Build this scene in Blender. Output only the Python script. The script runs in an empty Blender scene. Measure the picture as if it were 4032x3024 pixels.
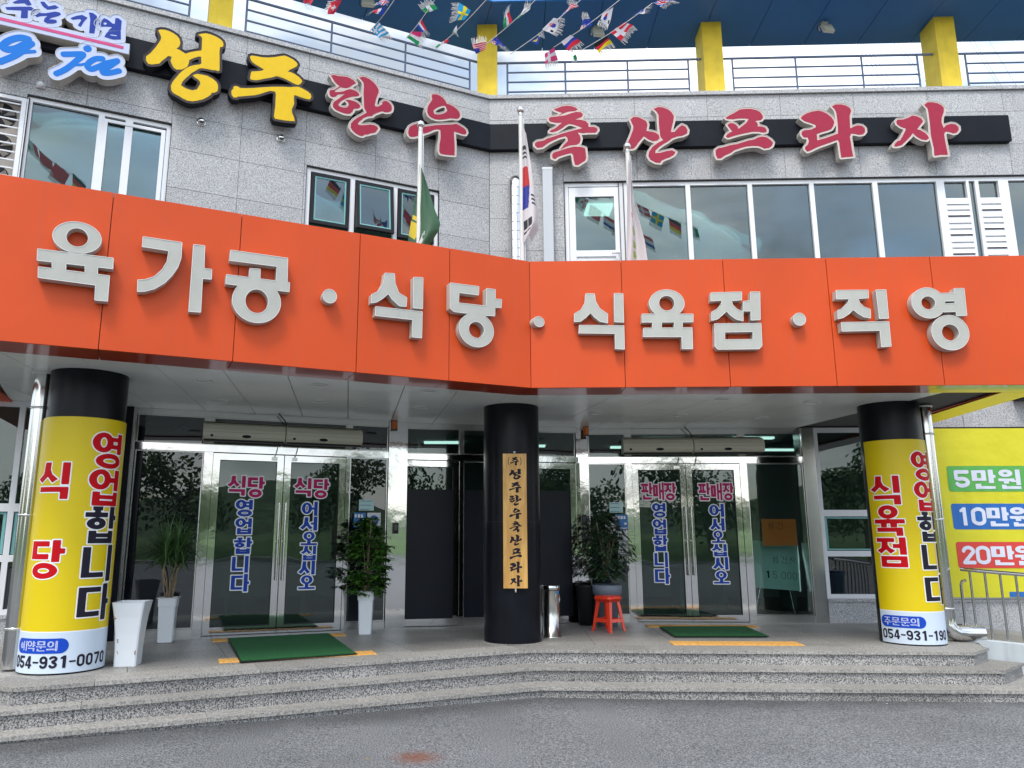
import bpy, bmesh, math, random, json
import numpy as np
from mathutils import Vector, Matrix
from mathutils.geometry import tessellate_polygon
random.seed(7)
S=bpy.context.scene; COL=S.collection
PI=math.pi; R=math.radians
# ---------------------------------------------------------------- camera, sky, sun, exposure
cd=bpy.data.cameras.new('camera'); cam=bpy.data.objects.new('camera',cd); COL.objects.link(cam)
cam.location=(0,0,1.6); cam.rotation_euler=(R(90+11.26),0,R(0))
cd.sensor_width=36; cd.lens=2990/4032*36; cd.shift_x=0.03137; cd.clip_start=.05; cd.clip_end=3000
S.camera=cam
SUN_EL,SUN_AZ=R(58),R(200)     # azimuth measured clockwise from +y
W=bpy.data.worlds.new('World'); S.world=W; W.use_nodes=True
nt=W.node_tree; nt.nodes.clear()
def N(t,ty,**k):
    n=t.nodes.new(ty)
    for a,b in k.items():
        if a in n.inputs: n.inputs[a].default_value=b
        else: setattr(n,a,b)
    return n
wo=N(nt,'ShaderNodeOutputWorld'); bg=N(nt,'ShaderNodeBackground'); bg.inputs['Strength'].default_value=0.145
sky=N(nt,'ShaderNodeTexSky'); sky.sky_type='NISHITA'; sky.sun_disc=False; sky.sun_elevation=SUN_EL; sky.sun_rotation=SUN_AZ; sky.dust_density=2.0; sky.air_density=1.0
tc=N(nt,'ShaderNodeTexCoord'); mp=N(nt,'ShaderNodeMapping'); mp.inputs['Scale'].default_value=(1.0,1.0,2.2)
no=N(nt,'ShaderNodeTexNoise'); no.inputs['Scale'].default_value=2.3; no.inputs['Detail'].default_value=7; no.inputs['Roughness'].default_value=.58; no.inputs['Distortion'].default_value=.35
cr=N(nt,'ShaderNodeValToRGB'); cr.color_ramp.elements[0].position=.37; cr.color_ramp.elements[1].position=.57
no2=N(nt,'ShaderNodeTexNoise'); no2.inputs['Scale'].default_value=3.0; no2.inputs['Detail'].default_value=8; no2.inputs['Distortion'].default_value=.4
cl=N(nt,'ShaderNodeMix'); cl.data_type='RGBA'; cl.inputs[6].default_value=(2.6,3.0,3.5,1); cl.inputs[7].default_value=(10.6,10.7,10.8,1)
mx=N(nt,'ShaderNodeMix'); mx.data_type='RGBA'
br=N(nt,'ShaderNodeMix'); br.data_type='RGBA'; br.blend_type='MULTIPLY'; br.inputs[0].default_value=1; br.inputs[7].default_value=(2.1,2.1,2.0,1)
L=nt.links.new
L(tc.outputs['Generated'],mp.inputs[0]); L(mp.outputs[0],no.inputs['Vector']); L(mp.outputs[0],no2.inputs['Vector'])
L(no.outputs['Fac'],cr.inputs[0]); L(cr.outputs[0],mx.inputs[0]); cr2=N(nt,'ShaderNodeValToRGB'); cr2.color_ramp.elements[0].position=.36; cr2.color_ramp.elements[1].position=.60; L(no2.outputs['Fac'],cr2.inputs[0]); L(cr2.outputs[0],cl.inputs[0])
L(sky.outputs[0],br.inputs[6]); L(br.outputs[2],mx.inputs[6]); L(cl.outputs[2],mx.inputs[7]); L(mx.outputs[2],bg.inputs[0]); L(bg.outputs[0],wo.inputs[0])
sl=bpy.data.lights.new('sun','SUN'); so=bpy.data.objects.new('sun',sl); COL.objects.link(so)
sl.energy=1.55; sl.angle=R(14); sl.color=(1,.965,.91)
sd=Vector((math.sin(SUN_AZ)*math.cos(SUN_EL),math.cos(SUN_AZ)*math.cos(SUN_EL),math.sin(SUN_EL)))
so.rotation_euler=sd.to_track_quat('Z','Y').to_euler(); so.location=(0,-10,30)
vs=S.view_settings; vs.view_transform='Standard'; vs.look='None'; vs.gamma=1; vs.exposure=0.60; vs.use_curve_mapping=False
S.cycles.max_bounces=8; S.cycles.transparent_max_bounces=16; S.cycles.use_denoising=True
# ---------------------------------------------------------------- materials
MATS={}
def mat(name,col=(.5,.5,.5),rough=.5,metal=0,spec=.5,noise=None,bump=None,emit=None,coat=0,stain=None):
    if name in MATS: return MATS[name]
    m=bpy.data.materials.new(name); m.use_nodes=True; t=m.node_tree; b=t.nodes['Principled BSDF']
    b.inputs['Base Color'].default_value=(*col,1); b.inputs['Roughness'].default_value=rough; b.inputs['Metallic'].default_value=metal
    b.inputs['Specular IOR Level'].default_value=spec; b.inputs['Coat Weight'].default_value=coat
    co=t.nodes.new('ShaderNodeTexCoord')
    src=None
    if noise:                       # (scale, amount)
        n=N(t,'ShaderNodeTexNoise'); n.inputs['Scale'].default_value=noise[0]; n.inputs['Detail'].default_value=5
        h=N(t,'ShaderNodeHueSaturation'); h.inputs['Color'].default_value=(*col,1)
        mr=N(t,'ShaderNodeMapRange'); mr.inputs['From Min'].default_value=.3; mr.inputs['From Max'].default_value=.7; mr.inputs['To Min'].default_value=1-noise[1]; mr.inputs['To Max'].default_value=1+noise[1]
        t.links.new(co.outputs['Object'],n.inputs['Vector']); t.links.new(n.outputs['Fac'],mr.inputs[0]); t.links.new(mr.outputs[0],h.inputs['Value']); t.links.new(h.outputs[0],b.inputs['Base Color'])
    if stain:                       # vertical streaks of dirt (amount)
        n=N(t,'ShaderNodeTexNoise'); n.inputs['Scale'].default_value=1; n.inputs['Detail'].default_value=4
        mp_=N(t,'ShaderNodeMapping'); mp_.inputs['Scale'].default_value=(9,9,.9)
        mr=N(t,'ShaderNodeMapRange'); mr.inputs['From Min'].default_value=.5; mr.inputs['From Max'].default_value=.75; mr.inputs['To Min'].default_value=0; mr.inputs['To Max'].default_value=stain
        mm=N(t,'ShaderNodeMix'); mm.data_type='RGBA'; mm.inputs[7].default_value=(.12,.11,.10,1)
        t.links.new(co.outputs['Object'],mp_.inputs[0]); t.links.new(mp_.outputs[0],n.inputs['Vector']); t.links.new(n.outputs['Fac'],mr.inputs[0]); t.links.new(mr.outputs[0],mm.inputs[0])
        if noise: t.links.new(h.outputs[0],mm.inputs[6])
        else: mm.inputs[6].default_value=(*col,1)
        t.links.new(mm.outputs[2],b.inputs['Base Color'])
    if bump:                        # (scale, strength, distance)
        n=N(t,'ShaderNodeTexNoise'); n.inputs['Scale'].default_value=bump[0]; n.inputs['Detail'].default_value=3
        bu=N(t,'ShaderNodeBump'); bu.inputs['Strength'].default_value=bump[1]; bu.inputs['Distance'].default_value=bump[2]
        t.links.new(co.outputs['Object'],n.inputs['Vector']); t.links.new(n.outputs['Fac'],bu.inputs['Height']); t.links.new(bu.outputs[0],b.inputs['Normal'])
    if emit: b.inputs['Emission Color'].default_value=(*emit[0],1); b.inputs['Emission Strength'].default_value=emit[1]
    MATS[name]=m; return m
def granite(name,lo,hi,scale,blot=.12,rough=.55,contrast=(.38,.62),per=.10):
    m=bpy.data.materials.new(name); m.use_nodes=True; t=m.node_tree; b=t.nodes['Principled BSDF']; b.inputs['Roughness'].default_value=rough
    g=N(t,'ShaderNodeNewGeometry'); n=N(t,'ShaderNodeTexNoise'); n.inputs['Scale'].default_value=scale; n.inputs['Detail'].default_value=2; n.inputs['Roughness'].default_value=.7
    r=N(t,'ShaderNodeValToRGB'); r.color_ramp.elements[0].position=contrast[0]; r.color_ramp.elements[1].position=contrast[1]
    r.color_ramp.elements[0].color=(*lo,1); r.color_ramp.elements[1].color=(*hi,1)
    n2=N(t,'ShaderNodeTexNoise'); n2.inputs['Scale'].default_value=1.3; n2.inputs['Detail'].default_value=6
    oi=N(t,'ShaderNodeObjectInfo')
    a=N(t,'ShaderNodeMath',operation='MULTIPLY_ADD'); a.inputs[1].default_value=blot*2.4; a.inputs[2].default_value=1-blot*1.2
    c=N(t,'ShaderNodeMath',operation='MULTIPLY_ADD'); c.inputs[1].default_value=per; c.inputs[2].default_value=1-per/2
    d=N(t,'ShaderNodeMath',operation='MULTIPLY'); h=N(t,'ShaderNodeHueSaturation')
    l=t.links.new
    l(g.outputs['Position'],n.inputs['Vector']); l(g.outputs['Position'],n2.inputs['Vector']); l(n.outputs['Fac'],r.inputs[0]); l(n2.outputs['Fac'],a.inputs[0]); l(oi.outputs['Random'],c.inputs[0])
    l(a.outputs[0],d.inputs[0]); l(c.outputs[0],d.inputs[1]); l(d.outputs[0],h.inputs['Value']); l(r.outputs[0],h.inputs['Color']); l(h.outputs[0],b.inputs['Base Color'])
    bu=N(t,'ShaderNodeBump'); bu.inputs['Strength'].default_value=.35; bu.inputs['Distance'].default_value=.003; l(n.outputs['Fac'],bu.inputs['Height']); l(bu.outputs[0],b.inputs['Normal'])
    MATS[name]=m; return m
def glass(name,tint,ior,solid=0.0,solidcol=(.02,.03,.03),rough=0.0,wav=.02,gcol=(.93,.97,.96)):
    m=bpy.data.materials.new(name); m.use_nodes=True; t=m.node_tree; t.nodes.clear(); l=t.links.new
    o=N(t,'ShaderNodeOutputMaterial'); tr=N(t,'ShaderNodeBsdfTransparent'); tr.inputs[0].default_value=(*tint,1)
    df=N(t,'ShaderNodeBsdfDiffuse'); df.inputs[0].default_value=(*solidcol,1)
    gl=N(t,'ShaderNodeBsdfGlossy'); gl.inputs['Roughness'].default_value=rough; gl.inputs[0].default_value=(*gcol,1)
    fr=N(t,'ShaderNodeFresnel'); fr.inputs['IOR'].default_value=ior
    m1=N(t,'ShaderNodeMixShader'); m1.inputs[0].default_value=solid; m2=N(t,'ShaderNodeMixShader')
    co=N(t,'ShaderNodeTexCoord'); n=N(t,'ShaderNodeTexNoise'); n.inputs['Scale'].default_value=1.1; n.inputs['Detail'].default_value=1
    bu=N(t,'ShaderNodeBump'); bu.inputs['Strength'].default_value=wav; bu.inputs['Distance'].default_value=.08
    l(co.outputs['Object'],n.inputs['Vector']); l(n.outputs['Fac'],bu.inputs['Height']); l(bu.outputs[0],gl.inputs['Normal'])
    l(tr.outputs[0],m1.inputs[1]); l(df.outputs[0],m1.inputs[2]); l(fr.outputs[0],m2.inputs[0]); l(m1.outputs[0],m2.inputs[1]); l(gl.outputs[0],m2.inputs[2]); l(m2.outputs[0],o.inputs[0])
    MATS[name]=m; return m
G_WALL=granite('granite_wall',(.195,.20,.21),(.50,.51,.525),72,.10,.6,(.36,.62))
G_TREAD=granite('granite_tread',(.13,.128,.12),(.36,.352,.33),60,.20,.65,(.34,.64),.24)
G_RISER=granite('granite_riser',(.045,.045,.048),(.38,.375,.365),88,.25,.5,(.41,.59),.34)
G_FLOOR=granite('granite_floor',(.125,.123,.115),(.35,.34,.315),50,.30,.5,(.34,.62),.22)
M_JOINT=mat('joint_mortar',(.10,.10,.10),.9)
M_FCORE=mat('panel_sealant',(.20,.10,.08),.8)
M_ORANGE=mat('orange_panel',(.54,.064,.010),.42,noise=(.7,.09),spec=.25,stain=.07)
M_OUND=mat('orange_panel_gloss',(.42,.040,.008),.3,noise=(.7,.09),coat=1)
M_OUND.node_tree.nodes['Principled BSDF'].inputs['Coat Roughness'].default_value=.06
M_WHITE=mat('white_frame',(.70,.72,.75),.35)
M_SOFF=mat('soffit_panel',(.76,.79,.77),.4,noise=(2,.03),coat=.5)
M_SOFF.node_tree.nodes['Principled BSDF'].inputs['Coat Roughness'].default_value=.12
M_BLK=mat('black_band',(.006,.008,.013),.45,spec=.14,noise=(3,.25))
M_COLBLK=mat('black_column',(.006,.007,.011),.28,noise=(4,.3),spec=.16)
M_STEEL=mat('mirror_steel',(.66,.66,.65),.06,1,bump=(4,.16,.010))
M_PIPE=mat('pipe_steel',(.55,.55,.54),.12,1)
M_BRUSH=mat('brushed_steel',(.62,.62,.61),.22,1,bump=(9,.15,.006))
M_YEL=mat('pillar_yellow',(.76,.55,.035),.7,noise=(5,.10),stain=.12)
M_BLUE=mat('visor_blue',(.026,.135,.38),.45,noise=(1.2,.07))
M_LBLUE=mat('visor_bright_blue',(.015,.21,.62),.4)
M_RAIL=mat('rail_grey_blue',(.13,.17,.27),.45)
M_IVORY=mat('ivory_plastic',(.56,.555,.46),.4)
M_DARK=mat('dark_plastic',(.015,.015,.017),.4,spec=.2)
M_FILM=mat('dark_film',(.008,.010,.017),.35,spec=.2,noise=(2,.15))
M_GASKET=mat('teal_gasket',(.16,.40,.40),.45)
M_LETW=mat('letter_face_grey',(.39,.395,.36),.45,noise=(6,.05),stain=.10)
M_LETS=mat('letter_return',(.48,.46,.42),.4,stain=.15)
M_DUCT=mat('duct_white',(.46,.49,.53),.4)
M_LETR=mat('letter_rim',(.62,.63,.61),.3)
M_RED=mat('letter_crimson',(.30,.015,.045),.5,noise=(9,.05),spec=.25)
M_CREAM=mat('letter_cream',(.52,.42,.385),.45)
M_YLET=mat('letter_yellow',(.68,.45,.008),.5,noise=(9,.04),spec=.25)
M_BROWN=mat('letter_brown_rim',(.050,.042,.043),.5,spec=.2)
M_LBK=mat('letter_black_return',(.010,.011,.014),.5,spec=.15)
M_BL1=mat('letter_deep_blue',(.010,.038,.28),.5,spec=.2)
M_BL2=mat('letter_sky_blue',(.002,.15,.56),.5,spec=.2)
M_LAV=mat('letter_pale_face',(.44,.50,.70),.35)
M_CRIM=mat('crimson_line',(.52,.03,.16),.4)
M_WY=mat('wrap_yellow',(.64,.49,.003),.38,spec=.35,bump=(2.2,.10,.03))
M_WW=mat('wrap_white',(.54,.63,.74),.45,spec=.3)
M_RR=mat('print_red',(.50,.004,.010),.5,spec=.12)
M_PB=mat('print_black',(.018,.016,.028),.5,spec=.12)
M_PBL=mat('print_blue',(.010,.06,.44),.5,spec=.12)
M_PW=mat('print_white',(.80,.82,.84),.45)
M_PMAG=mat('sticker_crimson',(.46,.022,.14),.5,spec=.12)
M_PSB=mat('sticker_blue',(.018,.065,.40),.5,spec=.12)
M_BAN=mat('banner_lime',(.58,.55,.012),.55,bump=(3.2,.35,.05))
M_BGR=mat('banner_green',(.085,.36,.07),.55)
M_BBL=mat('banner_blue',(.012,.12,.42),.55)
M_BRE=mat('banner_red',(.58,.045,.035),.55)
M_BLAV=mat('banner_letter',(.60,.64,.76),.55)
M_GREEN=mat('green_mat',(.005,.095,.022),.95,noise=(60,.35),bump=(180,.8,.01))
M_TACT=mat('tactile_yellow',(.68,.38,.10),.7,noise=(20,.15))
M_POTW=mat('white_ceramic',(.68,.72,.76),.25,coat=.3)
M_CHIP=mat('chipped_clay',(.30,.20,.12),.9)
M_POTG=mat('grey_pot',(.17,.20,.25),.55)
M_REDPL=mat('red_plastic',(.78,.045,.015),.28,coat=.2)
M_WOOD=None
M_AMBER=mat('amber_lens',(.55,.13,.01),.25,coat=.5)
M_BINB=mat('blue_bin',(.16,.36,.55),.5)
M_RAMP=mat('white_plaster',(.52,.58,.62),.8,noise=(3,.12),stain=.25)
M_SOIL=mat('soil',(.04,.03,.02),1)
M_BARK=mat('bark',(.22,.17,.11),.9,noise=(20,.25))
M_LAMP=mat('panel_light',(.9,.9,.9),.4,emit=((.86,1.0,.97),1.8))
M_INT=mat('interior_wall',(.30,.34,.33),.8)
M_INTD=mat('interior_floor',(.10,.09,.08),.6)
M_TEAL=mat('interior_pale_teal',(.34,.60,.54),.6)
GL_DOOR=glass('door_glass',(.60,.74,.71),1.7,.20,(.012,.022,.022),wav=.05)
GL_SIDE=glass('side_glass',(.80,.90,.87),1.6,.05,(.012,.022,.022),wav=.05)
GL_PANEL=glass('dark_glass',(.02,.02,.03),1.9,.9,(.006,.007,.012),wav=.05)
GL_UP=glass('upper_glass',(.50,.64,.62),2.2,.22,(.03,.075,.085),wav=.03,gcol=(.84,.95,.96))
M_ULAMP=mat('upper_panel_light',(.9,.9,.9),.4,emit=((.80,1.0,.95),2.2))
def foil(name,col,tr=.45):
    m=bpy.data.materials.new(name); m.use_nodes=True; t=m.node_tree; b=t.nodes['Principled BSDF']; b.inputs['Base Color'].default_value=(*col,1); b.inputs['Roughness'].default_value=.35
    o=t.nodes['Material Output']; tl=N(t,'ShaderNodeBsdfTranslucent'); tl.inputs[0].default_value=(*col,1); x=N(t,'ShaderNodeMixShader'); x.inputs[0].default_value=tr
    t.links.new(b.outputs[0],x.inputs[1]); t.links.new(tl.outputs[0],x.inputs[2]); t.links.new(x.outputs[0],o.inputs[0]); MATS[name]=m; return m
def leafmat(name,c1,c2,rough=.45):
    m=mat(name,c1,rough); t=m.node_tree; b=t.nodes['Principled BSDF']
    g=N(t,'ShaderNodeNewGeometry'); mm=N(t,'ShaderNodeMix'); mm.data_type='RGBA'; mm.inputs[6].default_value=(*c1,1); mm.inputs[7].default_value=(*c2,1)
    t.links.new(g.outputs['Random Per Island'],mm.inputs[0]); t.links.new(mm.outputs[2],b.inputs['Base Color']); b.inputs['Subsurface Weight'].default_value=0
    return m
M_LEAF1=leafmat('leaf_strap',(.030,.085,.028),(.085,.18,.05)); M_LEAF2=leafmat('leaf_broad',(.022,.075,.014),(.07,.18,.022),.35); M_LEAF3=leafmat('leaf_dark',(.012,.032,.016),(.036,.070,.030),.28)
M_TREE=leafmat('tree_leaf',(.030,.065,.018),(.09,.16,.035),.6)
def woodmat():
    m=bpy.data.materials.new('carved_wood'); m.use_nodes=True; t=m.node_tree; b=t.nodes['Principled BSDF']; b.inputs['Roughness'].default_value=.35
    co=N(t,'ShaderNodeTexCoord'); mp_=N(t,'ShaderNodeMapping'); mp_.inputs['Scale'].default_value=(7,7,.9); n=N(t,'ShaderNodeTexNoise'); n.inputs['Scale'].default_value=2; n.inputs['Detail'].default_value=6; n.inputs['Distortion'].default_value=1.6
    r=N(t,'ShaderNodeValToRGB'); r.color_ramp.elements[0].position=.35; r.color_ramp.elements[1].position=.65; r.color_ramp.elements[0].color=(.50,.25,.055,1); r.color_ramp.elements[1].color=(.72,.42,.115,1)
    t.links.new(co.outputs['Object'],mp_.inputs[0]); t.links.new(mp_.outputs[0],n.inputs['Vector']); t.links.new(n.outputs['Fac'],r.inputs[0]); t.links.new(r.outputs[0],b.inputs['Base Color']); MATS['carved_wood']=m; return m
M_WOOD=woodmat()
def asphalt():
    m=bpy.data.materials.new('asphalt'); m.use_nodes=True; t=m.node_tree; b=t.nodes['Principled BSDF']; b.inputs['Roughness'].default_value=.9; l=t.links.new
    g=N(t,'ShaderNodeNewGeometry'); sp=N(t,'ShaderNodeSeparateXYZ'); l(g.outputs['Position'],sp.inputs[0])
    n=N(t,'ShaderNodeTexNoise'); n.inputs['Scale'].default_value=85; n.inputs['Detail'].default_value=3; n.inputs['Roughness'].default_value=.7
    r=N(t,'ShaderNodeValToRGB'); r.color_ramp.elements[0].position=.40; r.color_ramp.elements[1].position=.62; r.color_ramp.elements[0].color=(.040,.043,.048,1); r.color_ramp.elements[1].color=(.27,.28,.29,1)
    n2=N(t,'ShaderNodeTexNoise'); n2.inputs['Scale'].default_value=.8; n2.inputs['Detail'].default_value=6
    mr=N(t,'ShaderNodeMapRange'); mr.inputs['From Min'].default_value=.3; mr.inputs['From Max'].default_value=.7; mr.inputs['To Min'].default_value=.84; mr.inputs['To Max'].default_value=1.12
    h=N(t,'ShaderNodeHueSaturation'); l(g.outputs['Position'],n.inputs['Vector']); l(g.outputs['Position'],n2.inputs['Vector']); l(n.outputs['Fac'],r.inputs[0]); l(n2.outputs['Fac'],mr.inputs[0]); l(r.outputs[0],h.inputs['Color'])
    # darker strip along the foot of the steps, with its own wavy edge
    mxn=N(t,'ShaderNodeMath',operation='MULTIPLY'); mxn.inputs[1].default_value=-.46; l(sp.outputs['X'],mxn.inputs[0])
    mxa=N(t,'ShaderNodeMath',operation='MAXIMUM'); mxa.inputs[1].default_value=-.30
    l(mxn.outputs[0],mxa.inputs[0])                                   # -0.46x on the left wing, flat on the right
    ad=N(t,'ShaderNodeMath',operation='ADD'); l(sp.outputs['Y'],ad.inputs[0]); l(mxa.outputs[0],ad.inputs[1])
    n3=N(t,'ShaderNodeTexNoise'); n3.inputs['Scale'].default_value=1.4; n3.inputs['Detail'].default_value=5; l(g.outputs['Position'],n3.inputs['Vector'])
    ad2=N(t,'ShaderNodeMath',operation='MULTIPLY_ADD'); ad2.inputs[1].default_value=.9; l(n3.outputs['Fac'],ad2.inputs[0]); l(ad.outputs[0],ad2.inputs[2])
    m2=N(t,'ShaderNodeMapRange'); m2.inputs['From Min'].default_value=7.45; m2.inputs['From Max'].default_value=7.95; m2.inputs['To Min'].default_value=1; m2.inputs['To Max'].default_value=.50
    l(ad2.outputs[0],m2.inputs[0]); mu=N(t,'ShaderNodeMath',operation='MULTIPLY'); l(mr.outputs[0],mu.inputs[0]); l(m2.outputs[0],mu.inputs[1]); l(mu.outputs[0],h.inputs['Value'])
    # rust spot
    vd=N(t,'ShaderNodeVectorMath',operation='DISTANCE'); vd.inputs[1].default_value=(RUST[0],RUST[1],RUST[2]); l(g.outputs['Position'],vd.inputs[0])
    n4=N(t,'ShaderNodeTexNoise'); n4.inputs['Scale'].default_value=22; n4.inputs['Detail'].default_value=5; l(g.outputs['Position'],n4.inputs['Vector'])
    ma=N(t,'ShaderNodeMath',operation='MULTIPLY_ADD'); ma.inputs[1].default_value=.22; l(n4.outputs['Fac'],ma.inputs[0]); l(vd.outputs['Value'],ma.inputs[2])
    m3=N(t,'ShaderNodeMapRange'); m3.inputs['From Min'].default_value=.13; m3.inputs['From Max'].default_value=.33; m3.inputs['To Min'].default_value=.85; m3.inputs['To Max'].default_value=0; l(ma.outputs[0],m3.inputs[0])
    mm=N(t,'ShaderNodeMix'); mm.data_type='RGBA'; mm.inputs[7].default_value=(.15,.042,.015,1); l(m3.outputs[0],mm.inputs[0]); l(h.outputs[0],mm.inputs[6]); l(mm.outputs[2],b.inputs['Base Color'])
    bu=N(t,'ShaderNodeBump'); bu.inputs['Strength'].default_value=.7; bu.inputs['Distance'].default_value=.008; l(n.outputs['Fac'],bu.inputs['Height']); l(bu.outputs[0],b.inputs['Normal'])
    MATS['asphalt']=m; return m
# ---------------------------------------------------------------- mesh builder
class MB:
    def __init__(s): s.v=[]; s.f=[]; s.m=[]; s.sm=[]
    def add(s,vs,fs,mi=0,smooth=False):
        o=len(s.v); s.v+= [tuple(p) for p in vs]
        for f in fs: s.f.append([i+o for i in f]); s.m.append(mi); s.sm.append(smooth)
        return s
    def box(s,x0,x1,y0,y1,z0,z1,mi=0):
        if x0>x1:x0,x1=x1,x0
        if y0>y1:y0,y1=y1,y0
        if z0>z1:z0,z1=z1,z0
        return s.add([(x0,y0,z0),(x1,y0,z0),(x1,y1,z0),(x0,y1,z0),(x0,y0,z1),(x1,y0,z1),(x1,y1,z1),(x0,y1,z1)],[(0,3,2,1),(4,5,6,7),(0,1,5,4),(1,2,6,5),(2,3,7,6),(3,0,4,7)],mi)
    def cyl(s,c,r,z0,z1,n=24,mi=0,r2=None,caps=True,smooth=True):
        r2=r if r2 is None else r2; vs=[]
        for k in range(n):
            a=2*PI*k/n; vs.append((c[0]+r*math.cos(a),c[1]+r*math.sin(a),z0))
        for k in range(n):
            a=2*PI*k/n; vs.append((c[0]+r2*math.cos(a),c[1]+r2*math.sin(a),z1))
        s.add(vs,[(k,(k+1)%n,n+(k+1)%n,n+k) for k in range(n)],mi,smooth)
        if caps: s.add(vs[:n],[tuple(range(n-1,-1,-1))],mi); s.add(vs[n:],[tuple(range(n))],mi)
        return s
    def lathe(s,prof,c=(0,0),n=24,mi=0,smooth=True):
        vs=[];m=len(prof)
        for k in range(n):
            a=2*PI*k/n
            for r,z in prof: vs.append((c[0]+r*math.cos(a),c[1]+r*math.sin(a),z))
        s.add(vs,[(k*m+i,((k+1)%n)*m+i,((k+1)%n)*m+i+1,k*m+i+1) for k in range(n) for i in range(m-1)],mi,smooth); return s
    def tube(s,path,r,n=8,mi=0,rs=None,caps=True,smooth=True):
        P=[Vector(p) for p in path]; vs=[]; up=None
        for i,p in enumerate(P):
            d=(P[min(i+1,len(P)-1)]-P[max(i-1,0)]).normalized()
            if up is None: up=Vector((0,0,1)) if abs(d.z)<.9 else Vector((0,1,0))
            x=d.cross(up).normalized(); y=x.cross(d).normalized(); up=y
            rr=r if rs is None else rs[i]
            for k in range(n):
                a=2*PI*k/n; vs.append(p+x*rr*math.cos(a)+y*rr*math.sin(a))
        s.add(vs,[(i*n+k,i*n+(k+1)%n,(i+1)*n+(k+1)%n,(i+1)*n+k) for i in range(len(P)-1) for k in range(n)],mi,smooth)
        if caps: s.add(vs[:n],[tuple(range(n))],mi); s.add(vs[-n:],[tuple(range(n-1,-1,-1))],mi)
        return s
    def prism(s,poly,z0,z1,mi=0,mside=None):           # poly in xy
        n=len(poly); t=tessellate_polygon([[Vector((x,y,0)) for x,y in poly]])
        ar=sum(poly[i][0]*poly[(i+1)%n][1]-poly[(i+1)%n][0]*poly[i][1] for i in range(n))
        def ori(tr):
            a,b,c=[poly[i] for i in tr]
            return tr if (b[0]-a[0])*(c[1]-a[1])-(c[0]-a[0])*(b[1]-a[1])>0 else (tr[0],tr[2],tr[1])
        t=[ori(q) for q in t]
        s.add([(x,y,z1) for x,y in poly],t,mi); s.add([(x,y,z0) for x,y in poly],[q[::-1] for q in t],mi)
        vs=[(x,y,z0) for x,y in poly]+[(x,y,z1) for x,y in poly]
        fs=[(i,(i+1)%n,n+(i+1)%n,n+i) if ar>0 else ((i+1)%n,i,n+i,n+(i+1)%n) for i in range(n)]
        s.add(vs,fs,mi if mside is None else mside); return s
    def build(s,name,mats,parent=None,loc=None,rot=None):
        me=bpy.data.meshes.new(name); me.from_pydata(s.v,[],s.f)
        if not isinstance(mats,(list,tuple)): mats=[mats]
        for m in mats: me.materials.append(m)
        me.polygons.foreach_set('material_index',s.m); me.polygons.foreach_set('use_smooth',s.sm); me.update()
        o=bpy.data.objects.new(name,me); COL.objects.link(o)
        if parent: o.parent=parent
        if loc is not None: o.location=loc
        if rot is not None: o.rotation_euler=rot
        return o
def tag(o,label=None,cat=None,group=None,kind=None):
    if label: o['label']=label
    if cat: o['category']=cat
    if group: o['group']=group
    if kind: o['kind']=kind
    return o
def thing(name,label,cat,loc=(0,0,0),rz=0,group=None):
    o=bpy.data.objects.new(name,None); COL.objects.link(o); o.location=loc; o.rotation_euler=(0,0,rz); return tag(o,label,cat,group)
def copy_tree(o,parent=None):
    c=o.copy(); COL.objects.link(c); c.parent=parent
    for ch in list(o.children): copy_tree(ch,c)
    return c
# frames of the facades: origin, direction; u runs along the wall to the right, v out of the wall, z up
AR,AL=R(-1.95),R(24.4)
FR={'UR':((.146,11.02),AR),'UL':((.146,11.02),AL),'FR':((.531,7.733),AR),'FL':((.531,7.733),AL),
    'DL':((-2.5,9.72),R(21.3)),'DC':((-.27,10.49),R(11.2)),'DR':((2.19,10.95),R(-1.9)),'BW':((6.0,10.75),R(-1.9))}
def Wp(fr,u,v,z=0):
    (x,y),a=FR[fr]; return Vector((x+u*math.cos(a)+v*math.sin(a),y+u*math.sin(a)-v*math.cos(a),z))
def froot(name,label,cat,fr,u=0,v=0,z=0,group=None):
    return thing(name,label,cat,Wp(fr,u,v,z),FR[fr][1],group)
def rects_minus(rect,holes):
    out=[rect]
    for h in holes:
        nx=[]
        for (a,b,c,d) in out:          # u0,u1,z0,z1
            x0,x1,z0,z1=max(a,h[0]),min(b,h[1]),max(c,h[2]),min(d,h[3])
            if x0>=x1-1e-6 or z0>=z1-1e-6: nx.append((a,b,c,d)); continue
            if a<x0: nx.append((a,x0,c,d))
            if x1<b: nx.append((x1,b,c,d))
            if c<z0: nx.append((x0,x1,c,z0))
            if z1<d: nx.append((x0,x1,z1,d))
        out=nx
    return [r for r in out if r[1]-r[0]>.004 and r[3]-r[2]>.004]
# ---------------------------------------------------------------- lettering
def sd_poly(P,X,Y):
    P=np.array(P,float); d=np.full(X.shape,1e9); ins=np.zeros(X.shape,bool)
    for i in range(len(P)):
        a,b=P[i],P[(i+1)%len(P)]; e=b-a; L2=max(e@e,1e-12)
        t=np.clip(((X-a[0])*e[0]+(Y-a[1])*e[1])/L2,0,1); d=np.minimum(d,(X-a[0]-t*e[0])**2+(Y-a[1]-t*e[1])**2)
        if abs(e[1])>1e-12:
            c=((a[1]>Y)!=(b[1]>Y))&(X<(b[0]-a[0])*(Y-a[1])/(b[1]-a[1])+a[0]); ins^=c
    d=np.sqrt(d); return np.where(ins,-d,d)
def sd_ring(c,X,Y):
    cx,cy,rx,ry,ix,iy=c
    def el(a,b):
        k=np.sqrt(((X-cx)/a)**2+((Y-cy)/b)**2)+1e-9; g=np.sqrt(((X-cx)/a**2)**2+((Y-cy)/b**2)**2)+1e-9
        return k*(k-1)/g
    o=el(rx,ry)
    return np.maximum(o,-el(ix,iy)) if ix>0 else o
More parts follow.
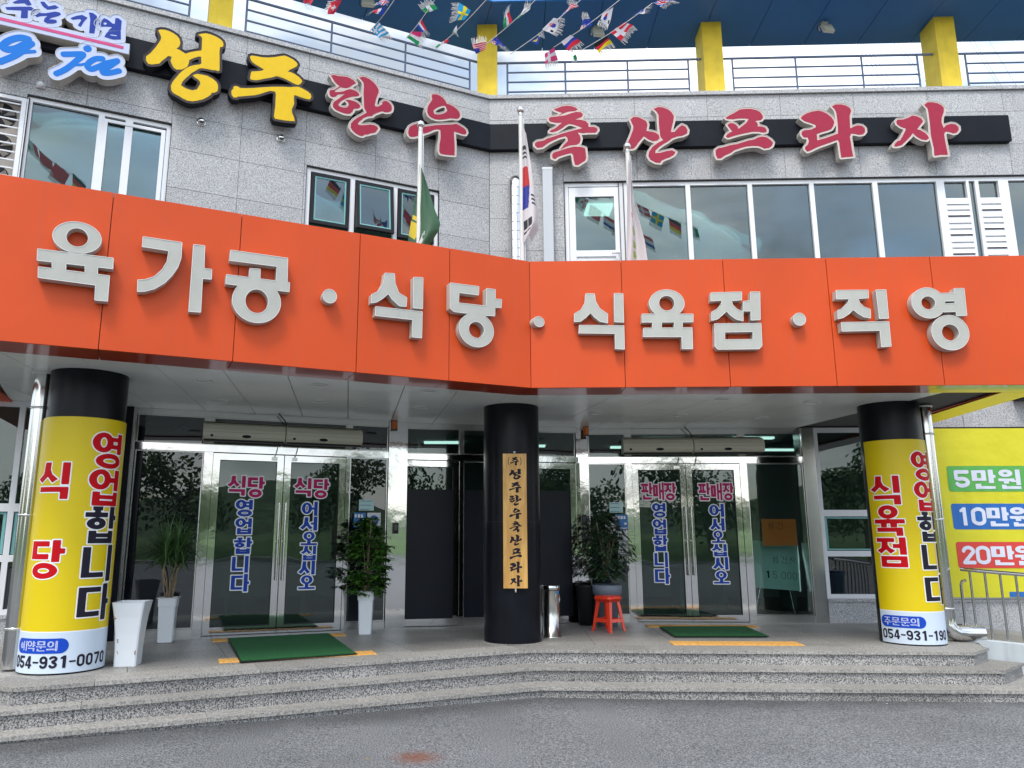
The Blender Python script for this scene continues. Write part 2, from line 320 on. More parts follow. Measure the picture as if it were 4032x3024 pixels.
def sd_line(pts,w,X,Y):
    d=np.full(X.shape,1e9)
    for i in range(len(pts)-1):
        a,b=np.array(pts[i]),np.array(pts[i+1]); e=b-a; L2=max(e@e,1e-12); t=np.clip(((X-a[0])*e[0]+(Y-a[1])*e[1])/L2,0,1)
        d=np.minimum(d,np.hypot(X-a[0]-t*e[0],Y-a[1]-t*e[1]))
    return d-w
def smoothpath(pts,n=4):
    P=[np.array(p) for p in pts]
    if len(P)<3: return pts
    out=[]
    for i in range(len(P)-1):
        p0,p1,p2,p3=P[max(i-1,0)],P[i],P[i+1],P[min(i+2,len(P)-1)]
        for k in range(n):
            t=k/n; out.append(.5*((2*p1)+(-p0+p2)*t+(2*p0-5*p1+4*p2-p3)*t*t+(-p0+3*p1-3*p2+p3)*t**3))
    out.append(P[-1]); return out
class Field:
    def __init__(s,adds,subs,bbox,cell,rough=0):
        x0,x1,y0,y1=bbox; s.xs=np.arange(x0,x1+cell,cell); s.ys=np.arange(y0,y1+cell,cell)
        X,Y=np.meshgrid(s.xs,s.ys); F=np.full(X.shape,1e9)
        for k in adds: F=np.minimum(F,s.sh(k,X,Y))
        for k in subs: F=np.maximum(F,-s.sh(k,X,Y))
        s.clean=F.copy()
        if rough:
            nz=np.sin(X*211+Y*97)*np.sin(X*173-Y*241+1.3)+.6*np.sin(X*401+2)*np.sin(Y*377)
            low=np.clip((s.ys.mean()-Y)/(s.ys[-1]-s.ys[0])*2+.45,0,1); F=F+rough*np.maximum(nz,0)*low
        s.F=F
    def sh(s,k,X,Y):
        if k[0]=='p': return sd_poly(k[1],X,Y)
        if k[0]=='o': return sd_ring(k[1],X,Y)
        if k[0]=='l': return sd_line(k[1],k[2],X,Y)
    def at(s,lev=0,clean=False):
        F=((s.clean if clean else s.F)-lev).copy(); F[np.abs(F)<1e-7]=1e-7; F[0,:]=F[-1,:]=1e3; F[:,0]=F[:,-1]=1e3; return F,s.xs,s.ys
    def loops(s,lev=0,clean=False):
        F=(s.clean if clean else s.F)-lev; F=F.copy(); F[np.abs(F)<1e-7]=1e-7; F[0,:]=F[-1,:]=1e3; F[:,0]=F[:,-1]=1e3
        I=F<0; ny,nx=F.shape; cells=np.argwhere((I[:-1,:-1]!=I[1:,:-1])|(I[:-1,:-1]!=I[:-1,1:])|(I[1:,1:]!=I[1:,:-1])|(I[1:,1:]!=I[:-1,1:]))
        xs,ys=s.xs,s.ys; nxt={}; pos={}
        def ed(kind,j,i):
            key=(kind,j,i)
            if key not in pos:
                if kind==0: a,b=F[j,i],F[j,i+1]; t=a/(a-b); pos[key]=(xs[i]+t*(xs[i+1]-xs[i]),ys[j])
                else: a,b=F[j,i],F[j+1,i]; t=a/(a-b); pos[key]=(xs[i],ys[j]+t*(ys[j+1]-ys[j]))
            return key
        for j,i in cells:
            b=(I[j,i],I[j,i+1],I[j+1,i+1],I[j+1,i]); e=[ed(0,j,i) if b[0]!=b[1] else None,ed(1,j,i+1) if b[1]!=b[2] else None,ed(0,j+1,i) if b[2]!=b[3] else None,ed(1,j,i) if b[3]!=b[0] else None]
            for q in range(4):                      # walk: outside->inside crossing q connects to next inside->outside
                if e[q] is not None and b[q]and not b[(q+1)%4]:
                    p=(q-1)%4
                    while e[p] is None: p=(p-1)%4
                    nxt[e[p]]=e[q] if False else e[q]
        out=[]; nx_=dict(nxt)
        while nx_:
            st=next(iter(nx_)); lp=[]; k=st
            while k in nx_: lp.append(pos[k]); k=nx_.pop(k)
            if len(lp)>3: out.append(simp(lp,(s.xs[1]-s.xs[0])*.13))
        return [l for l in out if len(l)>2]
def simp(lp,tol):
    # closed Douglas-Peucker
    P=np.array(lp); n=len(P); a=0; b=int(np.argmax(((P-P[0])**2).sum(1)))
    def dp(i,j,idx):
        seg=[k%n for k in range(i+1,j)]
        if not seg: return
        A,B=P[i%n],P[j%n]; e=B-A; L=np.hypot(*e)+1e-12; d=np.abs((P[seg,0]-A[0])*e[1]-(P[seg,1]-A[1])*e[0])/L
        k=int(np.argmax(d))
        if d[k]>tol: m=i+1+k; dp(i,m,idx); idx.append(m%n); dp(m,j,idx)
    idx=[a]; dp(a,b,idx); idx.append(b); dp(b,a+n,idx)
    return [tuple(P[i]) for i in idx]
def fill(mb,FL,y,mi,ox=0,oz=0):
    """flat faces looking towards -y (out of the wall); FL = (field values, xs, ys): whole cells merged in runs, edge cells clipped"""
    G,xs,ys=FL; ins=G<0; full=ins[:-1,:-1]&ins[1:,:-1]&ins[:-1,1:]&ins[1:,1:]; anyc=ins[:-1,:-1]|ins[1:,:-1]|ins[:-1,1:]|ins[1:,1:]
    V=[];vid={};fs=[]
    def vt(x,z):
        k=(round(x,5),round(z,5))
        if k not in vid: vid[k]=len(V); V.append((x-ox,y,z-oz))
        return vid[k]
    ny,nx=full.shape
    for j in range(ny):
        if not anyc[j].any(): continue
        i=0
        while i<nx:
            if full[j,i]:
                k=i
                while k<nx and full[j,k]: k+=1
                fs.append((vt(xs[i],ys[j]),vt(xs[k],ys[j]),vt(xs[k],ys[j+1]),vt(xs[i],ys[j+1]))); i=k; continue
            if anyc[j,i]:
                cs=((xs[i],ys[j],G[j,i]),(xs[i+1],ys[j],G[j,i+1]),(xs[i+1],ys[j+1],G[j+1,i+1]),(xs[i],ys[j+1],G[j+1,i])); poly=[]
                for q in range(4):
                    A,Bq=cs[q],cs[(q+1)%4]
                    if A[2]<0: poly.append(vt(A[0],A[1]))
                    if (A[2]<0)!=(Bq[2]<0): t=A[2]/(A[2]-Bq[2]); poly.append(vt(A[0]+t*(Bq[0]-A[0]),A[1]+t*(Bq[1]-A[1])))
                poly=[p for n_,p in enumerate(poly) if p!=poly[n_-1]]
                if len(poly)>2: fs.append(tuple(poly))
            i+=1
    mb.add(V,fs,mi)
def walls(mb,loops,y0,y1,mi,ox=0,oz=0):
    for l in loops:
        n=len(l); mb.add([(p[0]-ox,y0,p[1]-oz) for p in l]+[(p[0]-ox,y1,p[1]-oz) for p in l],[(i,(i+1)%n,n+(i+1)%n,n+i) for i in range(n)],mi)
def jamo(j,b,tx,ty):
    x0,y0,x1,y1=b; w,h=x1-x0,y1-y0; cx=(x0+x1)/2; Rc=lambda a,c,d,e:('p',[(a,c),(d,c),(d,e),(a,e)])
    if j=='ㄱ': return [Rc(x0,y1-ty,x1,y1),Rc(x1-tx,y0,x1,y1)]
    if j=='ㄴ': return [Rc(x0,y0,x0+tx,y1),Rc(x0,y0,x1,y0+ty)]
    if j=='ㄷ': return [Rc(x0,y1-ty,x1,y1),Rc(x0,y0,x0+tx,y1),Rc(x0,y0,x1,y0+ty)]
    if j=='ㅁ': return [Rc(x0,y1-ty,x1,y1),Rc(x0,y0,x0+tx,y1),Rc(x0,y0,x1,y0+ty),Rc(x1-tx,y0,x1,y1)]
    if j=='ㅂ': return [Rc(x0,y0,x0+tx,y1),Rc(x1-tx,y0,x1,y1),Rc(x0,y0,x1,y0+ty),Rc(x0,y0+.48*h,x1,y0+.48*h+ty*.8)]
    if j=='ㅍ': return [Rc(x0,y1-ty,x1,y1),Rc(x0,y0,x1,y0+ty),Rc(x0+.2*w,y0,x0+.2*w+tx*.8,y1),Rc(x1-.2*w-tx*.8,y0,x1-.2*w,y1)]
    if j=='ㄹ': return [Rc(x0,y1-ty*.8,x1,y1),Rc(x1-tx,y0+h/2,x1,y1),Rc(x0,y0+h/2-ty*.4,x1,y0+h/2+ty*.4),Rc(x0,y0,x0+tx,y0+h/2),Rc(x0,y0,x1,y0+ty*.8)]
    if j=='ㅇ': return [('o',(cx,(y0+y1)/2,w/2,h/2,max(w/2-tx,.02),max(h/2-ty,.02)))]
    if j=='ㅎ': return [Rc(cx-.22*w,y1-ty*.75,cx+.22*w,y1),Rc(x0,y1-ty*2.1,x1,y1-ty*1.15),Rc(cx-tx*.4,y1-ty*2,cx+tx*.4,y1-.1*ty),('o',(cx,y0+(h-ty*2.2)/2,w*.42,(h-ty*2.2)/2,max(w*.42-tx,.03),max((h-ty*2.2)/2-ty*.85,.025)))]
    if j=='ㅅ' or j=='ㅈ':
        r=[]; t=y1
        if j=='ㅈ': r.append(Rc(x0,y1-ty,x1,y1)); t=y1-ty*.5
        hh=t-y0
        r.append(('p',[(cx-tx*.5,t),(cx+tx*.5,t),(cx+tx*.45,t-.35*hh),(cx+tx*.1,y0+.3*hh),(x0+tx*.75,y0),(x0-tx*.05,y0+ty*.75),(cx-tx*.7,y0+.42*hh)]))
        r.append(('p',[(cx-tx*.2,y0+.62*hh),(cx+tx*.45,t-.35*hh),(cx+tx*.75,y0+.42*hh),(x1+tx*.05,y0+ty*.75),(x1-tx*.75,y0),(cx,y0+.34*hh)]))
        return r
    if j=='ㅣ': return [Rc(x0,y0,x1,y1)]
    if j=='ㅡ': return [Rc(x0,y0,x1,y1)]
    m=y0+h*.5
    if j=='ㅏ': return [Rc(x0,y0,x0+tx,y1),Rc(x0,m-ty/2,x1,m+ty/2)]
    if j=='ㅑ': return [Rc(x0,y0,x0+tx,y1),Rc(x0,y0+h*.62,x1,y0+h*.62+ty*.8),Rc(x0,y0+h*.25,x1,y0+h*.25+ty*.8)]
    if j=='ㅓ': return [Rc(x1-tx,y0,x1,y1),Rc(x0,m-ty/2,x1,m+ty/2)]
    if j=='ㅕ': return [Rc(x1-tx,y0,x1,y1),Rc(x0,y0+h*.60,x1,y0+h*.60+ty*.85),Rc(x0,y0+h*.24,x1,y0+h*.24+ty*.85)]
    if j=='ㅐ': return [Rc(x0,y0+.04*h,x0+tx*.85,y1-.04*h),Rc(x1-tx*.85,y0,x1,y1),Rc(x0,m-ty/2,x1,m+ty/2)]
    if j=='ㅖ': return [Rc(x0+.45*w-tx*.7,y0+.03*h,x0+.45*w,y1-.03*h),Rc(x1-tx*.75,y0,x1,y1),Rc(x0,y0+h*.58,x0+.45*w,y0+h*.58+ty*.75),Rc(x0,y0+h*.28,x0+.45*w,y0+h*.28+ty*.75)]
    if j=='ㅗ': return [Rc(x0,y0,x1,y0+ty),Rc(cx-tx/2,y0,cx+tx/2,y1)]
    if j=='ㅜ': return [Rc(x0,y1-ty,x1,y1),Rc(cx-tx/2,y0,cx+tx/2,y1)]
    if j=='ㅠ': return [Rc(x0,y1-ty,x1,y1),Rc(x0+.24*w,y0,x0+.24*w+tx,y1),Rc(x1-.24*w-tx,y0,x1-.24*w,y1)]
    raise KeyError(j)
SYL={'식':[('ㅅ',.0,.44,.66,1),('ㅣ',.76,.40,.96,1),('ㄱ',.10,0,.96,.33)],'당':[('ㄷ',.03,.50,.60,.97),('ㅏ',.68,.43,1,1),('ㅇ',.12,0,.86,.41)],
'영':[('ㅇ',0,.44,.60,1),('ㅕ',.5,.42,.96,1),('ㅇ',.12,0,.94,.42)],'업':[('ㅇ',0,.44,.62,1),('ㅓ',.55,.42,.96,1),('ㅂ',.12,0,.96,.38)],
'합':[('ㅎ',0,.38,.64,1),('ㅏ',.70,.40,1,1),('ㅂ',.12,0,.90,.34)],'니':[('ㄴ',.03,.12,.66,.95),('ㅣ',.76,0,.97,1)],'다':[('ㄷ',.02,.12,.64,.92),('ㅏ',.70,0,1,1)],
'어':[('ㅇ',0,.12,.62,.92),('ㅓ',.55,0,.96,1)],'서':[('ㅅ',0,.08,.70,.95),('ㅓ',.60,0,.96,1)],'오':[('ㅇ',.15,.36,.85,1),('ㅗ',0,0,1,.42)],
'십':[('ㅅ',0,.44,.66,1),('ㅣ',.76,.42,.96,1),('ㅂ',.14,0,.96,.37)],'시':[('ㅅ',0,.06,.68,.95),('ㅣ',.76,0,.97,1)],'판':[('ㅍ',0,.42,.64,.95),('ㅏ',.70,.32,1,1),('ㄴ',.12,0,.9,.27)],
'매':[('ㅁ',0,.2,.46,.86),('ㅐ',.54,0,1,1)],'장':[('ㅈ',0,.44,.66,.98),('ㅏ',.70,.42,1,1),('ㅇ',.12,0,.88,.41)],'육':[('ㅇ',.18,.56,.82,1),('ㅠ',0,.28,1,.54),('ㄱ',.08,0,.92,.27)],
'점':[('ㅈ',0,.45,.62,.98),('ㅓ',.56,.42,.96,1),('ㅁ',.12,0,.96,.37)],'만':[('ㅁ',.02,.42,.60,.97),('ㅏ',.70,.30,1,1),('ㄴ',.14,0,.95,.27)],
'원':[('ㅇ',.05,.62,.66,1),('ㅜ',0,.28,.72,.54),('ㅣ',.78,.2,.97,1),('ㅡ',.55,.36,.8,.44),('ㄴ',.14,0,.97,.22)],'예':[('ㅇ',0,.2,.42,.85),('ㅖ',.36,0,1,1)],
'약':[('ㅇ',0,.44,.60,1),('ㅑ',.68,.4,1,1),('ㄱ',.12,0,.9,.33)],'문':[('ㅁ',.12,.6,.88,1),('ㅜ',0,.26,1,.5),('ㄴ',.12,0,.9,.26)],'의':[('ㅇ',.05,.38,.66,.97),('ㅡ',0,.10,.72,.25),('ㅣ',.78,0,.97,1)],
'주':[('ㅈ',.08,.46,.92,1),('ㅜ',0,0,1,.40)],'삼':[('ㅅ',0,.42,.6,1),('ㅏ',.7,.4,1,1),('ㅁ',.15,0,.85,.34)],'겹':[('ㄱ',0,.45,.5,.95),('ㅕ',.55,.4,.96,1),('ㅂ',.15,0,.96,.34)],
'살':[('ㅅ',0,.42,.6,1),('ㅏ',.7,.4,1,1),('ㄹ',.12,0,.88,.36)],'O':[('ㅇ',0,.0,1,1)]}
def arcp(cx,cy,rx,ry,a0,a1,n=14): return [(cx+rx*math.cos(R(a0+(a1-a0)*k/n)),cy+ry*math.sin(R(a0+(a1-a0)*k/n))) for k in range(n+1)]
def chshapes(c,w,h,tk=1.0):
    """shapes of one character in metres inside w x h"""
    if c in SYL:
        out=[]
        for j,a,b,d,e in SYL[c]:
            for s in jamo(j,(a,b,d,e),.185*tk,.125*tk):
                if s[0]=='p': out.append(('p',[(x*w,y*h) for x,y in s[1]]))
                else: q=s[1]; out.append(('o',(q[0]*w,q[1]*h,q[2]*w,q[3]*h,q[4]*w,q[5]*h)))
        return out
    t=.15*w*tk; q=lambda pts:('l',[(x*w,y*h) for x,y in pts],t); e=t/w; f=t/h
    if c=='0': return [q(arcp(.5,1-f-.2,.5-e,.2,0,180)+arcp(.5,f+.2,.5-e,.2,180,360)+[(1-e,1-f-.2)])]
    if c=='1': return [('p',[(.42*w,0),(.80*w,0),(.80*w,h),(.5*w,h),(.15*w,.86*h),(.15*w,.72*h),(.42*w,.76*h)])]
    if c=='2': return [q(arcp(.5,1-f-.22,.5-e,.22,170,0,8)+[(1-e,.68),(e+.08,.16),(e,f)]+[(1-e,f)])]
    if c=='3': return [q(arcp(.48,.75,.5-e,.25-f,160,-80,10)+[(.42,.53)]),q([(.42,.53)]+arcp(.48,.27,.5-e,.27-f,80,-160,10))]
    if c=='4': return [('p',[(.52*w,0),(.84*w,0),(.84*w,h),(.52*w,h)]),('p',[(0,.20*h),(w,.20*h),(w,.34*h),(0,.34*h)]),('p',[(0,.30*h),(.26*w,.30*h),(.70*w,h),(.48*w,h)])]
    if c=='5': return [q([(1-e,1-f),(e,1-f),(e,.56)]),q([(e,.54)]+arcp(.5,.31,.5-e,.31-f,115,-155,12))]
    if c=='7': return [q([(e,1-f),(1-e,1-f),(.70,.55),(.45,f)])]
    if c=='9': return [q(arcp(.5,.68,.5-e,.32-f,0,360,18)),q([(1-e,.68),(1-e,.35)]+arcp(.5,.22+f,.5-e,.22,0,-150,8))]
    if c=='-': return [('p',[(0,.42*h),(w,.42*h),(w,.56*h),(0,.56*h)])]
    if c=='K': return [q([(e,f),(e,1-f)]),q([(1-e,1-f),(e,.5),(1-e,f)])]
    if c=='E': return [q([(1-e,f),(e,f),(e,1-f),(1-e,1-f)]),q([(e,.5),(.85,.5)])]
    if c=='S': return [q(arcp(.5,.74,.5-e,.26-f,20,270,10)+arcp(.5,.26,.5-e,.26-f,90,-160,10))]
    if c=='(': return [('l',[(x*w,y*h) for x,y in arcp(1.1,.5,.8,.5,120,240,8)],.12*w)]
    if c==')': return [('l',[(x*w,y*h) for x,y in arcp(-.1,.5,.8,.5,60,-60,8)],.12*w)]
    raise KeyError(c)
def shift(shapes,dx,dy):
    out=[]
    for s in shapes:
        if s[0]=='p': out.append(('p',[(x+dx,y+dy) for x,y in s[1]]))
        elif s[0]=='l': out.append(('l',[(x+dx,y+dy) for x,y in s[1]],s[2]))
        else: q=s[1]; out.append(('o',(q[0]+dx,q[1]+dy)+tuple(q[2:])))
    return out
def sticker(c,box,par,m_in,m_out,y,border,name='letter',cell=None,tk=1.0,th=.002):
    """flat printed character with an outline, lying in the wall plane at local y"""
    u0,u1,z0,z1=box; w,h=u1-u0,z1-z0; pad=border*2.5+.01; cell=cell or max(w,h)/42
    F=Field(shift(chshapes(c,w,h,tk),u0,z0),[],(u0-pad,u1+pad,z0-pad,z1+pad),cell); mb=MB()
    if border>0:
        lo=F.loops(border); fill(mb,F.at(border),y,1); walls(mb,lo,y,y+th,1)
    li=F.loops(0); fill(mb,F.at(0),y-th,0); walls(mb,li,y-th,y,0)
    return mb.build(name,[m_in,m_out],par)
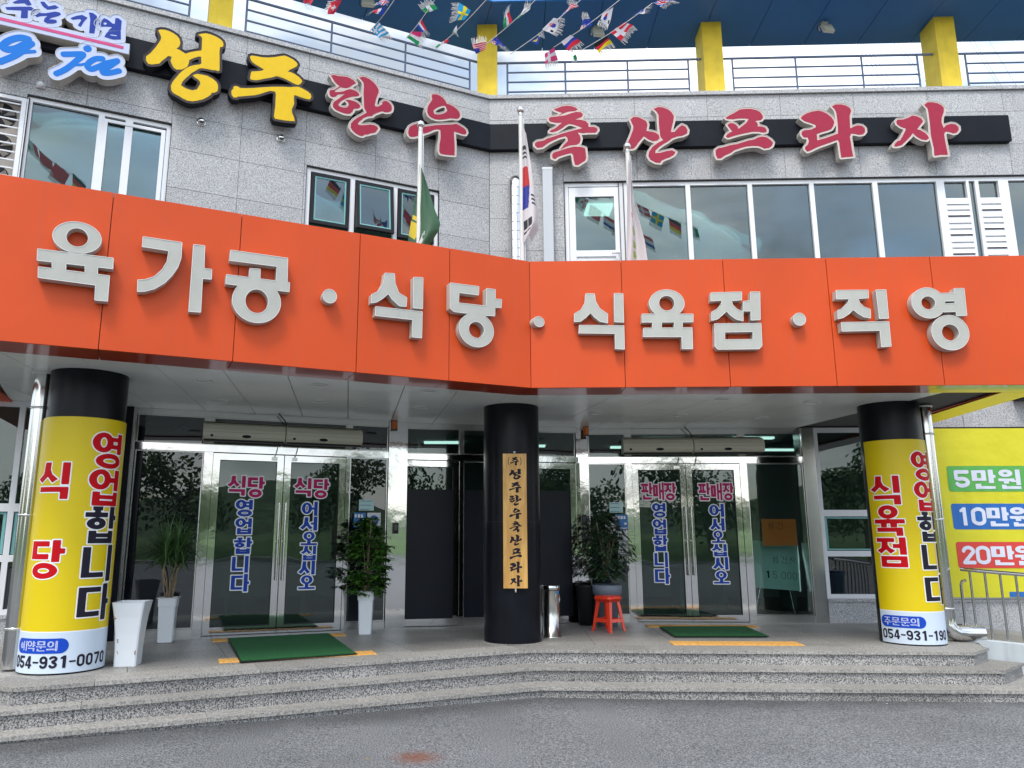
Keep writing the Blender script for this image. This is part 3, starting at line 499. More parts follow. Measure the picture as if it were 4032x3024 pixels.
DATA=json.loads('''{"BR":{"seong":["UL",[[[-4.866,8.056],[-4.836,8.075],[-4.786,8.086],[-4.735,8.082],[-4.683,8.067],[-4.637,8.043],[-4.606,8.01],[-4.59,7.961],[-4.593,7.914],[-4.609,7.878],[-4.633,7.858],[-4.578,7.842],[-4.515,7.814],[-4.469,7.846],[-4.407,7.879],[-4.322,7.919],[-4.327,8.1],[-4.349,8.125],[-4.382,8.134],[-4.335,8.164],[-4.284,8.185],[-4.231,8.187],[-4.164,8.176],[-4.109,8.157],[-4.071,8.129],[-4.055,8.094],[-4.056,8.058],[-4.072,8.042],[-4.096,8.035],[-4.099,7.964],[-4.091,7.857],[-4.082,7.736],[-4.081,7.686],[-4.105,7.671],[-4.129,7.68],[-4.177,7.667],[-4.23,7.668],[-4.288,7.663],[-4.327,7.653],[-4.357,7.625],[-4.381,7.596],[-4.417,7.563],[-4.452,7.512],[-4.487,7.461],[-4.522,7.406],[-4.537,7.35],[-4.497,7.33],[-4.452,7.316],[-4.394,7.314],[-4.338,7.345],[-4.328,7.378],[-4.308,7.421],[-4.31,7.459],[-4.335,7.486],[-4.375,7.502],[-4.409,7.531],[-4.36,7.563],[-4.289,7.571],[-4.224,7.57],[-4.156,7.546],[-4.108,7.513],[-4.086,7.473],[-4.08,7.428],[-4.087,7.381],[-4.124,7.348],[-4.153,7.341],[-4.173,7.297],[-4.21,7.258],[-4.265,7.213],[-4.327,7.179],[-4.38,7.158],[-4.44,7.15],[-4.485,7.161],[-4.557,7.191],[-4.622,7.215],[-4.649,7.249],[-4.658,7.306],[-4.645,7.362],[-4.606,7.44],[-4.556,7.529],[-4.497,7.605],[-4.449,7.649],[-4.387,7.685],[-4.33,7.709],[-4.312,7.729],[-4.322,7.826],[-4.357,7.817],[-4.407,7.783],[-4.462,7.737],[-4.465,7.691],[-4.477,7.638],[-4.504,7.607],[-4.546,7.573],[-4.608,7.556],[-4.641,7.573],[-4.67,7.618],[-4.689,7.666],[-4.676,7.722],[-4.719,7.725],[-4.744,7.688],[-4.778,7.644],[-4.818,7.584],[-4.86,7.565],[-4.908,7.546],[-4.945,7.545],[-4.975,7.585],[-4.978,7.644],[-4.932,7.702],[-4.883,7.791],[-4.851,7.861],[-4.825,7.93],[-4.822,7.969],[-4.84,8.009]]],[]],"ju":["UL",[[[-3.704,8.007],[-3.682,8.025],[-3.63,8.032],[-3.546,8.037],[-3.461,8.057],[-3.377,8.089],[-3.299,8.126],[-3.246,8.149],[-3.192,8.141],[-3.123,8.119],[-3.081,8.092],[-3.063,8.063],[-3.075,8.029],[-3.117,7.991],[-3.169,7.95],[-3.191,7.91],[-3.154,7.92],[-3.093,7.903],[-3.037,7.876],[-3.002,7.848],[-2.987,7.821],[-3.006,7.782],[-3.038,7.751],[-3.072,7.75],[-3.127,7.765],[-3.188,7.786],[-3.256,7.802],[-3.316,7.808],[-3.349,7.803],[-3.381,7.78],[-3.432,7.754],[-3.49,7.728],[-3.547,7.698],[-3.598,7.673],[-3.649,7.663],[-3.685,7.668],[-3.684,7.709],[-3.68,7.754],[-3.672,7.786],[-3.605,7.808],[-3.541,7.833],[-3.511,7.86],[-3.557,7.881],[-3.61,7.9],[-3.657,7.92],[-3.684,7.946],[-3.699,7.979]],[[-3.864,7.518],[-3.832,7.519],[-3.806,7.504],[-3.731,7.52],[-3.63,7.55],[-3.509,7.593],[-3.374,7.636],[-3.249,7.669],[-3.13,7.693],[-3.097,7.709],[-3.037,7.725],[-2.976,7.711],[-2.906,7.687],[-2.864,7.66],[-2.852,7.626],[-2.858,7.59],[-2.881,7.569],[-2.928,7.568],[-2.997,7.573],[-3.051,7.582],[-3.088,7.584],[-3.088,7.516],[-3.08,7.459],[-3.093,7.403],[-3.108,7.37],[-3.102,7.304],[-3.076,7.259],[-3.06,7.192],[-3.126,7.18],[-3.192,7.172],[-3.258,7.167],[-3.327,7.165],[-3.345,7.201],[-3.339,7.29],[-3.334,7.38],[-3.336,7.453],[-3.335,7.527],[-3.344,7.566],[-3.377,7.568],[-3.422,7.557],[-3.485,7.518],[-3.561,7.469],[-3.623,7.44],[-3.711,7.408],[-3.827,7.368],[-3.841,7.349],[-3.879,7.343],[-3.905,7.369],[-3.916,7.413],[-3.91,7.444],[-3.89,7.471],[-3.891,7.496]]],[]],"han":["UL",[[[-2.591,8.021],[-2.547,8.042],[-2.492,8.041],[-2.43,8.051],[-2.361,8.063],[-2.304,8.051],[-2.259,8.032],[-2.23,8.006],[-2.227,7.993],[-2.276,7.953],[-2.306,7.918],[-2.355,7.884],[-2.405,7.875],[-2.445,7.877],[-2.52,7.804],[-2.528,7.785],[-2.513,7.781],[-2.452,7.798],[-2.403,7.821],[-2.36,7.852],[-2.317,7.877],[-2.28,7.884],[-2.229,7.876],[-2.191,7.859],[-2.171,7.837],[-2.17,7.817],[-2.201,7.795],[-2.251,7.779],[-2.313,7.749],[-2.362,7.717],[-2.41,7.677],[-2.446,7.638],[-2.469,7.592],[-2.444,7.572],[-2.394,7.567],[-2.345,7.583],[-2.318,7.623],[-2.322,7.656],[-2.348,7.68],[-2.374,7.695],[-2.324,7.709],[-2.262,7.712],[-2.211,7.701],[-2.173,7.684],[-2.15,7.659],[-2.152,7.631],[-2.176,7.608],[-2.233,7.591],[-2.251,7.573],[-2.256,7.545],[-2.292,7.495],[-2.341,7.483],[-2.391,7.481],[-2.453,7.492],[-2.509,7.509],[-2.541,7.541],[-2.547,7.579],[-2.532,7.623],[-2.496,7.659],[-2.46,7.695],[-2.419,7.743],[-2.377,7.787],[-2.432,7.766],[-2.481,7.75],[-2.51,7.709],[-2.553,7.691],[-2.584,7.697],[-2.6,7.726],[-2.602,7.772],[-2.587,7.793],[-2.536,7.81],[-2.497,7.847],[-2.458,7.888],[-2.505,7.912],[-2.544,7.949],[-2.564,7.985]],[[-2.179,8.095],[-2.129,8.129],[-2.078,8.129],[-2.013,8.112],[-1.954,8.073],[-1.907,8.023],[-1.883,7.974],[-1.885,7.932],[-1.903,7.879],[-1.921,7.819],[-1.929,7.762],[-1.935,7.72],[-1.925,7.705],[-1.88,7.713],[-1.829,7.76],[-1.817,7.784],[-1.836,7.786],[-1.798,7.823],[-1.753,7.834],[-1.713,7.81],[-1.683,7.776],[-1.675,7.73],[-1.684,7.693],[-1.723,7.663],[-1.774,7.647],[-1.82,7.653],[-1.877,7.621],[-1.94,7.578],[-1.971,7.54],[-2.034,7.518],[-2.097,7.476],[-2.115,7.451],[-2.151,7.412],[-2.172,7.38],[-2.169,7.358],[-2.125,7.358],[-2.062,7.376],[-1.999,7.401],[-1.936,7.407],[-1.89,7.39],[-1.874,7.367],[-1.895,7.325],[-1.92,7.289],[-1.983,7.264],[-2.026,7.237],[-2.076,7.219],[-2.101,7.193],[-2.145,7.19],[-2.202,7.21],[-2.253,7.244],[-2.279,7.285],[-2.278,7.345],[-2.239,7.408],[-2.178,7.469],[-2.117,7.518],[-2.052,7.575],[-2.079,7.616],[-2.092,7.646],[-2.097,7.713],[-2.104,7.813],[-2.109,7.894],[-2.106,7.984],[-2.113,8.037],[-2.143,8.07]]],[]],"u":["UL",[[[-1.051,8.124],[-0.98,8.144],[-0.929,8.137],[-0.878,8.113],[-0.838,8.075],[-0.812,8.029],[-0.769,8.029],[-0.703,8.012],[-0.644,7.978],[-0.607,7.943],[-0.592,7.902],[-0.599,7.856],[-0.636,7.821],[-0.687,7.812],[-0.752,7.803],[-0.825,7.771],[-0.875,7.752],[-0.932,7.734],[-0.997,7.726],[-1.054,7.734],[-1.104,7.762],[-1.126,7.815],[-1.123,7.881],[-1.099,7.946],[-1.064,8.006],[-1.047,8.044],[-1.058,8.081]],[[-1.4,7.503],[-1.352,7.546],[-1.27,7.591],[-1.228,7.608],[-1.2,7.593],[-1.178,7.559],[-1.094,7.59],[-0.995,7.628],[-0.896,7.659],[-0.795,7.686],[-0.715,7.709],[-0.657,7.734],[-0.599,7.719],[-0.532,7.694],[-0.495,7.665],[-0.484,7.627],[-0.503,7.59],[-0.554,7.585],[-0.62,7.592],[-0.689,7.594],[-0.689,7.532],[-0.681,7.424],[-0.677,7.316],[-0.68,7.206],[-0.748,7.195],[-0.848,7.183],[-0.912,7.184],[-0.927,7.224],[-0.925,7.332],[-0.908,7.43],[-0.91,7.517],[-0.913,7.571],[-0.966,7.569],[-1.023,7.541],[-1.093,7.492],[-1.184,7.442],[-1.26,7.392],[-1.328,7.359],[-1.383,7.346],[-1.411,7.371],[-1.421,7.412],[-1.413,7.457]]],[[[-1.027,7.861],[-0.999,7.898],[-0.949,7.939],[-0.899,7.97],[-0.848,7.987],[-0.826,7.977],[-0.819,7.95],[-0.801,7.917],[-0.84,7.871],[-0.897,7.834],[-0.955,7.813],[-1.005,7.808],[-1.023,7.826]]]],"chuk":["UR",[[[1.014,8.102],[1.077,8.127],[1.138,8.153],[1.222,8.164],[1.294,8.153],[1.353,8.128],[1.386,8.094],[1.34,8.069],[1.244,8.064],[1.147,8.027],[1.068,7.986],[1.144,8.043],[1.076,8.068],[1.034,8.085]],[[0.932,7.952],[0.966,7.975],[1.062,7.982],[1.183,7.999],[1.291,8.037],[1.364,8.055],[1.435,8.047],[1.464,8.007],[1.445,7.968],[1.342,7.924],[1.432,7.918],[1.503,7.894],[1.543,7.847],[1.545,7.788],[1.452,7.777],[1.381,7.811],[1.31,7.839],[1.251,7.853],[1.203,7.835],[1.13,7.777],[1.057,7.733],[0.985,7.715],[0.94,7.722],[0.962,7.754],[1.034,7.786],[1.095,7.843],[1.138,7.875],[1.048,7.873],[0.965,7.892],[0.935,7.919]],[[0.708,7.531],[0.744,7.563],[0.851,7.58],[0.9,7.612],[0.996,7.643],[1.116,7.686],[1.26,7.729],[1.38,7.759],[1.452,7.777],[1.545,7.795],[1.631,7.796],[1.678,7.766],[1.681,7.733],[1.652,7.695],[1.545,7.697],[1.45,7.692],[1.373,7.707],[1.407,7.654],[1.42,7.589],[1.398,7.524],[1.349,7.497],[1.242,7.488],[1.146,7.445],[1.092,7.403],[1.147,7.49],[1.22,7.567],[1.21,7.619],[1.186,7.645],[1.091,7.621],[0.97,7.565],[0.898,7.521],[0.826,7.464],[0.754,7.456],[0.713,7.492]],[[0.972,7.338],[0.996,7.377],[1.086,7.403],[1.206,7.444],[1.301,7.468],[1.42,7.462],[1.484,7.438],[1.49,7.354],[1.495,7.277],[1.479,7.232],[1.412,7.188],[1.364,7.157],[1.317,7.165],[1.302,7.242],[1.292,7.332],[1.269,7.358],[1.203,7.347],[1.108,7.316],[1.048,7.292],[1.024,7.263],[0.977,7.28]]],[]],"san":["UR",[[[2.191,7.907],[2.239,7.95],[2.308,7.948],[2.375,7.915],[2.431,7.876],[2.451,7.819],[2.43,7.712],[2.503,7.698],[2.571,7.678],[2.615,7.64],[2.627,7.583],[2.588,7.546],[2.519,7.535],[2.452,7.568],[2.386,7.623],[2.35,7.576],[2.289,7.502],[2.259,7.453],[2.218,7.416],[2.138,7.411],[2.105,7.443],[2.13,7.505],[2.18,7.617],[2.224,7.729],[2.233,7.792],[2.207,7.862]],[[2.555,8.077],[2.625,8.113],[2.694,8.105],[2.773,8.072],[2.828,8.02],[2.861,7.949],[2.849,7.868],[2.821,7.767],[2.802,7.686],[2.857,7.685],[2.917,7.753],[2.977,7.799],[3.032,7.769],[3.058,7.712],[3.049,7.656],[2.979,7.62],[2.898,7.609],[2.817,7.579],[2.746,7.524],[2.676,7.482],[2.617,7.44],[2.558,7.385],[2.55,7.341],[2.624,7.34],[2.716,7.369],[2.807,7.382],[2.857,7.348],[2.826,7.299],[2.767,7.263],[2.698,7.239],[2.64,7.21],[2.616,7.173],[2.548,7.18],[2.471,7.225],[2.44,7.288],[2.454,7.362],[2.515,7.448],[2.586,7.503],[2.677,7.551],[2.637,7.614],[2.63,7.721],[2.625,7.847],[2.628,7.973],[2.599,8.037]]],[]],"peu":["UR",[[[3.65,7.905],[3.701,7.943],[3.786,7.987],[3.871,8.041],[3.953,8.053],[4.044,8.051],[4.124,8.03],[4.183,7.995],[4.214,7.938],[4.219,7.899],[4.188,7.86],[4.096,7.845],[4.124,7.816],[4.135,7.777],[4.12,7.755],[4.186,7.751],[4.24,7.73],[4.26,7.69],[4.254,7.657],[4.208,7.647],[4.129,7.663],[4.038,7.665],[3.925,7.641],[3.812,7.616],[3.709,7.584],[3.662,7.569],[3.633,7.591],[3.651,7.625],[3.693,7.657],[3.737,7.675],[3.698,7.735],[3.669,7.787],[3.703,7.814],[3.744,7.819],[3.793,7.795],[3.826,7.755],[3.834,7.718],[3.893,7.765],[3.957,7.814],[4.002,7.881],[3.942,7.891],[3.851,7.893],[3.748,7.88],[3.667,7.888]],[[3.463,7.367],[3.51,7.405],[3.597,7.42],[3.69,7.451],[3.792,7.466],[3.874,7.492],[3.977,7.523],[4.059,7.538],[4.122,7.571],[4.184,7.586],[4.253,7.568],[4.31,7.522],[4.339,7.477],[4.318,7.422],[4.27,7.39],[4.199,7.381],[4.151,7.409],[4.112,7.426],[4.021,7.428],[3.92,7.419],[3.837,7.393],[3.745,7.362],[3.692,7.318],[3.598,7.276],[3.535,7.231],[3.484,7.229],[3.463,7.29]]],[]],"ra":["UR",[[[4.79,7.876],[4.818,7.917],[4.887,7.958],[4.976,7.987],[5.065,8.001],[5.129,7.984],[5.201,7.94],[5.261,7.878],[5.292,7.805],[5.27,7.739],[5.233,7.685],[5.165,7.657],[5.077,7.634],[5.009,7.606],[5.009,7.504],[5.111,7.532],[5.223,7.572],[5.324,7.611],[5.325,7.51],[5.236,7.476],[5.124,7.436],[5.001,7.391],[4.9,7.339],[4.844,7.319],[4.814,7.353],[4.812,7.394],[4.866,7.447],[4.881,7.507],[4.864,7.555],[4.81,7.556],[4.779,7.604],[4.787,7.652],[4.83,7.676],[4.929,7.686],[5.009,7.726],[5.001,7.762],[4.927,7.794],[4.843,7.826]],[[5.278,8.066],[5.335,8.099],[5.423,8.099],[5.497,8.073],[5.548,8.035],[5.563,7.987],[5.53,7.902],[5.524,7.782],[5.521,7.692],[5.572,7.721],[5.639,7.743],[5.703,7.73],[5.74,7.687],[5.739,7.633],[5.706,7.592],[5.645,7.581],[5.582,7.6],[5.529,7.607],[5.502,7.554],[5.509,7.458],[5.514,7.339],[5.523,7.226],[5.449,7.222],[5.395,7.217],[5.341,7.21],[5.335,7.319],[5.332,7.462],[5.314,7.504],[5.337,7.701],[5.34,7.846],[5.334,7.967],[5.317,8.016]]],[]],"ja":["UR",[[[6.22,7.788],[6.241,7.822],[6.33,7.826],[6.406,7.853],[6.472,7.89],[6.543,7.874],[6.602,7.838],[6.622,7.785],[6.58,7.734],[6.52,7.66],[6.56,7.648],[6.627,7.6],[6.668,7.553],[6.68,7.507],[6.639,7.476],[6.573,7.486],[6.505,7.528],[6.448,7.595],[6.402,7.536],[6.333,7.468],[6.264,7.401],[6.189,7.379],[6.143,7.38],[6.163,7.426],[6.198,7.465],[6.246,7.481],[6.29,7.55],[6.355,7.669],[6.276,7.705],[6.228,7.747]],[[6.669,8.063],[6.726,8.107],[6.799,8.105],[6.87,8.088],[6.928,8.052],[6.96,8.01],[6.948,7.935],[6.909,7.849],[6.895,7.768],[6.917,7.675],[6.962,7.72],[7.037,7.742],[7.097,7.729],[7.139,7.688],[7.138,7.636],[7.101,7.591],[7.048,7.578],[6.989,7.604],[6.938,7.611],[6.913,7.572],[6.915,7.457],[6.925,7.32],[6.929,7.228],[6.822,7.23],[6.727,7.215],[6.732,7.346],[6.722,7.438],[6.712,7.576],[6.721,7.748],[6.721,7.922],[6.714,8.004]]],[]],"b_ju":["UL",[[[-6.487,7.924],[-6.426,7.982],[-6.388,8.028],[-6.329,8.025],[-6.287,7.955],[-6.328,7.931],[-6.364,7.953],[-6.461,7.916]],[[-6.553,7.837],[-6.441,7.88],[-6.293,7.927],[-6.244,7.902],[-6.263,7.877],[-6.318,7.873],[-6.311,7.765],[-6.381,7.743],[-6.385,7.846],[-6.534,7.81]]],[]],"b_neun":["UL",[[[-6.204,8.023],[-6.163,8.039],[-6.11,7.989],[-6.044,8.029],[-6.001,8.013],[-6.031,7.98],[-6.118,7.942],[-6.169,7.97]],[[-6.237,7.832],[-6.219,7.865],[-6.135,7.886],[-6.036,7.94],[-5.984,7.945],[-5.968,7.921],[-5.996,7.89],[-6.062,7.848],[-6.097,7.809],[-6.06,7.826],[-6.008,7.831],[-6.001,7.8],[-6.037,7.774],[-6.105,7.756],[-6.141,7.773],[-6.136,7.813],[-6.106,7.862],[-6.181,7.833],[-6.221,7.804]]],[]],"b_gi":["UL",[[[-5.865,7.903],[-5.799,7.957],[-5.739,7.987],[-5.679,7.966],[-5.706,7.918],[-5.742,7.817],[-5.774,7.83],[-5.742,7.913],[-5.761,7.924],[-5.837,7.889]],[[-5.673,8.042],[-5.628,8.051],[-5.576,8.021],[-5.585,7.774],[-5.643,7.762],[-5.646,7.948],[-5.661,8.012]]],[]],"b_eop":["UL",[[[-5.549,7.921],[-5.521,7.97],[-5.498,8.019],[-5.451,8.008],[-5.392,7.969],[-5.37,7.976],[-5.372,8.056],[-5.336,8.067],[-5.296,8.039],[-5.294,7.901],[-5.438,7.858],[-5.389,7.924],[-5.452,7.911],[-5.523,7.889]],[[-5.433,7.851],[-5.294,7.895],[-5.284,7.778],[-5.374,7.751],[-5.471,7.76],[-5.459,7.8]]],[[[-5.497,7.954],[-5.475,7.967],[-5.455,7.95],[-5.476,7.926],[-5.495,7.932]],[[-5.407,7.816],[-5.334,7.826],[-5.333,7.809],[-5.406,7.799]]]]},"STR":{"g":[[[-6.279,7.487],[-6.342,7.487],[-6.398,7.465],[-6.468,7.412],[-6.518,7.343],[-6.514,7.302],[-6.464,7.293],[-6.385,7.334],[-6.309,7.405],[-6.24,7.438]],[[-6.24,7.438],[-6.303,7.352],[-6.354,7.273],[-6.429,7.197],[-6.527,7.114]],[[-6.378,7.264],[-6.298,7.305],[-6.197,7.345]]],"j":[[[-5.888,7.395],[-5.795,7.424],[-5.682,7.453],[-5.736,7.361],[-5.798,7.266],[-5.868,7.181],[-5.94,7.118]],[[-5.646,7.54],[-5.636,7.549]],[[-5.781,7.276],[-5.696,7.305],[-5.636,7.339]]],"uu":[[[-5.467,7.453],[-5.538,7.433],[-5.603,7.365],[-5.62,7.304],[-5.577,7.277],[-5.51,7.324],[-5.409,7.408],[-5.3,7.472]],[[-5.304,7.465],[-5.37,7.385],[-5.445,7.297],[-5.433,7.265],[-5.362,7.286],[-5.271,7.339]]]},"SB":[[-6.586,7.674],[-5.245,7.669]],"FA":{"yuk":["FL",[[[-4.529,3.857],[-3.982,3.864],[-3.978,3.773],[-4.523,3.763]],[[-4.42,3.787],[-4.325,3.788],[-4.317,3.702],[-4.412,3.702]],[[-4.182,3.785],[-4.093,3.784],[-4.086,3.701],[-4.175,3.702]],[[-4.509,3.708],[-3.997,3.707],[-3.993,3.49],[-4.085,3.488],[-4.09,3.615],[-4.502,3.621]]],[],[[-4.26,4.0,0.176,0.133,0.083,0.083]]],"ga":["FL",[[[-3.77,4.089],[-3.463,4.087],[-3.46,3.952],[-3.48,3.862],[-3.519,3.784],[-3.577,3.703],[-3.648,3.644],[-3.72,3.612],[-3.775,3.602],[-3.78,3.703],[-3.728,3.711],[-3.656,3.749],[-3.598,3.822],[-3.566,3.9],[-3.56,3.998],[-3.77,4.001]],[[-3.365,4.085],[-3.276,4.088],[-3.268,3.879],[-3.204,3.881],[-3.201,3.793],[-3.275,3.789],[-3.269,3.485],[-3.362,3.481]]],[],[]],"gong":["FL",[[[-3.056,4.083],[-2.558,4.085],[-2.551,3.847],[-2.647,3.849],[-2.647,3.994],[-3.057,3.988]],[[-2.882,3.939],[-2.795,3.944],[-2.792,3.843],[-2.883,3.842]],[[-3.078,3.852],[-2.53,3.854],[-2.53,3.769],[-3.077,3.769]]],[],[[-2.807,3.643,0.207,0.196,0.102,0.113]]],"sik":["FL",[[[-1.63,4.078],[-1.536,4.087],[-1.528,3.99],[-1.488,3.898],[-1.406,3.86],[-1.409,3.773],[-1.477,3.769],[-1.552,3.825],[-1.593,3.88],[-1.64,3.829],[-1.703,3.781],[-1.757,3.763],[-1.757,3.846],[-1.689,3.887],[-1.644,3.974]],[[-1.338,4.079],[-1.243,4.088],[-1.242,3.771],[-1.335,3.768]],[[-1.712,3.732],[-1.245,3.738],[-1.246,3.477],[-1.341,3.475],[-1.339,3.649],[-1.713,3.644]]],[],[]],"dang":["FL",[[[-0.952,4.075],[-0.638,4.08],[-0.642,3.991],[-0.856,3.988],[-0.861,3.878],[-0.545,3.884],[-0.545,3.785],[-0.907,3.782],[-0.95,3.811]],[[-0.55,4.072],[-0.453,4.074],[-0.454,3.973],[-0.382,3.977],[-0.387,3.89],[-0.458,3.885],[-0.46,3.792],[-0.554,3.789]]],[],[[-0.663,3.622,0.188,0.175,0.088,0.087]]],"sik2":["FR",[[[0.583,4.082],[0.672,4.078],[0.681,3.999],[0.72,3.92],[0.802,3.858],[0.799,3.762],[0.724,3.78],[0.659,3.833],[0.627,3.877],[0.576,3.825],[0.516,3.783],[0.458,3.778],[0.46,3.865],[0.528,3.904],[0.572,3.983]],[[0.88,4.081],[0.968,4.078],[0.965,3.769],[0.874,3.774]],[[0.507,3.739],[0.965,3.731],[0.962,3.481],[0.872,3.487],[0.873,3.649],[0.501,3.657]]],[],[]],"yuk2":["FR",[[[1.159,3.854],[1.683,3.848],[1.678,3.765],[1.156,3.767]],[[1.264,3.775],[1.355,3.774],[1.351,3.693],[1.26,3.694]],[[1.487,3.772],[1.57,3.772],[1.565,3.691],[1.483,3.691]],[[1.169,3.702],[1.665,3.702],[1.659,3.479],[1.554,3.48],[1.556,3.608],[1.166,3.612]]],[],[[1.419,3.969,0.179,0.146,0.083,0.084]]],"jeom":["FR",[[[1.881,4.077],[2.197,4.082],[2.191,3.996],[2.084,3.99],[2.098,3.94],[2.137,3.896],[2.198,3.868],[2.191,3.771],[2.122,3.79],[2.066,3.834],[2.03,3.879],[1.982,3.835],[1.928,3.792],[1.872,3.78],[1.877,3.868],[1.935,3.898],[1.98,3.951],[1.992,3.995],[1.876,3.989]],[[2.29,4.081],[2.383,4.08],[2.367,3.782],[2.276,3.779],[2.278,3.876],[2.2,3.877],[2.207,3.98],[2.283,3.985]],[[1.9,3.743],[2.371,3.743],[2.365,3.507],[2.334,3.473],[1.917,3.471],[1.891,3.503]]],[[[1.996,3.654],[2.286,3.656],[2.28,3.572],[1.99,3.572]]],[]],"jik":["FR",[[[3.167,4.088],[3.493,4.088],[3.488,4.004],[3.381,4.0],[3.393,3.952],[3.43,3.908],[3.494,3.88],[3.488,3.789],[3.42,3.802],[3.365,3.841],[3.322,3.882],[3.273,3.835],[3.211,3.796],[3.16,3.784],[3.164,3.872],[3.22,3.896],[3.276,3.954],[3.293,3.998],[3.162,3.996]],[[3.573,4.088],[3.674,4.089],[3.669,3.785],[3.579,3.783]],[[3.189,3.743],[3.668,3.747],[3.665,3.49],[3.57,3.484],[3.571,3.657],[3.189,3.651]]],[],[]],"yeong":["FR",[[[4.367,4.095],[4.466,4.095],[4.459,3.808],[4.36,3.804],[4.357,3.85],[4.233,3.846],[4.231,3.93],[4.361,3.936],[4.359,3.964],[4.21,3.962],[4.211,4.044],[4.366,4.047]]],[],[[4.088,3.944,0.166,0.162,0.075,0.074],[4.273,3.627,0.184,0.182,0.089,0.09]]],"dot1":["FL",[],[],[[-2.157,3.777,0.063,0.065,0.0,0.0]]],"dot2":["FL",[],[],[[0.054,3.792,0.06,0.054,0.0,0.0]]],"dot3":["FR",[],[],[[2.767,3.783,0.062,0.065,0.0,0.0]]]},"G":{"doorL1":[["식",-0.675,-0.451,2.083,2.327],["당",-0.44,-0.227,2.062,2.321],["영",-0.561,-0.349,1.827,2.033],["업",-0.552,-0.349,1.612,1.806],["합",-0.554,-0.34,1.374,1.572],["니",-0.57,-0.363,1.149,1.35],["다",-0.566,-0.348,0.925,1.133]],"doorL2":[["식",0.136,0.365,2.087,2.322],["당",0.377,0.586,2.069,2.317],["어",0.247,0.456,1.844,2.024],["서",0.237,0.459,1.658,1.833],["오",0.253,0.456,1.476,1.644],["십",0.262,0.457,1.289,1.466],["시",0.24,0.45,1.114,1.283],["오",0.246,0.451,0.936,1.104]],"doorR1":[["판",0.119,0.279,2.097,2.338],["매",0.286,0.441,2.092,2.342],["장",0.445,0.612,2.085,2.337],["영",0.262,0.461,1.844,2.049],["업",0.261,0.457,1.611,1.821],["합",0.258,0.457,1.379,1.599],["니",0.259,0.458,1.16,1.363],["다",0.256,0.471,0.932,1.149]],"doorR2":[["판",0.932,1.094,2.086,2.335],["매",1.106,1.264,2.085,2.335],["장",1.272,1.425,2.085,2.334],["어",1.066,1.283,1.855,2.038],["서",1.066,1.278,1.663,1.836],["오",1.08,1.26,1.494,1.663],["십",1.068,1.288,1.31,1.476],["시",1.074,1.295,1.127,1.298],["오",1.074,1.29,0.938,1.111]],"colL":[["영",0.232,0.555,2.202,2.535],["업",0.234,0.567,1.859,2.192],["합",0.232,0.594,1.523,1.859],["니",0.221,0.558,1.184,1.513],["다",0.221,0.555,0.851,1.166],["식",-0.228,0.094,1.915,2.245],["당",-0.221,0.106,1.222,1.559],["pill",-0.284,0.2,0.604,0.719],["yak",-0.229,0.13,0.618,0.701],["tel",-0.288,0.614,0.479,0.578],["yw",-0.33,0.688,0.438,0.771],["top",-0.293,0.641,0.438,2.661]],"colR":[["식",-0.447,-0.12,1.939,2.263],["육",-0.417,-0.118,1.586,1.933],["점",-0.431,-0.116,1.25,1.576],["영",0.011,0.242,2.196,2.551],["업",-0.003,0.232,1.858,2.196],["합",0.005,0.189,1.52,1.854],["니",0.016,0.176,1.218,1.506],["다",0.003,0.174,0.866,1.178],["pill",-0.502,-0.017,0.617,0.724],["yak",-0.439,-0.077,0.623,0.711],["tel",-0.509,0.278,0.475,0.585],["yw",-0.674,0.243,0.437,0.776],["top",-0.596,0.264,0.437,2.673]],"banner":[["cloth",0.411,1.674,0.787,3.106],["green",0.557,1.852,2.198,2.554],["5",0.652,0.856,2.252,2.497],["만",0.884,1.21,2.233,2.5],["원",1.245,1.565,2.232,2.502],["O",1.6,1.781,2.232,2.484],["blue",0.559,1.847,1.68,2.031],["1",0.645,0.788,1.732,1.98],["0",0.823,1.012,1.732,1.98],["만",1.017,1.327,1.72,1.981],["원",1.34,1.664,1.719,1.981],["red",0.559,1.818,1.158,1.51],["2",0.63,0.815,1.208,1.457],["0",0.82,1.008,1.208,1.457],["만",1.013,1.33,1.197,1.457],["원",1.336,1.659,1.197,1.457],["navy",1.198,1.63,0.767,0.845],["strip",0.563,1.199,0.772,0.844],["all",0.355,1.607,0.767,2.142],["sill",0.574,1.397,0.698,0.734],["basebot",0.547,1.366,0.294,0.689]]}}''')
# ================================================================= GROUND AND STEPS
RUST=(1.0,1.0,0)   # placeholder, set below
def gz(x): return .03+max(0,(1.5-x))*.0125 if x>-12 else .2
RUST=(-.45,5.80,gz(-.45))
M_ASPH=asphalt()
mb=MB(); xs=[-60,-12,-6,-3,-1.5,0,1.5,4,8,14,60]
vs=[];n=len(xs)
for y in (-26,12.6): vs+=[(x,y,gz(x)) for x in xs]
mb.add(vs,[(i,i+1,n+i+1,n+i) for i in range(n-1)])
tag(mb.build('road',M_ASPH),kind='structure')
mb=MB(); mb.add([(-400,-400,-.25),(400,-400,-.25),(400,400,-.25),(-400,400,-.25)],[(0,1,2,3)])
M_GRASS=mat('field_grass',(.07,.11,.03),.95,noise=(.5,.3))
tag(mb.build('ground',M_GRASS),kind='structure')
def rounded(P,kink,r):      # replace the kink vertex by a short curve
    out=[]
    for i,p in enumerate(P):
        if i==kink:
            a,b,c=[Vector(P[j]) for j in (i-1,i,i+1)]; d1=(a-b).normalized()*r; d2=(c-b).normalized()*r
            for k in range(7):
                t=k/6; q=(b+d1)*(1-t)**2+b*2*t*(1-t)+(b+d2)*t*t; out.append((q.x,q.y))
        else: out.append(p)
    return out
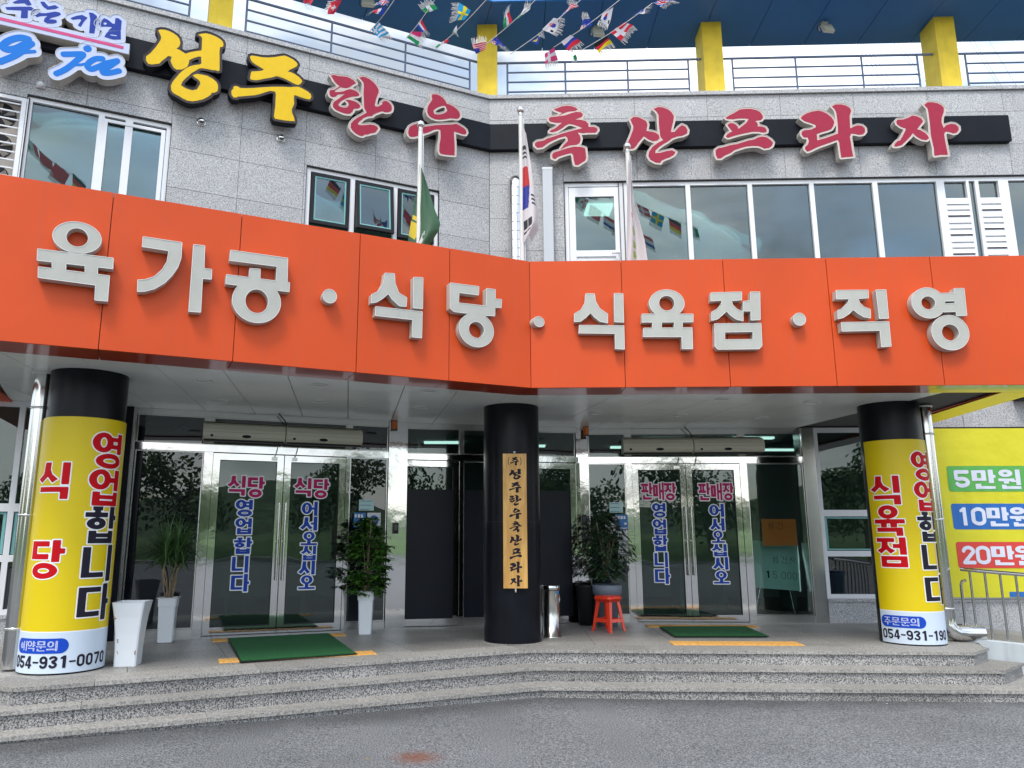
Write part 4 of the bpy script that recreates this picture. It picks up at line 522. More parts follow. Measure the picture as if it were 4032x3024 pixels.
# nosing lines of the three steps, from left to right; each ends behind the building
N3=rounded([(-4.15,6.55),(-3.68,6.33),(.50,8.38),(5.09,8.20),(5.45,8.52)],2,.28)
N2=rounded([(-5.2,5.50),(-3.78,6.10),(.56,8.16),(5.22,7.96),(5.74,8.43)],2,.26)
N1=[(-5.6,5.08),(-3.65,5.93),(.60,7.88),(5.22,7.70),(6.3,8.75)]
def split_line(P,step,off):
    """cut a polyline into pieces about step long; returns lists of points"""
    L=[0]
    for a,b in zip(P,P[1:]): L.append(L[-1]+math.hypot(b[0]-a[0],b[1]-a[1]))
    def at(s):
        for i in range(len(P)-1):
            if s<=L[i+1]+1e-9:
                t=(s-L[i])/max(L[i+1]-L[i],1e-9); return (P[i][0]+t*(P[i+1][0]-P[i][0]),P[i][1]+t*(P[i+1][1]-P[i][1]))
        return P[-1]
    cuts=[0]; s=off
    while s<L[-1]-.2: cuts.append(s); s+=step
    cuts.append(L[-1]); out=[]
    for a,b in zip(cuts,cuts[1:]): out.append([at(a+.002)]+[P[i] for i in range(len(P)) if a+.01<L[i]<b-.01]+[at(b-.002)])
    return out
def offs(P,d):
    out=[]
    for i,p in enumerate(P):
        a=P[max(i-1,0)]; b=P[min(i+1,len(P)-1)]; dx,dy=b[0]-a[0],b[1]-a[1]; l=math.hypot(dx,dy); out.append((p[0]-dy/l*d,p[1]+dx/l*d))
    return out
def step(name,P,z,zb,tread,stp,off):
    root=tag(thing(name,None,None),kind='structure')
    full=offs(P,.022)
    for pc in split_line(P,stp,off):
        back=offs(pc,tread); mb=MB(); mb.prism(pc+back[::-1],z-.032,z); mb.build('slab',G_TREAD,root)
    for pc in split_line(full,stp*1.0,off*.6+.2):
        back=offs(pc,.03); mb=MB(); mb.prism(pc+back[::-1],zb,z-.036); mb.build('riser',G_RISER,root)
    return root
step('step',N1,.14,-.02,.50,1.48,.75); step('step',N2,.28,.12,.46,1.33,.9); s3=step('step',N3,.42,.26,.36,1.33,1.1)
def core(P,z,ind):
    Q=offs(P,ind); poly=list(Q)+[(7.3,12.2),(-8.5,12.2)]; mb=MB(); mb.prism(poly,-.05,z); return mb
tag(core(N1,.10,.06).build('step_core',M_JOINT),kind='structure')
tag(core(N2,.24,.06).build('step_core',M_JOINT),kind='structure')
# landing, cut into granite slabs
plat=tag(thing('landing',None,None),kind='structure')
inner=offs(N3,.362)
mb=core(N3,.416,.06); mb.build('landing_bed',mat('joint_dirt',(.075,.07,.062),.9),plat)
def clip(poly,a,b):          # keep the part left of a->b
    out=[]
    for i in range(len(poly)):
        p,q=poly[i],poly[(i+1)%len(poly)]; s=lambda r:(b[0]-a[0])*(r[1]-a[1])-(b[1]-a[1])*(r[0]-a[0])
        sp,sq=s(p),s(q)
        if sp>=0: out.append(p)
        if (sp>0)!=(sq>0) and abs(sp-sq)>1e-9: t=sp/(sp-sq); out.append((p[0]+t*(q[0]-p[0]),p[1]+t*(q[1]-p[1])))
    return out
def clip_poly(poly,lines):
    for a,b in lines:
        poly=clip(poly,a,b)
        if len(poly)<3: return None
    return poly
kx=.50-.1; lim=.36
def landing_zone(fr,us,vs_,ln,side):
    (x,y),a=FR[fr]
    for i in range(len(us)-1):
        for j in range(len(vs_)-1):
            g=.003; q=[Wp(fr,us[i]+g,vs_[j]-g),Wp(fr,us[i+1]-g,vs_[j]-g),Wp(fr,us[i+1]-g,vs_[j+1]+g),Wp(fr,us[i]+g,vs_[j+1]+g)]
            q=[(p.x,p.y) for p in q]; ar=sum(q[k][0]*q[(k+1)%4][1]-q[(k+1)%4][0]*q[k][1] for k in range(4))
            if ar<0: q=q[::-1]
            q=clip_poly(q,ln)
            if q and len(q)>2:
                A=abs(sum(q[k][0]*q[(k+1)%len(q)][1]-q[(k+1)%len(q)][0]*q[k][1] for k in range(len(q))))/2
                if A>.02: m=MB(); m.prism(q,.395,.42); m.build('floor_slab',G_FLOOR,plat)
m=MB(); m.prism([(-4.9,7.0),(-4.12,6.62),(-3.70,6.45),(-3.1,6.80),(-3.3,7.35),(-4.9,8.0)],.395,.4192); m.build('floor_slab',G_FLOOR,plat)
m=MB(); m.prism([(4.75,8.40),(5.10,8.35),(5.45,8.62),(5.60,9.1),(5.3,9.3),(4.8,8.9)],.395,.4192); m.build('floor_slab',G_FLOOR,plat)
mid=((.30,8.6),(.05,12.0)) ; midr=(mid[1],mid[0])
Li=offs([N3[1],N3[2]],.362); Ri=offs([N3[-3],N3[-2]],.362)
landing_zone('UL',[-8.2+.9*k for k in range(11)],[2.98-.45*k for k in range(9)],[(Li[0],Li[1]),((.30,8.6),(.05,12.0)),tuple(offs([N3[0],N3[1]],.39))],0)
landing_zone('UR',[-.6+.9*k for k in range(8)],[2.46-.45*k for k in range(8)],[(Ri[0],Ri[1]),midr,tuple(offs([N3[-2],N3[-1]],.42)),((5.25,8.8),(6.45,10.3))],1)
# ================================================================= SHELL OF THE BUILDING
B=thing('building','two storey grey granite building with orange canopy and blue roof visor','building',(0,0,0))
# --- upper wall: granite slabs over a backing, openings cut out
HUL=[(-7.3,-6.22,5.0,6.86),(-6.25,-4.60,5.0,6.91),(-2.83,-.83,5.5,6.70)]; HUR=[(1.16,2.08,4.0,7.0),(2.0,9.9,5.30,7.0)]
rows=[4.0,4.95,5.50,5.75+.30,6.56,7.05,7.55,8.18,8.42]
rowsL=[3.9,4.4,4.95,5.50,6.02,6.56,7.05,7.55,8.18,8.42]
rowsR=[3.9,4.3,4.85,5.35,5.87,6.40,6.96,7.51,8.06,8.42]
def upper(fr,us,rws,holes,ulo,uhi):
    root=B; (x,y),a=FR[fr]
    def T(mb,name,m):
        o=mb.build(name,m,B); o.location=(x,y,0); o.rotation_euler=(0,0,a); return o
    mb=MB()
    for (a0,b0,c0,d0) in rects_minus((ulo,uhi,3.5,8.44),holes): mb.box(a0,b0,0,.22,c0,d0)
    T(mb,'wall',M_JOINT)
    for i in range(len(us)-1):
        for j in range(len(rws)-1):
            rs=rects_minus((us[i]+.003,us[i+1]-.003,rws[j]+.003,rws[j+1]-.003),holes)
            if not rs: continue
            mb=MB(); d=random.uniform(0,.0015)
            for (a0,b0,c0,d0) in rs: mb.box(a0,b0,-.0-.002-d,.025,c0,d0)
            T(mb,'granite_slab',G_WALL)
    # parapet cap stones
    cs=us
    for i in range(len(cs)-1):
        mb=MB(); mb.box(cs[i]+.002,cs[i+1]-.002,-.04,.24,8.425,8.487); T(mb,'cap_stone',G_WALL)
    # jamb and lintel linings of the openings
    for h in holes[:3]:
        mb=MB(); mb.box(h[0],h[0]+.008,-.0,.2,h[2],h[3]-.02); mb.box(h[1]-.008,h[1],0,.2,h[2],h[3]-.02); mb.box(h[0],h[1],.0,.2,h[3]-.018,h[3]); T(mb,'opening_lining',M_DARK)
upper('UL',[-8.6,-7.6,-6.6,-5.61,-4.61,-3.73,-2.86,-1.84,-.85,-.0],rowsL,HUL,-8.6,0)
upper('UR',[0.0,1.155,2.30,3.44,4.58,5.72,6.86,8.0,9.1,10.2],rowsR,HUR,0,10.2)
def bpart(name,mb,m,fr,parent=None):
    o=mb.build(name,m,parent or B)
    if parent is None: (x,y),a=FR[fr]; o.location=(x,y,0); o.rotation_euler=(0,0,a)
    return o
# pillars, roof visor, rail
for fr,u in (('UL',-4.24),('UL',-8.2),('UR',3.54),('UR',7.34)):
    mb=MB(); mb.box(u,u+.32,.35,.78,8.3,10.0); bpart('roof_pillar',mb,M_YEL,fr)
mb=MB(); mb.box(-.20,.13,.29,.73,8.3,10.0); o=bpart('roof_pillar',mb,M_YEL,'UR')
def visor(fr,us,lo_mit,hi_mit):
    for i in range(len(us)-1):
        a,b=us[i]+.004,us[i+1]-.004; t=math.tan(R(13.17))
        # mitre at the kink: the boundary between the wings runs along the bisector
        def cu(u,v,end):
            if end: return u+(-v*t if fr=='UL' else v*t)
            return u
        A0=a; B0=b; f0=(i==0 and fr=='UR'); f1=(i==len(us)-2 and fr=='UL')
        pts=[(cu(A0,.25,f0),-.25),(cu(B0,.25,f1),-.25),(cu(B0,-1.03,f1),1.03),(cu(A0,-1.03,f0),1.03)]
        mb=MB(); mb.prism(pts,10.0,10.05); bpart('visor_panel',mb,M_BLUE,fr)
    a,b=us[0],us[-1]; t=.234
    mb=MB(); mb.prism([(a+(.25*t if fr=='UR' else 0)*1,-.25),(b-(.25*t if fr=='UL' else 0),-.25),(b+(1.03*t if fr=='UL' else 0),1.03),(a-(1.03*t if fr=='UR' else 0),1.03)],10.06,10.5); bpart('visor_body',mb,M_BLUE,fr)
    for i in range(len(us)-1):
        A0=us[i]+.004+(.27*t if (i==0 and fr=='UR') else 0); B0=us[i+1]-.004-(.27*t if (i==len(us)-2 and fr=='UL') else 0)
        mb=MB(); mb.box(A0,B0,-.29,-.252,9.985,10.52); bpart('visor_fascia',mb,M_LBLUE,fr)
visor('UL',[-9.2,-8.28,-7.36,-6.44,-5.52,-4.6,-3.68,-2.76,-1.84,-.92,0],0,1)
visor('UR',[0,.92,1.84,2.76,3.65,4.55,5.47,6.39,7.3,8.2,9.1,10.2],1,0)
def rail(fr,posts,ends):
    mb=MB()
    for z,r in ((9.41,.020),(9.23,.015),(9.05,.015),(8.87,.015)):
        e0,e1=(posts[0],posts[-1]) if z<9.4 else ends
        mb.tube([(e0,.5,z),(e1,.5,z)],r,8)
    for p in posts: mb.tube([(p,.5,8.45),(p,.5,9.40)],.016,8)
    return bpart('terrace_rail',mb,M_RAIL,fr)
rail('UR',[.30,1.27,2.31,3.32],(.05,3.6)); rail('UR',[4.05,5.09,6.17,7.08],(3.8,7.4)); rail('UR',[7.86,8.9,9.9],(7.6,10.1))
rail('UL',[-3.72,-2.45,-1.25,-.12],(-3.95,.10)); rail('UL',[-8.0,-6.9,-5.8,-4.5],(-8.0,-4.2))
# terrace floor slab and rear parapet hidden behind the wall
for fr,a,b in (('UL',-8.6,0),('UR',0,10.2)):
    mb=MB(); mb.box(a,b,.23,3.2,8.0,8.1); bpart('terrace_floor',mb,M_JOINT,fr)
mb=MB(); mb.box(-.006,.006,-.004,.01,4.0,7.51); bpart('corner_joint',mb,M_DARK,'UR')
# --- sign band
for fr,a,b in (('UL',-8.0,0.0),('UR',0.0,7.99)):
    mb=MB(); t=.0234*10*.10
    if fr=='UL': mb.prism([(a,-.003),(a,-.10),(b-.1*.234,-.10),(b,-.003)],7.512,7.94)
    else: mb.prism([(a,-.003),(a+.1*.234,-.10),(b,-.10),(b,-.003)],7.512,7.94)
    bpart('sign_band',mb,M_BLK,fr)
# --- canopy: orange fascia panels, soffit tiles, deck
ZB,ZT=3.10,4.48
def mitre(u,v): return u
def fascia(fr,us):
    t=.234
    for i in range(len(us)-1):
        g=.0035; a,b=us[i]+g,us[i+1]-g; k0=(fr=='FR' and i==0); k1=(fr=='FL' and i==len(us)-2)
        vf,vb=0,-.43
        p=lambda u,v,k:u+(-(v)*t if fr=='FL' else (v)*t)*(1 if k else 0)
        mb=MB()
        fz=[(p(a,0,k0),0),(p(b,0,k1),0),(p(b,-.03,k1),.03),(p(a,-.03,k0),.03)]
        mb.prism(fz,ZB,ZT)
        fz=[(p(a,-.03,k0),.0301),(p(b,-.03,k1),.0301),(p(b,vb,k1),.43),(p(a,vb,k0),.43)]
        mb.prism(fz,ZT-.02,ZT)
        o=bpart('fascia_panel',mb,M_ORANGE,fr)
        mb=MB(); mb.prism(fz,ZB,ZB+.02); mb.build('panel_return',M_OUND,o)
    mb=MB(); mb.box(us[0],us[-1]-(.1 if fr=='FL' else 0),.035,.4,ZB+.03,ZT-.03); bpart('fascia_core',mb,M_FCORE,fr)
fascia('FR',[0,.975,2.05,3.13,4.21,5.45]); fascia('FL',[-5.0,-4.08+.05,-3.0+.03,-1.86,-.92,0])
ca,sa=math.cos(R(9.7)),math.sin(R(9.7))
def EP(e,f): return (e*ca-f*sa,e*sa+f*ca)
Lf=[Wp('FL',-4.95,-.43),Wp('FL',0,-.43)]; Rf=[Wp('FR',0,-.43),Wp('FR',5.04,-.43)]
kk=Vector((.50,8.165))
wallR=[(7.2,10.72),(2.0,10.895)]
lines=[((-4.35,6.03),(kk.x,kk.y)),((kk.x,kk.y),(5.6,7.99)),((5.60,7.6),(5.84,11.2)),((-5.45,8.70),(-4.1,6.0))]
lines_cut=[lines[2],lines[3],((7.2,10.76),(1.45,10.96)),((1.45,10.96),(-1.2,10.30)),]
for i in range(-9,13):
    for j in range(0,9):
        e0=-1.205+.58*i; f0=6.89+.6*j-1.2
        g=.004; q=[EP(e0+g,f0+g),EP(e0+.58-g,f0+g),EP(e0+.58-g,f0+.6-g),EP(e0+g,f0+.6-g)]
        for side in (0,):
            # front edge: concave, handle as union of the two half planes by splitting at the kink's vertical plane
            parts=[]
            for ln,half in ((lines[0],((kk.x,kk.y-9),(kk.x,kk.y+9))),(lines[1],((kk.x,kk.y+9),(kk.x,kk.y-9)))):
                p=clip_poly(q,[ln,half,lines[2],lines[3]])
                if p: parts.append(p)
            # keep it outside the building
            keep=[]
            for p in parts:
                c=(sum(a[0] for a in p)/len(p),sum(a[1] for a in p)/len(p))
                if c[0]<-1.25: p=clip(p,(-1.2,10.62),(-5.5,8.95))
                elif c[0]<1.45: p=clip(p,(1.6,11.15),(-1.6,10.52))
                else: p=clip(p,(7,10.90),(1.3,11.08))
                if len(p)>2: keep.append(p)
            if keep:
                A=sum(abs(sum(p[k][0]*p[(k+1)%len(p)][1]-p[(k+1)%len(p)][0]*p[k][1] for k in range(len(p))))/2 for p in keep)
                if A<.01: continue
                mb=MB()
                for p in keep: mb.prism(p,3.12,3.14)
                mb.build('soffit_tile',M_SOFF,B)
mb=MB(); mb.prism([(-5.6,8.7),(-4.35,6.05),(.50,8.17),(5.68,7.99),(5.88,11.0),(1.5,11.2),(-1.5,10.5)],3.145,3.2); mb.build('soffit_backing',M_JOINT,B)
mb=MB(); mb.prism([(-5.6,8.7),(-4.35,6.05),(.50,8.17),(5.68,7.99),(5.88,11.0),(1.5,11.2),(-1.5,10.5)],3.95,4.05); mb.build('canopy_deck',M_JOINT,B)
# canopy return on the right end and on the left end (underside bands)
def band(pts,z0,z1,m,name):
    mb=MB(); mb.prism(pts,z0,z1); mb.build(name,m,B)
e=Wp('FR',5.05,-.436); f=Wp('FR',5.45,-.436)
band([(e.x+.003,e.y),(f.x,f.y),(6.22,10.70),(5.85,10.72)],ZB,ZB+.02,M_OUND,'canopy_end_band')
band([(f.x-.02,f.y),(f.x+.01,f.y),(6.24,10.70),(6.21,10.70)],ZB+.021,ZT,M_ORANGE,'canopy_end_panel')
band([(-5.83,8.55),(-4.80,6.2),(-4.45,6.2),(-5.43,8.74)],ZB,ZB+.02,M_ORANGE,'canopy_end_band')
# ================================================================= UPPER WINDOWS
def win(fr,name,u0,u1,z0,z1,mull,fw=.05,y=.05,glassm=GL_UP,label=None,sashes=None,fm=M_WHITE):
    (x,yy),a=FR[fr]; mb=MB()
    mb.box(u0,u1,y-.02,y+.05,z1-fw,z1); mb.box(u0,u1,y-.02,y+.05,z0,z0+fw); mb.box(u0,u0+fw,y-.02,y+.05,z0+fw,z1-fw); mb.box(u1-fw,u1,y-.02,y+.05,z0+fw,z1-fw)
    for m0,m1 in mull: mb.box(m0,m1,y-.02,y+.05,z0+fw,z1-fw)
    o=mb.build(name,fm,B); o.location=(x,yy,0); o.rotation_euler=(0,0,a)
    cuts=[u0+fw]+[q for m in mull for q in m]+[u1-fw]
    for i in range(0,len(cuts),2):
        if sashes and sashes[i//2]=='skip': continue
        g=MB(); g.box(cuts[i],cuts[i+1],y+.02,y+.026,z0+fw,z1-fw); g.build('pane',glassm,o)
    return o
w1=win('UL','window',-6.25,-4.60,5.0,6.90,[(-5.46,-5.39),(-5.15,-5.06)],.06)
mb=MB(); mb.box(-5.39,-4.67,.02,.045,6.76,6.80); mb.box(-5.39,-5.35,.02,.045,5.06,6.76); mb.box(-4.72,-4.67,.02,.045,5.06,6.76); mb.build('sash',M_WHITE,w1)
w2=win('UL','window',-2.82,-.84,5.5,6.69,[(-2.19,-2.12),(-1.54,-1.48)],.06,sashes=['skip','skip','skip'])
for i,(a,b,tilt) in enumerate(((-2.75,-2.20,0),(-2.11,-1.55,R(-7)),(-1.47,-.91,0))):
    s=MB(); g=.05
    for q in ((a,b,6.62-g,6.62),(a,b,5.86,5.86+g),(a,a+g,5.86+g,6.62-g),(b-g,b,5.86+g,6.62-g)): s.box(q[0],q[1],-.02,.03,q[2]-6.62,q[3]-6.62)
    o=s.build('sash',M_DARK,w2); o.location=(0,.03,6.62); o.rotation_euler=(tilt,0,0)
    s2=MB()
    for q in ((a+g,b-g,6.62-g-.02,6.62-g),(a+g,b-g,5.86+g,5.88+g),(a+g,a+g+.02,5.88+g,6.60-g),(b-g-.02,b-g,5.88+g,6.60-g)): s2.box(q[0],q[1],-.012,.02,q[2]-6.62,q[3]-6.62)
    o=s2.build('gasket',M_GASKET,w2); o.location=(0,.03,6.62); o.rotation_euler=(tilt,0,0)
    s3_=MB(); s3_.box(a+g,b-g,.0,.006,5.86+g-6.62,6.62-g-6.62); o=s3_.build('pane',GL_UP,w2); o.location=(0,.03,6.62); o.rotation_euler=(tilt,0,0)
mb=MB(); mb.box(-2.76,-.90,.10,.12,5.5,5.85); mb.build('lower_panel',GL_PANEL,w2)
w3=win('UR','window',2.08,9.9,5.30,6.99,[(3.04,3.11),(3.99,4.06),(4.93,5.00),(5.89,5.965),(6.85,6.97),(7.30,7.34),(7.43,7.485),(7.78,7.93),(8.86,8.93)],.07,sashes=[0,0,0,0,0,'skip',0,'skip',0,0])
for a,b in ((6.97,7.30),(7.485,7.78)):
    k=MB(); k.box(a,b,.08,.09,6.66,6.92); k.build('pane',GL_UP,w3)
    z=6.65
    while z>5.40:
        tall=.104
        k=MB(); k.add([(a,.02,z-tall),(b,.02,z-tall),(b,.045,z),(a,.045,z),(a,.035,z-tall),(b,.035,z-tall),(b,.06,z),(a,.06,z)],[(0,1,2,3),(7,6,5,4),(0,4,5,1),(3,2,6,7),(0,3,7,4),(1,5,6,2)]); k.build('slat',M_WHITE,w3); ns_=globals().get('ns_',0)+1; z-=.0915+(.03 if ns_%3==0 else 0)
    k=MB(); k.box(a,b,.09,.10,5.37,6.66); k.build('louver_back',mat('louver_back_grey',(.34,.32,.32),.7),w3)
# terrace door
dr=MB()
for q in ((1.16,1.23,4.06,6.92),(2.01,2.075,4.06,6.92),(1.16,2.075,6.925,6.985)): dr.box(q[0],q[1],.03,.10,q[2],q[3])
for q in ((1.235,1.33,4.08,6.90),(1.99-.08+.02,2.005,4.08,6.90)): dr.box(q[0],q[1],.015,.075,q[2],q[3])
for q in ((1.33,1.93,6.75,6.90),(1.33,1.93,5.77,5.87)): dr.box(q[0],q[1],.015,.075,q[2],q[3])
d1=bpart('terrace_door',dr,M_WHITE,'UR')
k=MB(); k.box(1.33,1.93,.04,.046,5.87,6.75); k.build('pane',GL_UP,d1)
k=MB(); k.box(1.33,1.93,.035,.055,4.1,5.77)
for i in range(12): k.box(1.335+.05*i,1.345+.05*i,.028,.035,4.1,5.76)
k.build('lower_panel',M_WHITE,d1)
k=MB(); k.tube([(1.975,-.0,5.80),(1.975,-.04,5.80),(1.86,-.04,5.80)],.011,8); k.build('handle',M_BRUSH,d1)
# ventilation louver with the condenser fans behind it (far left)
lv=MB(); 
for q in ((-7.3,-6.23,6.80,6.86),(-6.30,-6.23,5.0,6.80),(-6.78,-6.74,5.0,6.8)): lv.box(q[0],q[1],.0,.05,q[2],q[3])
lo_=bpart('vent_louver',lv,M_WHITE,'UL')
z=6.76
while z>5.5: k=MB(); k.box(-7.3,-6.31,.02,.035,z-.008,z+.008); k.build('louver_bar',M_WHITE,lo_); z-=.105
k=MB(); k.box(-7.3,-6.25,.13,.4,5.0,6.86,0)
for zc in (6.62,6.22,5.82):
    for xc in (-6.52,-6.98):
        n=20; k.add([(xc+.17*math.cos(2*PI*i/n),.125,zc+.17*math.sin(2*PI*i/n)) for i in range(n)],[tuple(range(n-1,-1,-1))],1)
        for i in range(5):
            a=2*PI*i/5; k.add([(xc+.03*math.cos(a),.118,zc+.03*math.sin(a)),(xc+.16*math.cos(a+.2),.115,zc+.16*math.sin(a+.2)),(xc+.16*math.cos(a+.75),.122,zc+.16*math.sin(a+.75))],[(0,1,2),(2,1,0)],0)
k.build('condenser',[mat('condenser_beige',(.42,.38,.34),.6),M_DARK],lo_)
# ================================================================= GROUND FLOOR FRONT
def steelpart(name,boxes,fr,m=M_STEEL,parent=None):
    for b in boxes: mb=MB(); mb.box(*b); o=bpart(name,mb,m,fr,parent)
    return o
def leaf(fr,u0,u1,hside,letters,film=False,gl=GL_DOOR,closer=True):
    s=.082; mb=MB(); y0,y1=.0,.045
    for q in ((u0,u0+s,.43,2.60),(u1-s,u1,.43,2.60),(u0+s,u1-s,2.52,2.60),(u0+s,u1-s,.43,.52)): mb.box(q[0],q[1],y0,y1,q[2],q[3])
    o=bpart('door_leaf',mb,M_STEEL,fr)
    g=MB(); g.box(u0+s,u1-s,.02,.027,.52,2.52); g.build('glass',gl,o)
    t=MB(); e=.006
    for q in ((u0+s,u1-s,2.514,2.52),(u0+s,u1-s,.52,.526),(u0+s,u0+s+e,.52,2.52),(u1-s-e,u1-s,.52,2.52)): t.box(q[0],q[1],-.004,.0195,q[2],q[3])
    t.build('glazing_bead',M_DARK,o)
    if film:
        f=MB(); f.box(u0+s+.006,u1-s-.006,.012,.018,.526,2.21); f.build('window_film',M_FILM,o)
    if hside is not None:
        hx=u0+.035 if hside<0 else u1-.035
        h=MB(); h.tube([(hx,-.055,1.05),(hx,-.055,2.0)],.014,10)
        for z in (1.18,1.88): h.tube([(hx,0,z),(hx,-.05,z)],.009,8)
        h.build('handle',M_BRUSH,o)
        k=MB(); 
        k.lathe([(0,0),(.024,0),(.024,.01),(0,.012)],n=14); ob=k.build('lock',M_BRUSH,o); ob.location=(hx,-.001,1.52); ob.rotation_euler=(R(90),0,0)
    if closer and not film:
        c=MB(); cx=u1-.12 if hside>0 else u0+.12; c.box(cx-.035,cx+.035,-.03,-.001,2.535,2.575); c.tube([(cx,-.02,2.57),(cx+.02,-.05,2.64),(cx+.03,-.02,2.70)],.006,6); c.build('door_closer',M_BRUSH,o)
    for (c,u_0,u_1,z_0,z_1) in letters:
        col=M_PMAG if c in '판매장' or (c in '식당') else M_PSB
        sticker(c,(u_0,u_1,z_0,z_1),o,col,M_PW,.012,.013,tk=1.14)
    return o
Gd=DATA['G']
# left entrance
leaf('DL',-.86,-.005,1,Gd['doorL1']); leaf('DL',.005,.79,-1,Gd['doorL2'])
steelpart('door_frame',[(-.97,-.865,-.01,.09,.42,2.61),(.795,.845,-.01,.09,.42,2.61)],'DL')
steelpart('transom_bar',[(-1.76,1.36,-.02,.09,2.612,2.70)],'DL')
def pane(name,fr,u0,u1,z0,z1,gl,y=.03,frame=.012):
    mb=MB(); mb.box(u0,u1,y,y+.008,z0,z1); o=bpart(name,mb,gl,fr)
    if frame:
        k=MB()
        for q in ((u0,u1,z1-frame,z1),(u0,u1,z0,z0+frame),(u0,u0+frame,z0+frame,z1-frame),(u1-frame,u1,z0+frame,z1-frame)): k.box(q[0],q[1],y-.02,y-.001,q[2],q[3])
        k.build('pane_frame',M_BRUSH,o)
    return o
pane('side_pane','DL',-1.75,-.975,.515,2.61,GL_PANEL); pane('side_pane','DL',.85,1.355,.515,2.61,GL_PANEL)
steelpart('sill_panel',[(-1.76,-.972,-.0,.06,.42,.512),(.847,1.36,-.0,.06,.42,.512)],'DL',M_BRUSH)
for a,b in ((-1.75,-.98),(-.88,.79),(.86,1.355)): pane('transom_pane','DL',a,b,2.705,3.045,GL_PANEL if a<-1 else GL_PANEL)
steelpart('head_frame',[(-1.76,1.36,.0,.09,3.046,3.118),(-.978,-.882,.0,.08,2.702,3.044),(.792,.858,0,.08,2.702,3.044)],'DL',M_BRUSH)
steelpart('pilaster',[(1.362,1.62,-.03,.4,.42,3.118)],'DL')
steelpart('pilaster',[(-1.80,-1.762,-.03,.3,.42,3.118)],'DL',M_BRUSH)
steelpart('dark_pilaster',[(-2.10,-1.802,-.05,.3,.42,3.118)],'DL',M_COLBLK)
# centre front
leaf('DC',-.828,-.013,None,[],True,closer=False); leaf('DC',.86,1.66,None,[],True,closer=False)
steelpart('mullion',[(-.012,.042,-.01,.09,.42,2.61),(.806,.858,-.01,.09,.42,2.61)],'DC')
p=pane('side_pane','DC',.045,.803,.515,2.60,GL_DOOR)
k=MB(); k.box(.06,.79,.018,.026,.53,2.21); k.build('window_film',M_FILM,p)
steelpart('sill_panel',[(.043,.805,0,.06,.42,.512)],'DC',M_BRUSH)
steelpart('transom_bar',[(-.83,1.70,-.02,.09,2.612,2.69)],'DC')
for a,b in ((-.82,-.01),(.045,.80),(.86,1.66)): pane('transom_pane','DC',a,b,2.695,3.045,GL_DOOR)
steelpart('head_frame',[(-.83,1.70,.0,.09,3.046,3.118),(-.011,.041,0,.08,2.692,3.044),(.802,.858,0,.08,2.692,3.044)],'DC',M_BRUSH)
steelpart('door_frame',[(1.662,1.72,-.01,.09,.42,2.61)],'DC')
# right entrance
steelpart('pilaster',[(-.80,-.632,-.03,.35,.42,3.118)],'DR')
pR1=pane('side_pane','DR',-.63,-.10,.515,2.61,GL_DOOR)
leaf('DR',0.0,.757,1,Gd['doorR1']); leaf('DR',.765,1.525,-1,Gd['doorR2'])
steelpart('door_frame',[(-.098,-.005,-.01,.09,.42,2.61),(1.53,1.625,-.01,.09,.42,2.61)],'DR')
steelpart('transom_bar',[(-.63,2.43,-.02,.09,2.612,2.70)],'DR')
pR2=pane('side_pane','DR',1.63,2.425,.515,2.61,GL_SIDE)
steelpart('sill_panel',[(-.63,-.099,0,.06,.42,.512),(1.627,2.43,0,.06,.42,.512)],'DR',M_BRUSH)
for a,b in ((-.62,-.09),(-.01,1.53),(1.62,2.42)): pane('transom_pane','DR',a,b,2.705,3.045,GL_DOOR)
steelpart('head_frame',[(-.63,2.43,.0,.09,3.046,3.118),(-.088,-.012,0,.08,2.702,3.044),(1.532,1.618,0,.08,2.702,3.044)],'DR',M_BRUSH)
steelpart('pilaster',[(2.432,2.60,-.03,.3,.42,3.118)],'DR',M_BRUSH)
# white framed windows beside the entrances
def shopwin(fr,u0,u1,mull):
    mb=MB()
    for z0,z1 in ((.742,.80),(1.31,1.385),(1.86,1.95),(3.05,3.118)): mb.box(u0,u1,.0,.08,z0,z1)
    for z0,z1 in ((.80,1.31),(1.385,1.86),(1.95,3.05)):
        for m in [u0]+mull+[u1-.06]: mb.box(m,m+.06,.0,.08,z0,z1)
    o=bpart('window',mb,M_WHITE,fr); cs=[u0]+mull+[u1-.06]
    for a,b in zip(cs,cs[1:]):
        for z0,z1 in ((.80,1.31),(1.385,1.86),(1.95,3.05)):
            g=MB(); g.box(a+.06,b,.04,.047,z0,z1); g.build('pane',GL_DOOR if z0>1 else GL_PANEL,o)
        k=MB()
        for q in ((a+.07,b-.01,1.83,1.85),(a+.07,b-.01,1.395,1.415),(a+.07,a+.10,1.415,1.83),(b-.04,b-.01,1.415,1.83)): k.box(q[0],q[1],.02,.038,q[2],q[3])
        k.build('gasket',M_GASKET,o)
shopwin('DR',2.605,4.10,[3.35]); shopwin('DL',-3.95,-2.105,[-3.0])
def basewall(fr,us):
    for a,b in zip(us,us[1:]): mb=MB(); mb.box(a+.002,b-.002,-.03,.1,.30,.70); bpart('granite_slab',mb,G_WALL,fr)
    mb=MB(); mb.box(us[0],us[-1],-.05,.1,.702,.74); bpart('window_sill',mb,G_WALL,fr)
basewall('DR',[2.605,3.35,4.1]); basewall('DL',[-3.95,-3.0,-2.105]); basewall('DR',[4.103,5.0,5.9,6.8])
